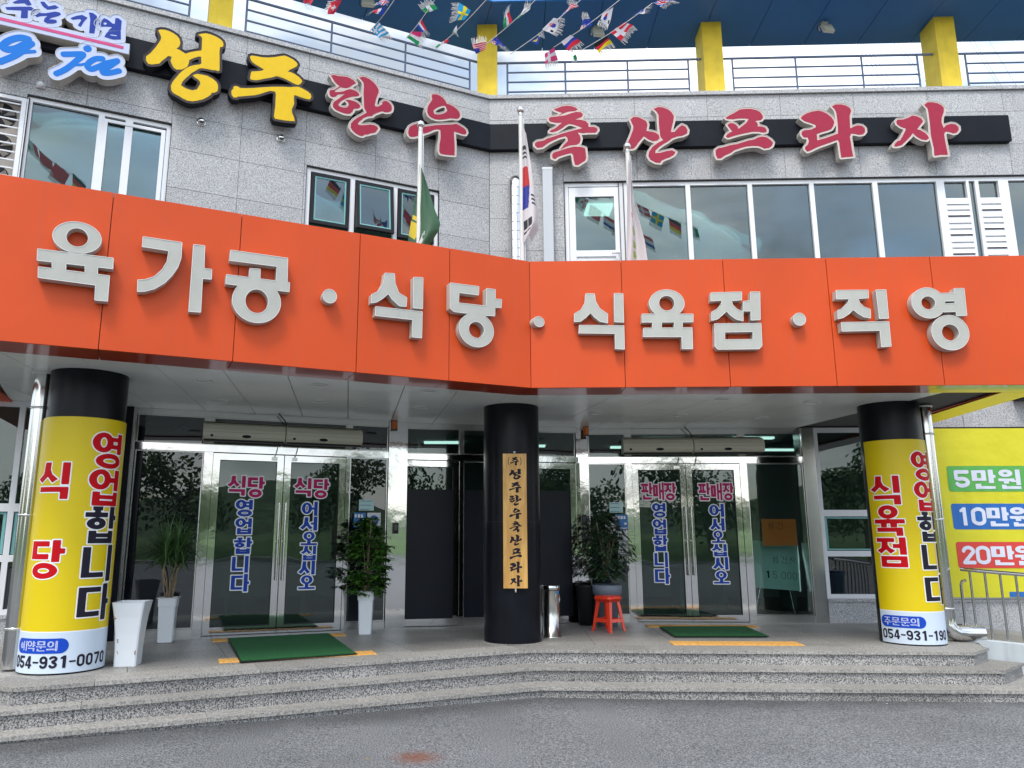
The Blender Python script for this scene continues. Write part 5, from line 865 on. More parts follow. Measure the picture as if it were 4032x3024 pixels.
# wall above and behind the banner, right of the canopy
for a,b in ((4.103,4.75),(4.755,5.9),(5.905,6.8)):
    mb=MB(); mb.box(a+.002,b-.002,-.0,.1,3.118,3.9); bpart('granite_slab',mb,G_WALL,'DR')
mb=MB(); mb.box(4.10,6.8,.02,.12,.745,3.11); bpart('wall',mb,M_JOINT,'DR')
mb=MB(); mb.box(4.12,6.8,-.02,.02,3.07,3.117); bpart('window_head',mb,M_DARK,'DR')
mb=MB(); mb.box(4.12,6.8,-.02,.02,.742,.79); bpart('window_frame_foot',mb,M_BRUSH,'DR')
# ================================================================= INTERIOR (dim rooms seen through the glass)
IN=tag(thing('interior',None,None),kind='structure')
mb=MB(); mb.prism([(-6.8,8.6),(-1.3,10.75),(1.6,11.35),(6.9,11.2),(6.9,16),(-6.8,16)],.30,.40); mb.build('floor',M_INTD,IN)
mb=MB(); mb.prism([(-6.8,8.6),(-1.3,10.75),(1.6,11.35),(6.9,11.2),(6.9,16),(-6.8,16)],3.12,3.2); mb.build('ceiling',M_INT,IN)
mb=MB(); mb.box(-6.9,6.9,15.5,15.7,.3,3.2); mb.box(-6.9,-6.8,8.4,15.5,.3,3.2); mb.box(6.9,7.0,11.2,15.5,.3,3.2); mb.box(-1.1,-1.0,12,15.5,.4,3.1); mb.build('partition',M_INT,IN)
for x,y in ((-3.6,11.5),(-2.0,12.6),(-.6,12.5),(.8,13.0),(2.6,13.2),(4.4,12.7),(5.4,13.6),(-4.6,13.2),(4.3,11.9),(-2.9,10.9),(2.9,12.0)):
    mb=MB(); mb.box(x-.32,x+.32,y-.06,y+.06,3.085,3.115); mb.build('ceiling_light',M_LAMP,IN)
mb=MB(); mb.box(-9.5,11,14.5,14.7,3.9,8.0); mb.build('upper_partition',M_INT,IN)
mb=MB(); mb.prism([(-8.5,7.6),(.05,11.3),(10.5,10.95),(11,14.6),(-9,14.6)],7.15,7.3); mb.build('upper_ceiling',M_TEAL,IN)
mb=MB(); mb.prism([(-8.5,7.6),(.05,11.3),(10.5,10.95),(11,14.6),(-9,14.6)],3.9,3.99); mb.build('upper_floor',M_INTD,IN)
mb=MB(); mb.box(3.35,3.70,11.3,11.7,4.0,7.1); mb.box(3.9,10,11.6,11.8,6.75,7.1); mb.build('room_column',M_TEAL,IN)
for x,y in ((2.05,12.3),(7.0,13.6)):
    mb=MB(); mb.box(x-.22,x+.22,y-.22,y+.22,7.10,7.14); mb.build('ceiling_light',M_ULAMP,IN)
for x,y,w_ in ((-3.2,12.0,1.4),(-1.9,13.2,1.2),(2.6,13.0,1.6),(4.6,13.2,1.4)):
    mb=MB(); mb.box(x-w_/2,x+w_/2,y-.35,y+.35,1.08,1.13); mb.box(x-w_/2+.1,x-w_/2+.16,y-.3,y+.3,.4,1.08); mb.box(x+w_/2-.16,x+w_/2-.1,y-.3,y+.3,.4,1.08); mb.build('table',M_INT,IN)
# ================================================================= ROOF SIGN: brush letters
ORD={'seong':'first','ju':'second'}
BRUSH={}
def poly_bbox(ps):
    xs=[p[0] for q in ps for p in q]; ys=[p[1] for q in ps for p in q]; return min(xs),max(xs),min(ys),max(ys)
def channel(name,label,cat,group,fr,adds,subs,rim,v,thick,mface,mrim,mside,rough=0,cell=.0065,marks=()):
    pts=[s[1] for s in adds if s[0] in 'pl']+[[(s[1][0]-s[1][2],s[1][1]-s[1][3]),(s[1][0]+s[1][2],s[1][1]+s[1][3])] for s in adds if s[0]=='o']
    x0,x1,z0,z1=poly_bbox(pts); pad=rim*2+.03
    F=Field(adds,subs,(x0-pad,x1+pad,z0-pad,z1+pad),cell,rough)
    cx,cz=(x0+x1)/2,z0-rim
    root=froot(name,label,cat,fr,cx,v-thick,cz,group)
    lo=F.loops(rim,True); li=F.loops(0)
    mb=MB(); fill(mb,F.at(rim,True),-thick,0,cx,cz); r1=mb.build('letter_rim_face',[mrim],root)
    mb=MB(); walls(mb,lo,-thick,0.0,0,cx,cz); mb.build('letter_return',[mside],root)
    mb=MB(); fill(mb,F.at(0),-thick-.003,0,cx,cz); walls(mb,li,-thick-.003,-thick,0,cx,cz); mb.build('letter_face',[mface],root)
    # bright trim edge
    mb=MB()
    for l in lo:
        n=len(l); P=[(p[0]-cx,p[1]-cz) for p in l]; ins=[]
        for i in range(n):
            a,b=P[i-1],P[(i+1)%n]; dx,dy=b[0]-a[0],b[1]-a[1]; q=math.hypot(dx,dy)+1e-9; ins.append((P[i][0]+dy/q*.005,P[i][1]-dx/q*.005))
        out=[(2*P[i][0]-ins[i][0],2*P[i][1]-ins[i][1]) for i in range(n)]
        yv=-thick-.006
        mb.add([(p[0],yv,p[1]) for p in P]+[(p[0],yv,p[1]) for p in ins]+[(p[0],-thick+.012,p[1]) for p in P],[(i,(i+1)%n,n+(i+1)%n,n+i) for i in range(n)]+[(i,(i+1)%n,2*n+(i+1)%n,2*n+i) for i in range(n)],0)
    mb.build('letter_trim',[M_LETR if mrim is not M_BROWN else M_BROWN],root)
    return root
NAMES=[('seong','yellow brush letter seong 성 with dark rim, first letter of the roof sign'),('ju','yellow brush letter ju 주 with dark rim, second letter of the roof sign'),
('han','crimson brush letter han 한 with cream rim, next right of the two yellow letters'),('u','crimson brush letter woo 우 behind the top of the left flagpole'),('chuk','crimson brush letter chuk 축 just right of the wall corner and middle flagpole'),
('san','crimson brush letter san 산 behind the ball of the right flagpole'),('peu','crimson brush letter peu 프 over the middle of the ribbon window'),('ra','crimson brush letter ra 라 between the letters peu 프 and 자'),('ja','crimson brush letter ja 자, last and rightmost letter of the roof sign')]
for k,lab in NAMES:
    fr,ad,su=DATA['BR'][k]; y=k in('seong','ju')
    channel('brush_letter',lab,'sign letter','brush letters of the roof sign',fr,[('p',p) for p in ad],[('p',p) for p in su],.030 if not y else .034,.22,.12,M_YLET if y else M_RED,M_BROWN if y else M_CREAM,M_LBK if y else M_LETS,.007)
SLG='letters of the slogan sign at the top left'
for k,lab in (('b_ju','deep blue brush letter ju 주 cut by the top edge at the far left'),('b_neun','deep blue brush letter neun 는 above the crimson line, left of 기'),('b_gi','deep blue brush letter gi 기 above the crimson line'),('b_eop','deep blue brush letter eop 업 at the right end of the crimson line')):
    fr,ad,su=DATA['BR'][k]; channel('slogan_letter',lab,'sign letter',SLG,fr,[('p',p) for p in ad],[('p',p) for p in su],.055,.25,.15,M_BL1,M_LAV,M_LETS)
st=DATA['STR']
for k,lab,ws in (('g','sky blue script letter g on a pale tray at the far left',(.042,.040,.022)),('jj','sky blue script letters ju on one pale tray below the crimson line',None)):
    if k=='g': ad=[('l',smoothpath(p),w) for p,w in zip(st['g'],ws)]
    else: ad=[('l',smoothpath(p),w) for p,w in zip(st['j'],(.036,.042,.016))]+[('l',smoothpath(p),.036) for p in st['uu']]
    channel('script_letter',lab,'sign letter',SLG,'UL',ad,[],.055,.25,.15,M_BL2,M_LAV,M_LETS)
(a,b)=DATA['SB']
rt=froot('sign_line','long crimson line on a pale tray under the blue slogan letters','sign line','UL',(a[0]+b[0])/2,.10,7.60)
hw=(b[0]-a[0])/2; mb=MB(); mb.box(-hw-.8,hw+.07,-.15,0,-.005,.145); mb.build('tray',M_LETS,rt)
mb=MB(); mb.box(-hw-.8,hw+.065,-.153,-.1501,.0,.14); mb.build('tray_face',M_LAV,rt)
mb=MB(); mb.box(-hw-.8,hw,-.157,-.1531,.05,.09); mb.build('line',M_CRIM,rt)
# ================================================================= FASCIA SIGN: block letters
FL=[('yuk','육','pale grey block letter yuk 육 at the left end of the orange fascia'),('ga','가','pale grey block letter ga 가 on the orange fascia, second from the left'),('gong','공','pale grey block letter gong 공 on the orange fascia, third from the left'),
('dot1','.','leftmost round pale dot on the fascia, on the left wing'),('sik','식','pale grey block letter sik 식 left of the letter dang 당 on the fascia'),('dang','당','pale grey block letter dang 당 just left of the fascia corner'),
('dot2','.','middle round pale dot at the inner corner of the orange fascia'),('sik2','식','pale grey block letter sik 식 right of the fascia corner dot'),('yuk2','육','pale grey block letter yuk 육 between the letters sik 식 and 점 on the right fascia'),
('jeom','점','pale grey block letter jeom 점 left of the rightmost fascia dot'),('dot3','.','rightmost round pale dot on the fascia, on the right wing'),('jik','직','pale grey block letter jik 직 second from the right on the fascia'),('yeong','영','pale grey block letter yeong 영 at the right end of the orange fascia')]
for k,ch,lab in FL:
    fr,ad,su,rg=DATA['FA'][k]
    adds=[('p',p) for p in ad]+[('o',tuple(r)) for r in rg]; subs=[('p',p) for p in su]+[('o',(r[0],r[1],r[4],r[5],0,0)) for r in rg if r[4]>0]
    channel('fascia_dot' if ch=='.' else 'fascia_letter',lab,'sign letter','pale letters and dots on the orange fascia',fr,adds,subs,.004,.09,.085,M_LETW,M_LETR,M_LETS,cell=.0055)
# ================================================================= ROUND COLUMNS
def column(c,Rr,label,wrap=None,band=None):
    root=thing('column',label,'column',(c[0],c[1],.42)); mb=MB(); mb.cyl((0,0),Rr,0,2.70,64,0)
    mb.build('shaft',M_COLBLK,root)
    r=MB(); r.lathe([(Rr,1.325),(Rr+.002,1.328),(Rr+.002,1.334),(Rr,1.337)],n=64); r.build('seam',M_DARK,root)
    return root
cC=column((.378,9.098),.331,'plain glossy black round column in the middle of the entrance')
def cylmap(Rr,s,z,c0=0): return (Rr*math.sin(s/Rr),-Rr*math.cos(s/Rr),z)
def wrapcol(c,Rr,label,a0,a1,ztop,zyw,items,scale):
    root=column(c,Rr,label); rw=Rr+.012; wr=MB()
    n=48; ss=[a0+(a1-a0)*k/n for k in range(n+1)]
    def strip(z0,z1,mi):
        vs=[cylmap(rw,s*rw/Rr,z-.42) for z in (z0,z1) for s in ss]; wr.add(vs,[(i,i+1,n+2+i,n+1+i) for i in range(n)],mi,True)
        vi=[cylmap(Rr+.001,s,z-.42) for z in (z0,z1) for s in ss]; wr.add(vi,[(i+1,i,n+1+i,n+2+i) for i in range(n)],mi,True)
    strip(.435,zyw-.004,1); strip(zyw-.004,zyw+.004,2); strip(zyw+.004,ztop,0)
    vs=[cylmap(rw,s*rw/Rr,ztop-.42) for s in ss]+[cylmap(Rr,s,ztop-.42) for s in ss]; wr.add(vs,[(i,i+1,n+2+i,n+1+i) for i in range(n)],0)
    for k,e in ((0,a0),(1,a1)): wr.add([cylmap(rw,e*rw/Rr,.015),cylmap(rw,e*rw/Rr,ztop-.42),cylmap(Rr,e,ztop-.42),cylmap(Rr,e,.015)],[(0,1,2,3)],0)
    w=wr.build('sign_wrap',[M_WY,M_WW,M_PW],root)
    def cells(F,lev,r,mi,mb,clean=True):
        # polygonise inside of the field cell by cell so that it follows the round shaft
        G=(F.clean)-lev; xs,ys=F.xs,F.ys; ny,nx=G.shape; vid={}
        def vt(x,z):
            k=(round(x,5),round(z,5))
            if k not in vid: vid[k]=len(mb_v); mb_v.append(cylmap(r,x*r/Rr,z-.42))
            return vid[k]
        mb_v=[];fs=[]
        act=np.argwhere((G[:-1,:-1]<0)|(G[1:,:-1]<0)|(G[:-1,1:]<0)|(G[1:,1:]<0))
        for j,i in act:
            cs=[(xs[i],ys[j],G[j,i]),(xs[i+1],ys[j],G[j,i+1]),(xs[i+1],ys[j+1],G[j+1,i+1]),(xs[i],ys[j+1],G[j+1,i])]; poly=[]
            for q in range(4):
                A,Bq=cs[q],cs[(q+1)%4]
                if A[2]<0: poly.append(vt(A[0],A[1]))
                if (A[2]<0)!=(Bq[2]<0): t=A[2]/(A[2]-Bq[2]); poly.append(vt(A[0]+t*(Bq[0]-A[0]),A[1]+t*(Bq[1]-A[1])))
            if len(poly)>2: fs.append(poly)
        mb.add(mb_v,fs,mi,False)
    for c_,box,mi_,mo_,bd,tk in items:
        u0,u1,z0,z1=box; wd,h=u1-u0,z1-z0; pad=bd*2+.012
        if c_=='pill': sh=[('l',[(u0+h/2,(z0+z1)/2),(u1-h/2,(z0+z1)/2)],h/2)]
        elif isinstance(c_,tuple):
            sh=[]; s_=c_[0]; cw=wd/(len(s_)+c_[2]); x=u0
            for ch in s_:
                k=.78 if ch=='-' else 1; sh+=shift(chshapes(ch,cw*c_[1]*k,h,tk),x,z0); x+=cw*k*(1 if ch!='-' else 1.0)
        else: sh=shift(chshapes(c_,wd,h,tk),u0,z0)
        if isinstance(c_,tuple) and c_[0][0]=='0': Fs=Field(sh,[],(u0-pad,u1+pad,z0-pad,z1+pad),.0042)
        else: Fs=Field(sh,[],(u0-pad,u1+pad,z0-pad,z1+pad),.0075 if h>.2 else .0042)
        mb=MB()
        if bd>0: cells(Fs,bd,rw+.0015,1,mb)
        cells(Fs,0,rw+.003,0,mb)
        mb.build('pill_label' if c_=='pill' else ('phone_number' if isinstance(c_,tuple) and c_[0][0]=='0' else 'letter'),[mi_,mo_ or mi_],w)
    return root
def it(c,u0,u1,z0,z1,red): return (c,(u0,u1,z0,z1),M_RR if red else M_PB,M_PW,.011,1.10)
sy=[('영',2.205,2.535,1),('업',1.865,2.195,1),('합',1.528,1.856,0),('니',1.190,1.512,0),('다',.853,1.170,0)]
Li_=[it(c,.232,.555,a,b,r) for c,a,b,r in sy]+[it('식',-.228,.094,1.917,2.245,1),it('당',-.221,.106,1.225,1.558,1),
 ('pill',(-.276,.205,.600,.724),M_PBL,None,0,1),(('예약문의',.94,0),(-.225,.130,.620,.704),M_PW,None,0,.85),(('054-931-0070',.86,-.35),(-.290,.585,.478,.580),M_PB,None,0,1.0)]
wrapcol((-3.772,7.207),.342,'left round column in a yellow wrap reading 영업합니다 and 식당',-.50,.66,2.665,.776,Li_,1)
Ri_=[it(c,.008,.325,a,b,r) for c,a,b,r in sy]+[it('식',-.447,-.120,1.939,2.263,1),it('육',-.437,-.118,1.592,1.933,1),it('점',-.436,-.116,1.250,1.576,1),
 ('pill',(-.480,-.017,.604,.730),M_PBL,None,0,1),(('주문문의',.94,0),(-.440,-.077,.625,.710),M_PW,None,0,.85),(('054-931-190',.86,-.35),(-.475,.262,.480,.582),M_PB,None,0,1.0)]
wrapcol((4.869,8.946),.331,'right round column in a yellow wrap reading 식육점',-.50,.50,2.675,.778,Ri_,1)
# ================================================================= WOODEN NAME BOARD on the middle column
ang=math.atan2(.04,1); cx,cy=.378,9.098
nb=thing('name_board','light wooden board with carved black company name hung on the middle column','sign',(.378+.02,9.098-.331-.022,1.02),R(1.5))
mb=MB(); mb.box(-.135,.135,-.018,.018,0,1.50); mb.build('board',M_WOOD,nb)
for z in (-.03,1.51): mb=MB(); mb.lathe([(0,-.012),(.012,-.008),(.012,.008),(0,.012)],n=12); o=mb.build('screw',M_BRUSH,nb); o.location=(.0,-.012,z); 
mb=MB(); mb.box(-.01,.01,-.006,.02,-.045,1.525); mb.build('hanger',M_BRUSH,nb)
zz=1.50-.085
def board_glyph(polys,subs,cxw,zc,w,h):
    x0,x1,y0,y1=poly_bbox(polys); sx,sy_=w/(x1-x0),h/(y1-y0); f=lambda q:[((p[0]-x0)*sx+cxw-w/2,(p[1]-y0)*sy_+zc-h/2) for p in q]
    F=Field([('p',f(q)) for q in polys],[('p',f(q)) for q in subs],(cxw-w/2-.01,cxw+w/2+.01,zc-h/2-.01,zc+h/2+.01),.0022)
    m=MB(); l=F.loops(.0012,True); fill(m,F.at(.0012,True),-.0195,0); walls(m,l,-.0195,-.018,0); m.build('carved_letter',M_PB,nb)
fr,ad,su=DATA['BR']['ju']; board_glyph(ad,su,0,zz,.095,.098)
for s_,xx in (('(',-.082),(')',.055)):
    m=MB(); sh=shift(chshapes(s_,.028,.105),xx,zz-.055); F=Field(sh,[],(xx-.03,xx+.06,zz-.07,zz+.07),.0025); l=F.loops(0); fill(m,F.at(0),-.0195,0); walls(m,l,-.0195,-.018,0); m.build('bracket',M_PB,nb)
for i,k in enumerate(('seong','ju','han','u','chuk','san','peu','ra','ja')):
    fr,ad,su=DATA['BR'][k]; board_glyph(ad,su,.005,zz-.150-.148*i,.138,.122)
# ================================================================= BANNER on the right wall
bn=thing('price_banner','lime yellow hanging banner with white price lettering on coloured bars','banner',Wp('BW',0,.03,0),FR['BW'][1])
mb=MB(); nx,nz=40,60; u0,u1,z0,z1=.36,1.95,.770,3.085
vs=[]
def bw(u,z): return -.012*math.sin((u-u0)*9+z*.6)*(1-abs((z-z0)/(z1-z0)*2-1)**2)-.006*math.sin(u*31+math.sin(z*3)*2)*math.exp(-((z-2.1)/.5)**2)
for j in range(nz+1):
    for i in range(nx+1):
        u,z=u0+(u1-u0)*i/nx,z0+(z1-z0)*j/nz; vs.append((u,bw(u,z),z))
fs=[(j*(nx+1)+i,j*(nx+1)+i+1,(j+1)*(nx+1)+i+1,(j+1)*(nx+1)+i) for j in range(nz) for i in range(nx)]
mb.add(vs,fs,0,True); cl_=mb.build('banner_cloth',M_BAN,bn)
def bprint(sh,box,m,name,d=.004,cell=.01):
    F=Field(sh,[],box,cell); G=F.clean; xs,ys=F.xs,F.ys; V=[];vid={};fs=[]
    def vt(x,z):
        k=(round(x,5),round(z,5))
        if k not in vid: vid[k]=len(V); V.append((x,bw(x,z)-d,z))
        return vid[k]
    for j,i in np.argwhere((G[:-1,:-1]<0)|(G[1:,:-1]<0)|(G[:-1,1:]<0)|(G[1:,1:]<0)):
        cs=[(xs[i],ys[j],G[j,i]),(xs[i+1],ys[j],G[j,i+1]),(xs[i+1],ys[j+1],G[j+1,i+1]),(xs[i],ys[j+1],G[j+1,i])]; poly=[]
        for q in range(4):
            A,Bq=cs[q],cs[(q+1)%4]
            if A[2]<0: poly.append(vt(A[0],A[1]))
            if (A[2]<0)!=(Bq[2]<0): t=A[2]/(A[2]-Bq[2]); poly.append(vt(A[0]+t*(Bq[0]-A[0]),A[1]+t*(Bq[1]-A[1])))
        if len(poly)>2: fs.append(poly)
    m_=MB(); m_.add(V,fs,0); m_.build(name,m,cl_)
def rr(a,b,c,d,r): return [('p',[(a+r,c),(b,c),(b,d),(a+r,d)]),('p',[(a,c+r),(a+r,c+r),(a+r,d-r),(a,d-r)]),('l',[(a+r,c+r),(a+r+.001,c+r)],r),('l',[(a+r,d-r),(a+r+.001,d-r)],r)]
for nm,m,c0,c1 in (('green_bar',M_BGR,2.198,2.554),('blue_bar',M_BBL,1.680,2.031),('red_bar',M_BRE,1.158,1.510)):
    bprint(rr(.560,1.93,c0,c1,.035),(.54,1.95,c0-.02,c1+.02),m,nm)
bprint([('p',[(1.199,.775),(1.93,.775),(1.93,.845),(1.199,.845)])],(1.18,1.95,.76,.86),M_BBL,'navy_block')
for ch,u0_,u1_,z0_,z1_ in [tuple(r) for r in Gd['banner'] if r[0] in ('5','만','원','O','1','0','2')]:
    if ch=='O': u1_=1.86
    bprint(shift(chshapes(ch,u1_-u0_,z1_-z0_,1.15 if ch in SYL else .86),u0_,z0_),(u0_-.02,u1_+.02,z0_-.02,z1_+.02),M_BLAV,'letter',.008,.007)
# ================================================================= AIR CURTAINS
def aircurtain(fr,u0,u1,label):
    root=froot('air_curtain',label,'air curtain',fr,(u0+u1)/2,0.02,2.735,'air curtains over the doors'); hw=(u1-u0)/2
    for s in (-1,1):
        a,b=(-hw,-.006) if s<0 else (.006,hw); m=MB()
        prof=[(0,.02),(0,.225),(-.04,.235),(-.13,.225),(-.20,.19),(-.235,.13),(-.235,.055),(-.20,.02),(-.10,0)]
        n=len(prof); m.add([(a,y,z) for y,z in prof]+[(b,y,z) for y,z in prof],[(i,(i+1)%n,n+(i+1)%n,n+i) for i in range(n)]+[tuple(range(n-1,-1,-1)),tuple(range(n,2*n))],0)
        bd=m.build('body',M_IVORY,root)
        m=MB(); m.box(a+.01,b-.01,-.19,-.12,-.008,.012); m.build('air_slot',M_DARK,bd)
        m=MB(); m.box(a+.012,b-.012,-.238,-.234,.10,.104); m.box(a+.012,b-.012,-.15,-.06,.2335,.236); m.build('trim_line',mat('ivory_dark_line',(.33,.33,.27),.5),bd)  # thin lines in a darker ivory along the casing
        m=MB(); c=(a+b)/2+(.02 if s<0 else -.02); m.add([(c+.055*math.cos(2*PI*k/20),-.2385,.055+.020*math.sin(2*PI*k/20)) for k in range(20)]+[(c+.055*math.cos(2*PI*k/20),-.233,.055+.020*math.sin(2*PI*k/20)) for k in range(20)],[tuple(range(20))]+[(k,20+k,20+(k+1)%20,(k+1)%20) for k in range(20)],0); m.build('logo_oval',M_DARK,bd)
        m=MB(); c=a+.10; m.box(c-.015,c+.015,-.239,-.233,.04,.068); m.build('indicator',M_DARK,bd)
    m=MB(); m.tube([(.03,-.05,.235),(.0,-.07,.30),(-.09,-.10,.39)],.007,6); m.tube([(.03,-.02,.235),(.1,-.03,.245),(.16,-.01,.24)],.006,6); m.build('cable',M_DARK,root)
    return root
aircurtain('DL',-1.005,.950,'long ivory air curtain in two halves over the left double door')
aircurtain('DR',-.150,1.825,'long ivory air curtain in two halves over the right double door')
# ================================================================= small things on the front
for fr,u,lab in (('DC',-.925,'small amber lamp at the top of the steel pilaster left of the middle doors'),('DC',1.800,'small amber lamp at the top of the steel pilaster right of the black column')):
    r=froot('amber_lamp',lab,'lamp',fr,u,.13 if u<0 else .09,3.0,'amber lamps under the canopy ceiling')
    m=MB(); m.cyl((0,0),.040,.0,.115,20); m.build('lens',M_AMBER,r)
    m=MB(); m.cyl((0,0),.044,.1151,.118,20); m.cyl((0,0),.043,-.012,-.0005,20); m.build('base',M_DARK,r)
def readers(fr,u,z,lab,n):
    r=froot('door_reader',lab,'card reader',fr,u,.032,z,'black card readers')
    m=MB(); m.box(-.035,.035,-.03,0,0,.14); m.build('case',M_DARK,r); m=MB(); m.box(-.022,.022,-.033,-.0301,.04,.12); m.build('screen',mat('reader_screen',(.08,.09,.11),.1),r)
readers('DL',1.47,1.62,'black card reader on the pilaster right of the broad leaved plant',0)
readers('DR',-.71,1.74,'upper black card reader on the pilaster left of the dark plant',0); readers('DR',-.71,1.50,'lower black card reader on the pilaster left of the dark plant',0)
# stickers (things stuck to the panes)
def stick(fr,u0,u1,z0,z1,m,label,fn=None,v=.012,name='sticker'):
    r=froot(name,label,'sticker',fr,(u0+u1)/2,v,z0); w=(u1-u0)/2; mb=MB(); mb.box(-w,w,-.002,0,0,z1-z0); mb.build('sheet',m,r)
    if fn: fn(r,w,z1-z0)
    return r
M_KES=mat('sticker_badge_blue',(.012,.15,.45),.4); M_PALE=mat('sticker_pale_teal',(.42,.62,.60),.4); M_PAPER=mat('paper_white',(.66,.70,.72),.6)
def kes(r,w,h):
    for i,c in enumerate('KES'):
        s=chshapes(c,.032,.040,1.3); u=-w+.012+.040*i; F=Field(shift(s,u,h-.062),[],(u-.01,u+.045,h-.075,h-.01),.0022); m=MB(); fill(m,F.at(0),-.003,0); m.build('letter',M_PW,r)
    m=MB(); m.box(-w+.01,w-.01,-.0026,-.0022,.012,.030); m.build('number_line',M_PW,r)
    m=MB(); m.add([(w-.035+.018*math.cos(2*PI*k/16),-.003,.085+.018*math.sin(2*PI*k/16)) for k in range(16)],[tuple(range(16))]); m.build('badge',M_PW,r)
def lines(n,m_=M_BBL):
    def f(r,w,h):
        m=MB()
        for i in range(n):
            z=h*(.88-.76*i/max(n-1,1)); m.box(-w*.82,w*random.uniform(.3,.82),-.0026,-.0022,z-.004,z+.003)
        m.build('print_lines',m_,r)
    return f
stick('DL',.978,1.178,1.917,2.057,M_PALE,'small pale square sticker above the two stickers behind the broad leaved plant',lines(3))
stick('DL',.915,1.075,1.70,1.888,M_KES,'blue security sticker with white letters on the pane behind the broad leaved plant',kes)
def face(r,w,h):
    m=MB(); m.add([(.062*math.cos(2*PI*k/24),-.003,h/2+.062*math.sin(2*PI*k/24)) for k in range(24)],[tuple(range(24))]); m.build('blue_disc',M_BBL,r)
    m=MB(); m.add([(.03*math.cos(2*PI*k/16)+.005,-.0035,h/2+.0+.03*math.sin(2*PI*k/16)) for k in range(16)],[tuple(range(16))]); m.build('grey_disc',M_PALE,r)
stick('DL',1.092,1.273,1.70,1.89,M_PAPER,'white sticker with a blue disc on the pane behind the broad leaved plant',face)
stick('DR',-.345,-.155,1.915,2.059,M_PALE,'small pale square sticker on the pane above the dark plant',lines(3))
stick('DR',-.245,-.092,1.675,1.888,M_KES,'blue security sticker on the pane right of the dark plant',kes)
stick('DR',-.41,-.25,1.62,1.885,M_PAPER,'white notice partly hidden behind the dark plant',lines(6,M_PB))
stick('DR',-.24,-.11,1.15,1.665,M_PAPER,'long white notice below the blue security sticker right of the dark plant',lines(14,M_PB))
M_OP=mat('orange_paper',(.75,.20,.035),.7)
def hw_(txt,m_,cw,ch):
    def f(r,w,h):
        x=-w*.65
        for c in txt:
            sh=shift(chshapes(c,cw,ch,.35),x,h*.62); F=Field(sh,[],(x-.02,x+cw+.02,h*.62-.02,h*.62+ch+.02),.004); m=MB(); fill(m,F.at(0),-.003,0); m.build('handwriting',m_,r); x+=cw*1.35
    return f
stick('DR',1.80,2.28,1.455,1.825,M_OP,'orange paper notice hanging behind the right side pane',hw_('삼겹',M_PB,.09,.10),-.045,'paper_notice')
wb=froot('whiteboard','tilted pale board with handwritten prices standing behind the right side pane','board','DR',1.98,-.25,.40); wb.rotation_euler=(R(-8),R(4),FR['DR'][1])
m=MB(); m.box(-.42,.34,-.01,.01,.45,1.12); m.build('board',mat('board_pale',(.42,.62,.59),.4),wb); m=MB(); m.box(.34,.36,-.02,.02,.44,1.13); m.box(-.44,-.42,-.02,.02,.44,1.13); m.tube([(-.3,.05,0),(-.2,.0,.5)],.012,6); m.tube([(.3,.05,0),(.2,.0,.5)],.012,6); m.build('frame',M_BRUSH,wb)
x=-.1
for c,dx,dz in [('삼',-.02,.82),('겹',.10,.82),('살',.22,.82),('1',-.12,.60),('5',-.02,.60),('0',.10,.60),('0',.18,.60),('0',.26,.60)]:
    sh=shift(chshapes(c,.09 if c in SYL else .055,.10,.35),dx,dz); F=Field(sh,[],(dx-.02,dx+.12,dz-.02,dz+.12),.004); m=MB(); fill(m,F.at(0),-.0115,0); m.build('handwriting',M_PB,wb)
# ceiling downlights
def px_at(px,py,z):       # photo pixel -> point on a level plane (camera pitch 11.26 degrees)
    X=(px-1889.5)/2990; Y=(py-1512)/2990; p=R(11.26); d=(X,math.cos(p)+Y*math.sin(p),math.sin(p)-Y*math.cos(p)); t=(z-1.6)/d[2]; return (d[0]*t,d[1]*t,z)
DLP=[(798,1498),(870,1580),(1258,1515),(1260,1578),(1690,1538),(1655,1603),(2480,1550),(2354,1625),(2846,1571),(2683,1635),(3200,1582),(2998,1643),(2305,1735+900)][:12]
DLN=['front row, leftmost','back row, leftmost','front row, second from the left','back row, second from the left','front row, third from the left','back row, just left of the black middle column','front row, just right of the black middle column','back row, just right of the black middle column','front row above the right air curtain','back row above the left half of the right air curtain','front row nearest the right wrapped column','back row above the right end of the right air curtain']
for i,(a,b) in enumerate(DLP):
    p=px_at(a,b,3.12); r=thing('downlight','round flush ceiling downlight, '+DLN[i],'downlight',(p[0],p[1],3.12),0,'downlights in the canopy ceiling')
    m=MB(); m.lathe([(.085,-.001),(.092,-.010),(.075,-.012),(.070,-.004)],n=28); m.build('trim_ring',mat('downlight_trim',(.72,.74,.73),.3),r)
    m=MB(); m.cyl((0,0),.071,-.006,-.003,28); m.build('lens',mat('downlight_lens',(.50,.52,.50),.3),r)
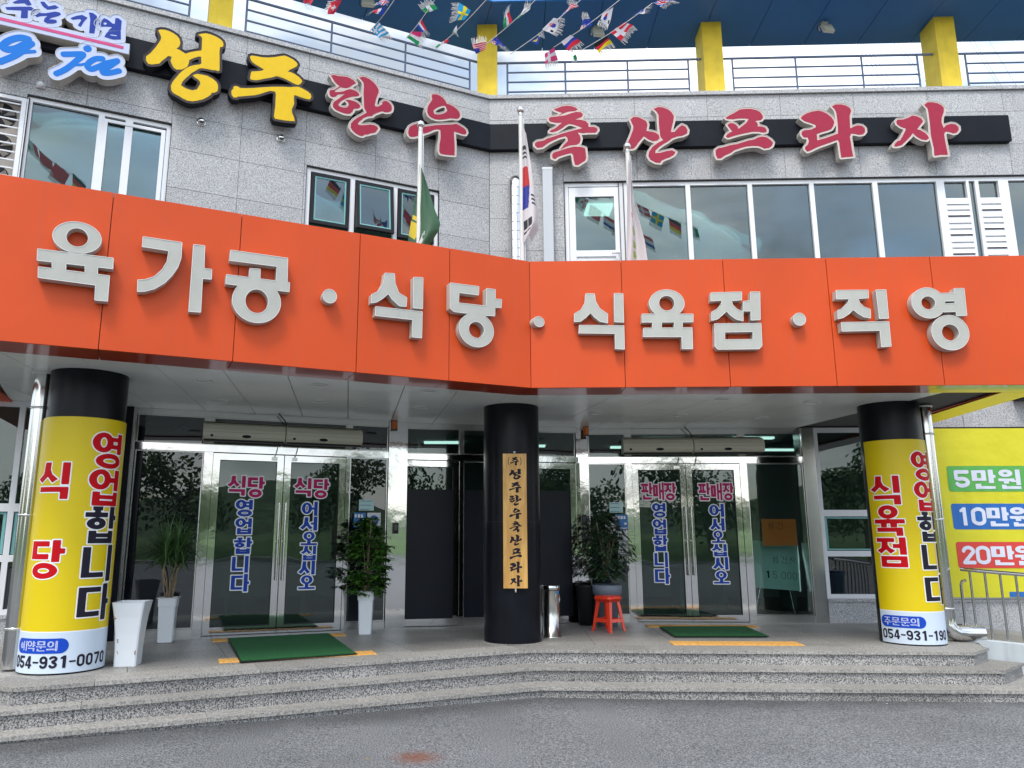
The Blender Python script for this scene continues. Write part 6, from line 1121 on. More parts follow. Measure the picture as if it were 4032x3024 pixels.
# ================================================================= DRAIN PIPES
def pipe(x,y,label,elbow,rz=0,bx=.3):
    r=thing('drain_pipe',label,'drain pipe',(x,y,.42),rz,'stainless drain pipes beside the outer columns')
    rad=.085
    m=MB(); m.cyl((0,0),rad,.02 if not elbow else .19,2.70,28,0,None,True); m.build('tube',M_PIPE,r)
    for z in (2.36,1.36,.36):
        m=MB(); m.lathe([(rad,z-.012),(rad+.006,z-.010),(rad+.006,z+.010),(rad,z+.012)],n=28); cl2=m.build('clamp',M_BRUSH,r)
        m=MB(); m.tube([(rad*.9*(1 if bx>0 else -1),0,z),(bx,0,z)],.008,6); m.box(min(bx,bx*.8),max(bx,bx*.8),-.02,.02,z-.02,z+.02); m.build('bracket',M_BRUSH,cl2)
    m=MB(); m.lathe([(rad+.02,2.699),(rad+.02,2.69),(rad,2.685)],n=28); m.build('collar',M_LETR,r)
    if elbow:
        m=MB(); m.tube([(0,0,.30),(0,0,.20)]+[(.11-.11*math.cos(R(a_)),-.02*math.sin(R(a_)),.20-.11*math.sin(R(a_))) for a_ in (15,30,45,60,75,90)]+[(.22,-.035,.09),(.36,-.06,.09)],rad+.001,28,0,None,True); m.build('elbow',M_PIPE,r)
    return r
pipe(-4.17,7.12,'stainless drain pipe left of the left yellow wrapped column',False,0,.18)
pipe(5.33,9.02,'stainless drain pipe with an elbow foot right of the right yellow wrapped column',True,0,-.16)
# ================================================================= RAMP and HANDRAIL
rp=tag(thing('ramp',None,None),kind='structure')
m=MB(); vs=[(5.52,9.12,.425),(6.5,8.02,.40),(9.8,7.2,.10),(9.8,10.7,.10),(6.6,10.8,.38),(5.4,10.9,.425)]
m.add([(x,y,z) for x,y,z in vs]+[(x,y,-.1) for x,y,z in vs],[(0,1,4,5),(1,2,3,4),(0,6,7,1),(1,7,8,2),(0,5,11,6)],0); m.build('ramp_surface',G_FLOOR,rp)
def wallrun(P,w):
    Q=offs([(a,b) for a,b,_ in P],w); n=len(P); vs=[(a,b,c) for a,b,c in P]+[(Q[i][0],Q[i][1],P[i][2]) for i in range(n)]+[(a,b,-.1) for a,b,c in P]+[(Q[i][0],Q[i][1],-.1) for i in range(n)]
    fs=[]
    for i in range(n-1): fs+=[(i,i+1,n+i+1,n+i),(2*n+i,2*n+i+1,i+1,i),(n+i,n+i+1,3*n+i+1,3*n+i)]
    fs+=[(0,n,3*n,2*n),(n-1,2*n-1,4*n-1,3*n-1)]; return vs,fs
m=MB(); vs,fs=wallrun([(5.42,9.10,.445),(5.66,8.84,.445),(6.5,7.92,.41),(9.8,7.05,.12)],.15); m.add(vs,fs); m.build('ramp_wall',M_RAMP,rp)
hr=thing('handrail','stainless handrail with slim bars along the ramp on the right','handrail',(5.75,8.90,.44))
dv=Vector((.10,-.11,-.008))
P0=Vector((0.015,.03,.0))
m=MB(); m.tube([P0-dv*1.6+Vector((0,0,.76)),P0+Vector((0,0,.755)),P0+dv*4+Vector((0,0,.75)),P0+dv*9+Vector((0,0,.745))],.022,12); m.build('top_rail',M_PIPE,hr)
m=MB(); a=P0-dv*1.7; m.tube([a+Vector((0,0,0)),a+Vector((0,0,.58)),a+Vector((.01,-.01,.62)),a+Vector((.04,-.04,.635))],.015,10); m.build('end_post',M_PIPE,hr)
for i in range(-1,9):
    p=P0+dv*i; m=MB(); m.tube([p,p+Vector((0,0,.74))],.0125,10); o=m.build('post',M_PIPE,hr)
    m=MB(); m.cyl((p.x,p.y),.026,p.z-.002,p.z+.008,14); m.build('foot_plate',M_BRUSH,o)
# ================================================================= MATS AND TACTILE STRIPS
def zpt(px,py,z=.42): return px_at(px,py,z)
def matq(q,label,name='door_mat'):
    P=[zpt(*p) for p in q]; c=(sum(p[0] for p in P)/4,sum(p[1] for p in P)/4); r=thing(name,label,'door mat',(c[0],c[1],.42),0,'green door mats')
    L_=[(p[0]-c[0],p[1]-c[1]) for p in P]; ar=sum(L_[k][0]*L_[(k+1)%4][1]-L_[(k+1)%4][0]*L_[k][1] for k in range(4)); L_=L_ if ar>0 else L_[::-1]
    m=MB(); m.prism(L_,.012,.018); m.build('rubber_border',M_DARK,r)
    I=[(x*.975,y*.975) for x,y in L_]; m=MB(); m.prism(I,.0181,.026); m.build('pile',M_GREEN,r)
s1_=lambda x,y:(450+x/1.508,1600+y/1.508); sr_=lambda x,y:(2250+x/1.508,1550+y/1.508)
matq([s1_(670,1388),s1_(1275,1357),s1_(1442,1480),s1_(745,1528)],'green mat with black rubber edge before the left double door')
matq([sr_(522,1393),sr_(1040,1392),sr_(1175,1450),sr_(608,1450)],'green mat before the right double door')
def tact(fr,u0,u1,v0,v1,label,n):
    r=froot('tactile_strip',label,'tactile paving',fr,(u0+u1)/2,(v0+v1)/2,.42,'yellow tactile strips'); w=(u1-u0)/2; d=(v1-v0)/2; k=max(1,round((u1-u0)/.3))
    for i in range(k):
        a=-w+2*w*i/k; b=-w+2*w*(i+1)/k; m=MB(); m.box(a+.003,b-.003,-d,d,.001,.006); nb_=6
        for q in range(nb_):
            x=a+(b-a)*(q+.5)/nb_; m.box(x-.012,x+.012,-d+.02,d-.02,.0061,.011)
        m.build('tactile_tile',M_TACT,r)
def inv(fr,p): (x,y),a=FR[fr]; dx,dy=p[0]-x,p[1]-y; return dx*math.cos(a)+dy*math.sin(a),dx*math.sin(a)-dy*math.cos(a)
print('tact',[tuple(round(c,2) for c in inv('DL',zpt(*s1_(*p)))) for p in [(573,1400),(668,1395),(1335,1365),(640,1520),(745,1515),(1440,1460),(1525,1470)]],[tuple(round(c,2) for c in inv('DR',zpt(*sr_(*p)))) for p in [(458,1372),(1125,1388),(455,1390),(583,1470),(1375,1495),(610,1495)]])
tact('DL',-.76,.76,.30,.56,'yellow tactile strip along the far edge of the left green mat',0)
tact('DL',-.76,.76,1.85,2.10,'yellow tactile strip under the near edge of the left green mat',0)
tact('DR',.03,1.47,.36,.62,'yellow tactile strip between the right green mat and the door sill',0)
tact('DR',.0,1.42,1.96,2.26,'yellow tactile strip before the right green mat near the steps',0)
# ================================================================= PLANTS AND POTS
def square_pot(root,w0,w1,h,m=M_POTW,rim=True):
    """tapered square planter: w0 half width at foot, w1 at top"""
    k=MB()
    def ring(hw,z,r=.012): return [(-hw+r,-hw,z),(hw-r,-hw,z),(hw,-hw+r,z),(hw,hw-r,z),(hw-r,hw,z),(-hw+r,hw,z),(-hw,hw-r,z),(-hw,-hw+r,z)]
    zs=[(w0,0),(w0+(w1-w0)*.55,h*.8),(w1*.97,h*.8+.001),(w1,h*.98),(w1+.012,h*.985),(w1+.012,h),(w1-.012,h),(w1-.02,h-.08)]
    if not rim: zs=[(w0,0),(w0*1.02,h*.25),(w0*1.10,h*.5),(w0*1.24,h*.75),(w1,h*.97),(w1+.004,h),(w1-.014,h),(w1-.04,h-.2)]
    vs=[]; 
    for hw,z in zs: vs+=ring(hw,z)
    n=8; k.add(vs,[(i*n+j,i*n+(j+1)%n,(i+1)*n+(j+1)%n,(i+1)*n+j) for i in range(len(zs)-1) for j in range(n)]+[tuple(range(7,-1,-1))],0)
    return k.build('pot',m,root)
def blade(mb,base,d,length,w,droop,mi=0,seg=6):
    """strap leaf from base in direction d, bending down"""
    p=Vector(base); d=Vector(d).normalized(); vs=[]
    for i in range(seg+1):
        t=i/seg; s=d.cross(Vector((0,0,1))); s=s.normalized() if s.length>1e-3 else Vector((1,0,0)); ww=w*(1-t)**.6*min(1,.4+t*3)
        vs+= [p+s*ww,p-s*ww]; p=p+d*(length/seg); d=(d+Vector((0,0,-droop))).normalized()
    mb.add(vs,[(2*i,2*i+1,2*i+3,2*i+2) for i in range(seg)],mi)
def oval(mb,c,d,up,L,Wd,fold=.15):
    d=Vector(d).normalized(); s=d.cross(Vector(up)).normalized(); n=s.cross(d); P=[Vector(c)]
    for t,w in ((.25,.8),(.55,1),(.82,.6)): P+= [Vector(c)+d*L*t+s*Wd*w+n*Wd*fold,Vector(c)+d*L*t-n*.0,Vector(c)+d*L*t-s*Wd*w+n*Wd*fold]
    P.append(Vector(c)+d*L-n*L*.08)
    mb.add(P,[(0,2,1),(0,3,2),(1,2,5,4),(2,3,6,5),(4,5,8,7),(5,6,9,8),(7,8,10),(8,9,10)],0)
# strap leaved plant
rnd=random.Random(3)
r=thing('potted_plant','strap leaved dracaena in a tall white square pot before the black side pane','potted plant',(-3.53,8.93,.42),R(12))
square_pot(r,.078,.100,.49); m=MB(); m.box(-.09,.09,-.09,.09,.44,.45); m.build('soil',M_SOIL,r); m=MB(); m.box(-.082,.082,-.082,.082,-.0,.006); m.build('foot',M_DARK,r)
tips=[]; 
for i in range(7):
    a=2*PI*i/7+.3; x,y=.03*math.cos(a),.03*math.sin(a); pth=[(x,y,.44)]
    tx,ty=.10*math.cos(a+.5)*rnd.uniform(.5,1.2),.10*math.sin(a+.5)*rnd.uniform(.5,1.2)
    for t in (.3,.55,.8,1): pth.append((x+tx*t+rnd.uniform(-.02,.02),y+ty*t+rnd.uniform(-.02,.02),.44+.44*t*rnd.uniform(.93,1.05)))
    m=MB(); m.tube(pth,.010,7,0,[.011,.010,.010,.009,.010]); m.build('stem',M_BARK,r); tips.append(pth[-1])
m=MB()
for (x,y,z) in tips:
    for q in range(70):
        a=rnd.uniform(0,2*PI); el=rnd.uniform(-.1,1.45); m_l=rnd.uniform(.26,.46)
        blade(m,(x,y,z+rnd.uniform(-.07,.20)),(math.cos(a)*math.cos(el),math.sin(a)*math.cos(el),math.sin(el)+.12),m_l,.0085,.15*rnd.uniform(.5,1.7))
tag(m.build('foliage',M_LEAF1,r),kind='stuff')
# broad leaved plant
def bushy(r,zb,zt,rad,nst,nleaf,L,Wd,mt,seed,whorl=True):
    rn=random.Random(seed); stems=[]
    for i in range(nst):
        a=rn.uniform(0,2*PI); pth=[(.03*math.cos(a),.03*math.sin(a),zb)]; rr=rn.uniform(.1,.75)*rad; a2_=rn.uniform(0,2*PI); hh=rn.uniform(.65,1)*(zt-zb)
        for t in (.33,.66,1): pth.append((rr*t*math.cos(a2_),rr*t*math.sin(a2_),zb+hh*t*(.96)))
        m=MB(); m.tube(pth,.006,6); m.build('stem',M_BARK,r); stems.append(pth)
    m=MB()
    for i in range(nleaf):
        t=rn.random(); z=zb-.02+(zt-zb)*t; prof=rad*(.55+.45*math.sin(PI*min(1,t*1.15+.05)))*(1-.45*max(0,t-.75)/.25)
        a=rn.uniform(0,2*PI); q=rn.uniform(.35,1.0)**.6*prof*(1+.15*math.sin(a*3+z*7)); c=Vector((q*math.cos(a),q*math.sin(a),z))
        if whorl:
            for k in range(rn.choice((5,6,7))):
                b=2*PI*k/6+rn.uniform(-.2,.2); d=Vector((math.cos(b)+.5*math.cos(a),math.sin(b)+.5*math.sin(a),-.25+rn.uniform(-.3,.25))); oval(m,c+d.normalized()*.012,d,(0,0,1),L*rn.uniform(.8,1.2),Wd)
        else:
            d=Vector((math.cos(a+rn.uniform(-.8,.8)),math.sin(a+rn.uniform(-.8,.8)),rn.uniform(-1.1,.25))); oval(m,c,d,(0,0,1),L*rn.uniform(.7,1.2),Wd)
    tag(m.build('foliage',mt,r),kind='stuff')
r=thing('potted_plant','broad leaved bright green plant in a tall white square pot by the steel pilaster','potted plant',(-1.40,9.70,.42),R(3))
square_pot(r,.075,.100,.50); m=MB(); m.box(-.09,.09,-.09,.09,.45,.46); m.build('soil',M_SOIL,r)
m=MB(); m.box(-.028,.028,-.1135,-.112,.44,.465); m.build('pot_label',M_BRUSH,r)
bushy(r,.50,1.42,.29,6,210,.095,.033,M_LEAF2,5)
# dark leaved plant in a grey round pot
r=thing('potted_plant','dark leaved ficus in a grey round pot behind the red stool','potted plant',(1.70,10.50,.42))
m=MB(); m.lathe([(0,0),(.125,0),(.165,.40),(.190,.405),(.200,.53),(.188,.535),(.175,.46),(0,.455)],n=36); m.build('pot',M_POTG,r); m=MB(); m.cyl((0,0),.172,.47,.475,24); m.build('soil',M_SOIL,r)
bushy(r,.64,1.50,.35,7,1150,.085,.022,M_LEAF3,11,False)
r=thing('flower_pot','black round pot half hidden behind the grey pot with the ficus','pot',(1.43,10.60,.42))
m=MB(); m.lathe([(0,0),(.10,0),(.135,.50),(.145,.52),(.13,.52),(.12,.40),(0,.40)],n=28); m.build('pot_body',M_DARK,r); m=MB(); m.cyl((0,0),.120,.44,.445,20); m.build('soil',M_SOIL,r)
# chipped empty planter
r=thing('empty_planter','tall flared white ceramic planter, chipped and empty, beside the left column','planter',(-3.27,7.42,.42),R(8))
square_pot(r,.098,.142,.57,M_POTW,False)
for x,z,w,h in ((-.108,.43,.016,.010),(-.075,.235,.008,.009),(-.073,.215,.007,.008),(-.070,.13,.005,.006),(-.064,.115,.004,.005),(.086,.12,.007,.022)):
    hw=.098*(1.02+.25*max(0,(z/.57-.25))); m=MB(); y=-(hw+.0035) if z<.3 else -(hw+.010)
    m.add([(x+w*math.cos(2*PI*k/9)*rnd.uniform(.7,1.2),y-(.0 if z<.3 else .0),z+h*math.sin(2*PI*k/9)) for k in range(9)],[tuple(range(9))]); m.build('chip',M_CHIP,r)
# rubbish bin
r=thing('litter_bin','round brushed steel litter bin beside the black middle column','litter bin',(.845,9.385,.42),R(20))
m=MB(); m.lathe([(0,.0),(.118,0),(.118,.012),(.105,.016),(.105,.535),(.110,.538)],n=36); m.build('body',M_BRUSH,r)
m=MB(); m.lathe([(.108,.545),(.110,.548),(.110,.588),(.104,.594),(.07,.597),(0,.594)],n=36); m.build('lid',M_STEEL,r)
m=MB(); m.tube([(.045+.042*math.cos(2*PI*k/24),-math.sqrt(.108**2-(.045+.042*math.cos(2*PI*k/24))**2),.445+.055*math.sin(2*PI*k/24)) for k in range(25)],.003,6,0,None,False); m.build('opening_ring',M_STEEL,r)
m=MB(); m.add([cylmap(.1062,s*.1062/.105,z) for z in (.495,.528) for s in (.022,.036,.05,.064)],[(i,i+1,i+5,i+4) for i in range(3)]); m.build('blue_label',mat('label_blue',(.01,.25,.55),.4),r)
# red stool
r=thing('plastic_stool','bright red plastic stool standing before the grey pot','stool',(1.62,9.96,.42),R(41))
m=MB(); 
def rsq(hw,z,rc,n=5):
    o=[]
    for qx,qy,a0 in ((1,1,0),(-1,1,90),(-1,-1,180),(1,-1,270)):
        for k in range(n): a=R(a0+90*k/(n-1)); o.append((qx*(hw-rc)+rc*math.cos(a),qy*(hw-rc)+rc*math.sin(a),z))
    return o
rg=[rsq(.128,.385,.035),rsq(.135,.40,.04),rsq(.130,.424,.045),rsq(.118,.431,.04),rsq(.10,.428,.035),rsq(.03,.426,.015)]
nn=len(rg[0]); m.add([p for q in rg for p in q],[(i*nn+j,i*nn+(j+1)%nn,(i+1)*nn+(j+1)%nn,(i+1)*nn+j) for i in range(len(rg)-1) for j in range(nn)]+[tuple(range((len(rg)-1)*nn,len(rg)*nn))],0,True); m.build('seat',M_REDPL,r)
def legq(sx,sy):
    m=MB(); secs=[]
    for t,z in ((0,.40),(.3,.29),(.65,.15),(.93,.03),(1,.0)):
        c=.080+.050*t; w=.058-.022*t; f=.010
        if t==1: c+=.006
        A=[(sx*(c+.018),sy*(c+.018-w)),(sx*(c+.018),sy*(c+.018)),(sx*(c+.018-w),sy*(c+.018)),(sx*(c+.018-w),sy*(c+.018-f)),(sx*(c+.010-f*.3),sy*(c+.010-f*.3)),(sx*(c+.018-f),sy*(c+.018-w))]
        secs.append([(a,b,z) for a,b in A])
    n=6; m.add([p for s_ in secs for p in s_],[(i*n+j,i*n+(j+1)%n,(i+1)*n+(j+1)%n,(i+1)*n+j) for i in range(4) for j in range(n)]+[tuple(range(n)),tuple(range(4*n,5*n))],0); m.build('leg',M_REDPL,r)
for sx in (-1,1):
    for sy in (-1,1): legq(sx,sy)
for k in range(4):
    m=MB(); c=.131; m.add([(-c,-c-.004,.115),(c,-c-.004,.115),(c*.93,-c+.006,.155),(-c*.93,-c+.006,.155),(-c,-c+.006,.115),(c,-c+.006,.115),(c*.93,-c+.014,.155),(-c*.93,-c+.014,.155)],[(0,1,2,3),(7,6,5,4),(3,2,6,7),(0,4,5,1)]); o=m.build('stretcher',M_REDPL,r); o.rotation_euler=(0,0,PI/2*k)
    m=MB(); c=.108; m.add([(-c,-c-.006,.36),(c,-c-.006,.36),(c,-c-.006,.40),(-c,-c-.006,.40)],[(0,1,2,3),(3,2,1,0)]); o=m.build('apron',M_REDPL,r); o.rotation_euler=(0,0,PI/2*k)
# blue bin
r=thing('waste_bin','pale blue plastic bin half hidden behind the right wrapped column','waste bin',(5.38,9.62,.42))
m=MB(); m.lathe([(0,0),(.14,0),(.175,.58),(.19,.585),(.19,.62),(.165,.62),(.13,.1),(0,.08)],n=28); m.build('body',M_BINB,r); m=MB(); m.lathe([(.166,.622),(.192,.624),(.192,.64),(.0,.65)],n=28); m.build('lid',mat('bin_rim_blue',(.04,.10,.35),.4),r)
# ================================================================= DUCTS, VENTS, FLOODLIGHTS on the upper wall
r=froot('spiral_duct','spiral steel exhaust duct with an elbow beside the middle flagpole','duct','UR',.405,.17,4.02)
m=MB(); m.tube([(0,0,0),(0,0,2.78),(0,.015,2.86),(0,.06,2.93),(0,.14,2.96),(0,.165,2.96)],.112,24); m.build('tube',M_STEEL,r)
for k in range(20): m=MB(); m.lathe([(.112,-.008),(.118,-.004),(.118,.004),(.112,.008)],n=24); o=m.build('seam_ring',M_BRUSH,r); o.location=(0,0,.12+.14*k); o.rotation_euler=(R(4),0,0)
m=MB(); m.box(-.18,-.09,-.02,.13,1.18,1.21); m.box(-.20,-.17,-.04,.13,1.10,1.26); m.build('bracket',M_BRUSH,r)
r=froot('cable_duct','white square cable duct rising between spiral duct and terrace door','duct','UR',.90,.10,4.02)
m=MB(); m.box(-.075,.075,-.05,.05,0,3.12); m.build('casing',M_DUCT,r); m=MB(); m.box(-.079,.079,-.054,.054,3.121,3.15); m.build('cap',M_WHITE,r)
def ventcap(fr,u,z,label,rr_=.05):
    r=froot('vent_cap',label,'vent cap',fr,u,.006,z,'round steel vent caps')
    m=MB(); m.lathe([(rr_*1.25,0),(rr_*1.25,.006),(rr_,.008)],n=24); o=m.build('flange',M_BRUSH,r); o.rotation_euler=(R(90),0,0)
    m=MB(); m.lathe([(rr_,.0),(rr_,.03),(rr_*.8,.055),(rr_*.35,.068),(0,.07)],n=24); o=m.build('hood',M_STEEL,r); o.rotation_euler=(R(90),0,0)
    m=MB(); m.add([(rr_*.6*math.cos(2*PI*k/16),-.066+abs(math.sin(2*PI*k/16))*0,-rr_*.45+rr_*.5*math.sin(2*PI*k/16)) for k in range(16)],[tuple(range(16))]); m.build('mouth',M_DARK,r)
ventcap('UL',-4.246,7.007,'round steel vent cap under the first yellow letter, left one of two'); ventcap('UL',-3.202,7.006,'round steel vent cap under the second yellow letter, right one of two')
r=froot('wall_camera','small white security camera on the granite above the far left window','camera','UL',-6.12,.03,7.04); m=MB(); m.lathe([(.04,0),(.04,.02),(.03,.045),(0,.05)],n=16); o=m.build('dome',M_WHITE,r); o.rotation_euler=(R(90),0,0); m=MB(); m.box(-.045,.045,-.004,.03,-.03,.03); m.build('base',M_WHITE,r)
def flood(px,py,label):
    p=px_at(px,py,9.995); r=thing('floodlight',label,'floodlight',p,R(8),'floodlights under the blue visor')
    m=MB(); m.box(-.05,.05,-.03,.03,-.03,0); m.lathe([(.05,-.03),(.05,-.06),(0,-.062)],n=14); m.build('base',M_IVORY,r)
    m=MB(); m.tube([(-.10,.0,-.17),(-.10,0,-.07),(.10,0,-.07),(.10,0,-.17)],.009,6); m.build('yoke',M_IVORY,r)
    m=MB(); m.box(-.09,.09,-.025,.03,-.27,-.09); m.box(-.075,.075,-.028,-.0251,-.255,-.105); o=m.build('head',M_IVORY,r); o.rotation_euler=(R(-24),0,0)
    m=MB(); m.tube([(-.05,0,-.04),(-.13,0,-.08),(-.14,0,-.16),(-.09,0,-.20)],.005,6); m.build('cable',M_DARK,r)
flood(3245,88,'ivory floodlight under the blue visor between the two right pillars'); flood(2350,105,'ivory floodlight under the blue visor behind the flag string, near the corner pillar'); flood(1450,-14,'ivory floodlight at the top edge under the left visor wing')
r=froot('wall_bracket','dark spotlight bracket on the granite at the right edge above the banner','bracket','DR',5.62,.02,3.55); m=MB(); m.box(-.14,.2,-.20,0,-.06,.03); m.build('arm',M_DARK,r)
# ================================================================= FLAGPOLES
def flagpole(x,y,ztop,label):
    r=thing('flagpole',label,'flagpole',(x,y,4.05),0,'steel flagpoles on the canopy roof')
    m=MB(); m.cyl((0,0),.030,0,ztop-4.05-.10,18,0,.026); m.build('pole',M_LETR,r)
    m=MB(); m.lathe([(0,.10),(.026,.10),(.028,.08),(.018,.07),(.03,.06),(.018,.055),(.0,.055)],n=18); o=m.build('collar',M_BRUSH,r); o.location=(0,0,ztop-4.05-.17)
    m=MB(); m.lathe([(.045*math.sin(PI*k/12),-.045*math.cos(PI*k/12)) for k in range(13)],n=20); o=m.build('finial_ball',M_STEEL,r); o.location=(0,0,ztop-4.05-.03)
    m=MB(); m.tube([(.035,-.01,ztop-4.05-.15),(.037,-.01,.2)],.004,5); m.build('halyard',M_POTW,r)
    return r
PX=[(-.68,7.98,6.26),(.50,8.49,6.75),(1.77,8.39,6.21)]
flagpole(*PX[0],'white steel flagpole with the green flag'); flagpole(*PX[1],'white steel flagpole with the Korean national flag'); flagpole(*PX[2],'white steel flagpole with the white flag')
def limp(x,y,zt,zb,w_t,w_b,label,mats,colour,nfold,seed,name='flag',side=1,nx=36,nz=52,shape=None):
    """a flag hanging limp beside its pole: folded sheet with faces coloured by the pattern"""
    r=thing(name,label,'flag',(x,y,zb)); m=MB(); rn=random.Random(seed); ph=rn.uniform(0,6)
    vs=[]
    for j in range(nz+1):
        t=j/nz; z=(zt-zb)*(1-t)
        for i in range(nx+1):
            s=i/nx; l,rg=shape(t) if shape else (0,w_t+(w_b-w_t)*t)
            xx=l+(rg-l)*s; yy=.05*math.sin(s*nfold*PI+ph+t*1.2)*(.25+t)*min(1,1)+.02*math.sin(s*9+t*5)
            zz=z-(.10*s*(1-t)+.04*math.sin(s*5+ph)*t); vs.append((side*xx+.01,yy-.02,zz))
    groups={}
    for j in range(nz):
        for i in range(nx): m.f.append([j*(nx+1)+i,j*(nx+1)+i+1,(j+1)*(nx+1)+i+1,(j+1)*(nx+1)+i]); m.m.append(colour((i+.5)/nx,(j+.5)/nz)); m.sm.append(True)
    m.v=vs; m.build('cloth',mats,r); return r
M_FG=foil('flag_green',(.045,.13,.065),.35); M_FY=foil('flag_yellow',(.70,.55,.03),.35); M_FW=foil('flag_white',(.70,.66,.68),.35); M_FR=foil('flag_red',(.60,.03,.03),.35); M_FB=foil('flag_blue',(.03,.04,.32),.35); M_FK=foil('flag_black',(.02,.02,.03),.35); M_FLG=foil('flag_leaf_green',(.30,.45,.08),.35)
def green_col(s,t):
    if ((s-.10)/.26)**2+((t-.57)/.07)**2<1: return 1
    if .44<t<.49 and .02<s<.22: return 1
    if ((s-.52)/.05)**2+((t-.60)/.035)**2<1 and ((s-.52)/.025)**2+((t-.60)/.018)**2>1: return 2
    if abs(t-.66)<.02 and .44<s<.60: return 2
    return 0
limp(-.68,7.97,5.72,4.35,.0,.4,'dark green flag with a yellow emblem hanging limp on the left flagpole',[M_FG,M_FY,M_FW],green_col,2.4,2,shape=lambda t:(float(np.interp(t,(0,.2,.45,.69,1),(-.01,-.03,-.09,-.13,-.15))),float(np.interp(t,(0,.15,.35,.49,.56,.69,1),(.03,.09,.16,.23,.21,.11,.02)))))
def kor_col(s,t):
    if s<.62:
        if .36<t<.54: return 1
        if .54<=t<.72: return 2 if s<.58-(t-.54) else 0
        if .70<t<.74 and s<.4: return 2
        for q in (.18,.225,.27): 
            if q<t<q+.028 and s>.08: return 3
        for q in (.82,.855,.89,.925):
            if q<t<q+.022 and .08<s<.56 and not .30<s<.34: return 3
    else:
        for q in (.62,.655,.69):
            if q<t<q+.02 and s<.85: return 3
    return 0
limp(.52,8.47,6.50,5.02,.03,.3,'Korean national flag hanging limp on the middle flagpole',[M_FW,M_FR,M_FB,M_FK],kor_col,1.6,4,shape=lambda t:(-.03+.05*max(0,t-.8),float(np.interp(t,(0,.4,.75,.88,1),(.03,.10,.17,.18,.08)))))
def wh_col(s,t):
    if .42<t<.47 and .30<s<.40: return 1
    for q in (.56,.66,.74):
        if ((s-.42)/.10)**2+((t-q)/.035)**2<1: return 2
    return 0
limp(1.76,8.37,6.0,4.35,.03,.35,'white flag with small green marks hanging limp on the right flagpole',[M_FW,M_FR,M_FLG],wh_col,1.9,9,shape=lambda t:(float(-.10*t),float(np.interp(t,(0,.3,.6,.8,1),(.02,.05,.15,.18,.20)))))
# ================================================================= BUNTING
M_TIN=foil('silver_fringe',(.72,.71,.68),.3); M_PLW=foil('pennant_white',(.68,.68,.72)); M_PLR=foil('pennant_red',(.62,.03,.06)); M_PLG=foil('pennant_green',(.015,.26,.09)); M_PLB=foil('pennant_blue',(.02,.06,.38))
M_PLC=foil('pennant_cyan',(.02,.32,.60)); M_PLY=foil('pennant_yellow',(.75,.62,.02)); M_PLK=foil('pennant_black',(.02,.02,.02)); M_PLP=foil('pennant_pink',(.72,.05,.20))
PM=[M_PLW,M_PLR,M_PLG,M_PLB,M_PLC,M_PLY,M_PLK,M_PLP]
Wt,Rd,Gn,Bl,Cy,Ye,Bk,Pk=range(8)
def st(*c): return lambda s,t:c[min(len(c)-1,int(s*len(c)))]
def sh_(*c): return lambda s,t:c[min(len(c)-1,int(t*len(c)))]
def cross(bgc,fg,x=.38,w=.09): return lambda s,t: fg if abs(s-x)<w or abs(t-.5)<w*1.25 else bgc
def swiss(s,t): return Wt if (abs(s-.5)<.08 and abs(t-.5)<.27) or (abs(t-.5)<.09 and abs(s-.5)<.24) else Rd
def usa(s,t): return Bl if s<.42 and t<.5 else (Rd if int(t*9)%2==0 else Wt)
def greece(s,t): return (Wt if abs(s-.2)<.05 or abs(t-.28)<.07 else Cy) if s<.4 and t<.55 else (Cy if int(t*7)%2==0 else Wt)
def korea(s,t):
    q=((s-.5)/.17)**2+((t-.5)/.26)**2
    if q<1: return Rd if t<.5 else Bl
    for a,b in ((.16,.2),(.84,.2),(.16,.8),(.84,.8)):
        if abs(s-a)<.07 and abs(t-b)<.10 and int((t-b+1)*22)%2==0: return Bk
    return Wt
def uk(s,t):
    if abs(s-.5)<.07 or abs(t-.5)<.09: return Rd
    if abs(s-.5)<.12 or abs(t-.5)<.16 or abs(abs(s-.5)-abs(t-.5))<.07: return Wt
    return Bl
def nz_(s,t): return uk(s/.45,t/.5) if s<.45 and t<.5 else (Rd if (abs(s-.75)<.05 and abs(t-.3)<.07) or (abs(s-.72)<.05 and abs(t-.75)<.07) else Bl)
def badge(s,t): return Ye if abs(s-.5)<.15 and abs(t-.5)<.25 else Bl
def depth_at(px,py,y):        # photo pixel -> point at a given distance y
    X=(px-1889.5)/2990; Y=(py-1512)/2990; p=R(11.26); d=(X,math.cos(p)+Y*math.sin(p),math.sin(p)-Y*math.cos(p)); t=y/d[1]; return Vector((d[0]*t,y,1.6+d[2]*t))
c4=lambda x,y:(1500+x/2.765,y/2.765); c2=lambda x,y:(1100+x/1.58,y/1.58); c3=lambda x,y:(2200+x/1.2074,y/1.2074)
YB=9.4
def dline(p,q,y0,y1,n=8,sag=.0):
    A,Bv=depth_at(*p,y0),depth_at(*q,y1); return [A.lerp(Bv,k/n)+Vector((0,0,-sag*4*(k/n)*(1-k/n))) for k in range(n+1)]
def ydep(py): return YB+ (0-py)/400*-.6-.3     # strings come forward towards the top of the photograph
def ystr(px,py): return 9.1-.0022*(400-py)
M_STRG=mat('white_string',(.60,.60,.60),.6)
SG='strings of small national flags'
def string(p,q,label):
    A,Bv=depth_at(*p,ystr(*p)),depth_at(*q,ystr(*q)); pts=[A.lerp(Bv,k/10)+Vector((0,0,-.03*math.sin(PI*k/10))) for k in range(11)]
    c=pts[0]; r=thing('flag_string',label,'flag string',tuple(c),0,SG); m=MB(); m.tube([tuple(v-c) for v in pts],.0045,5); m.build('cord',M_STRG,r)
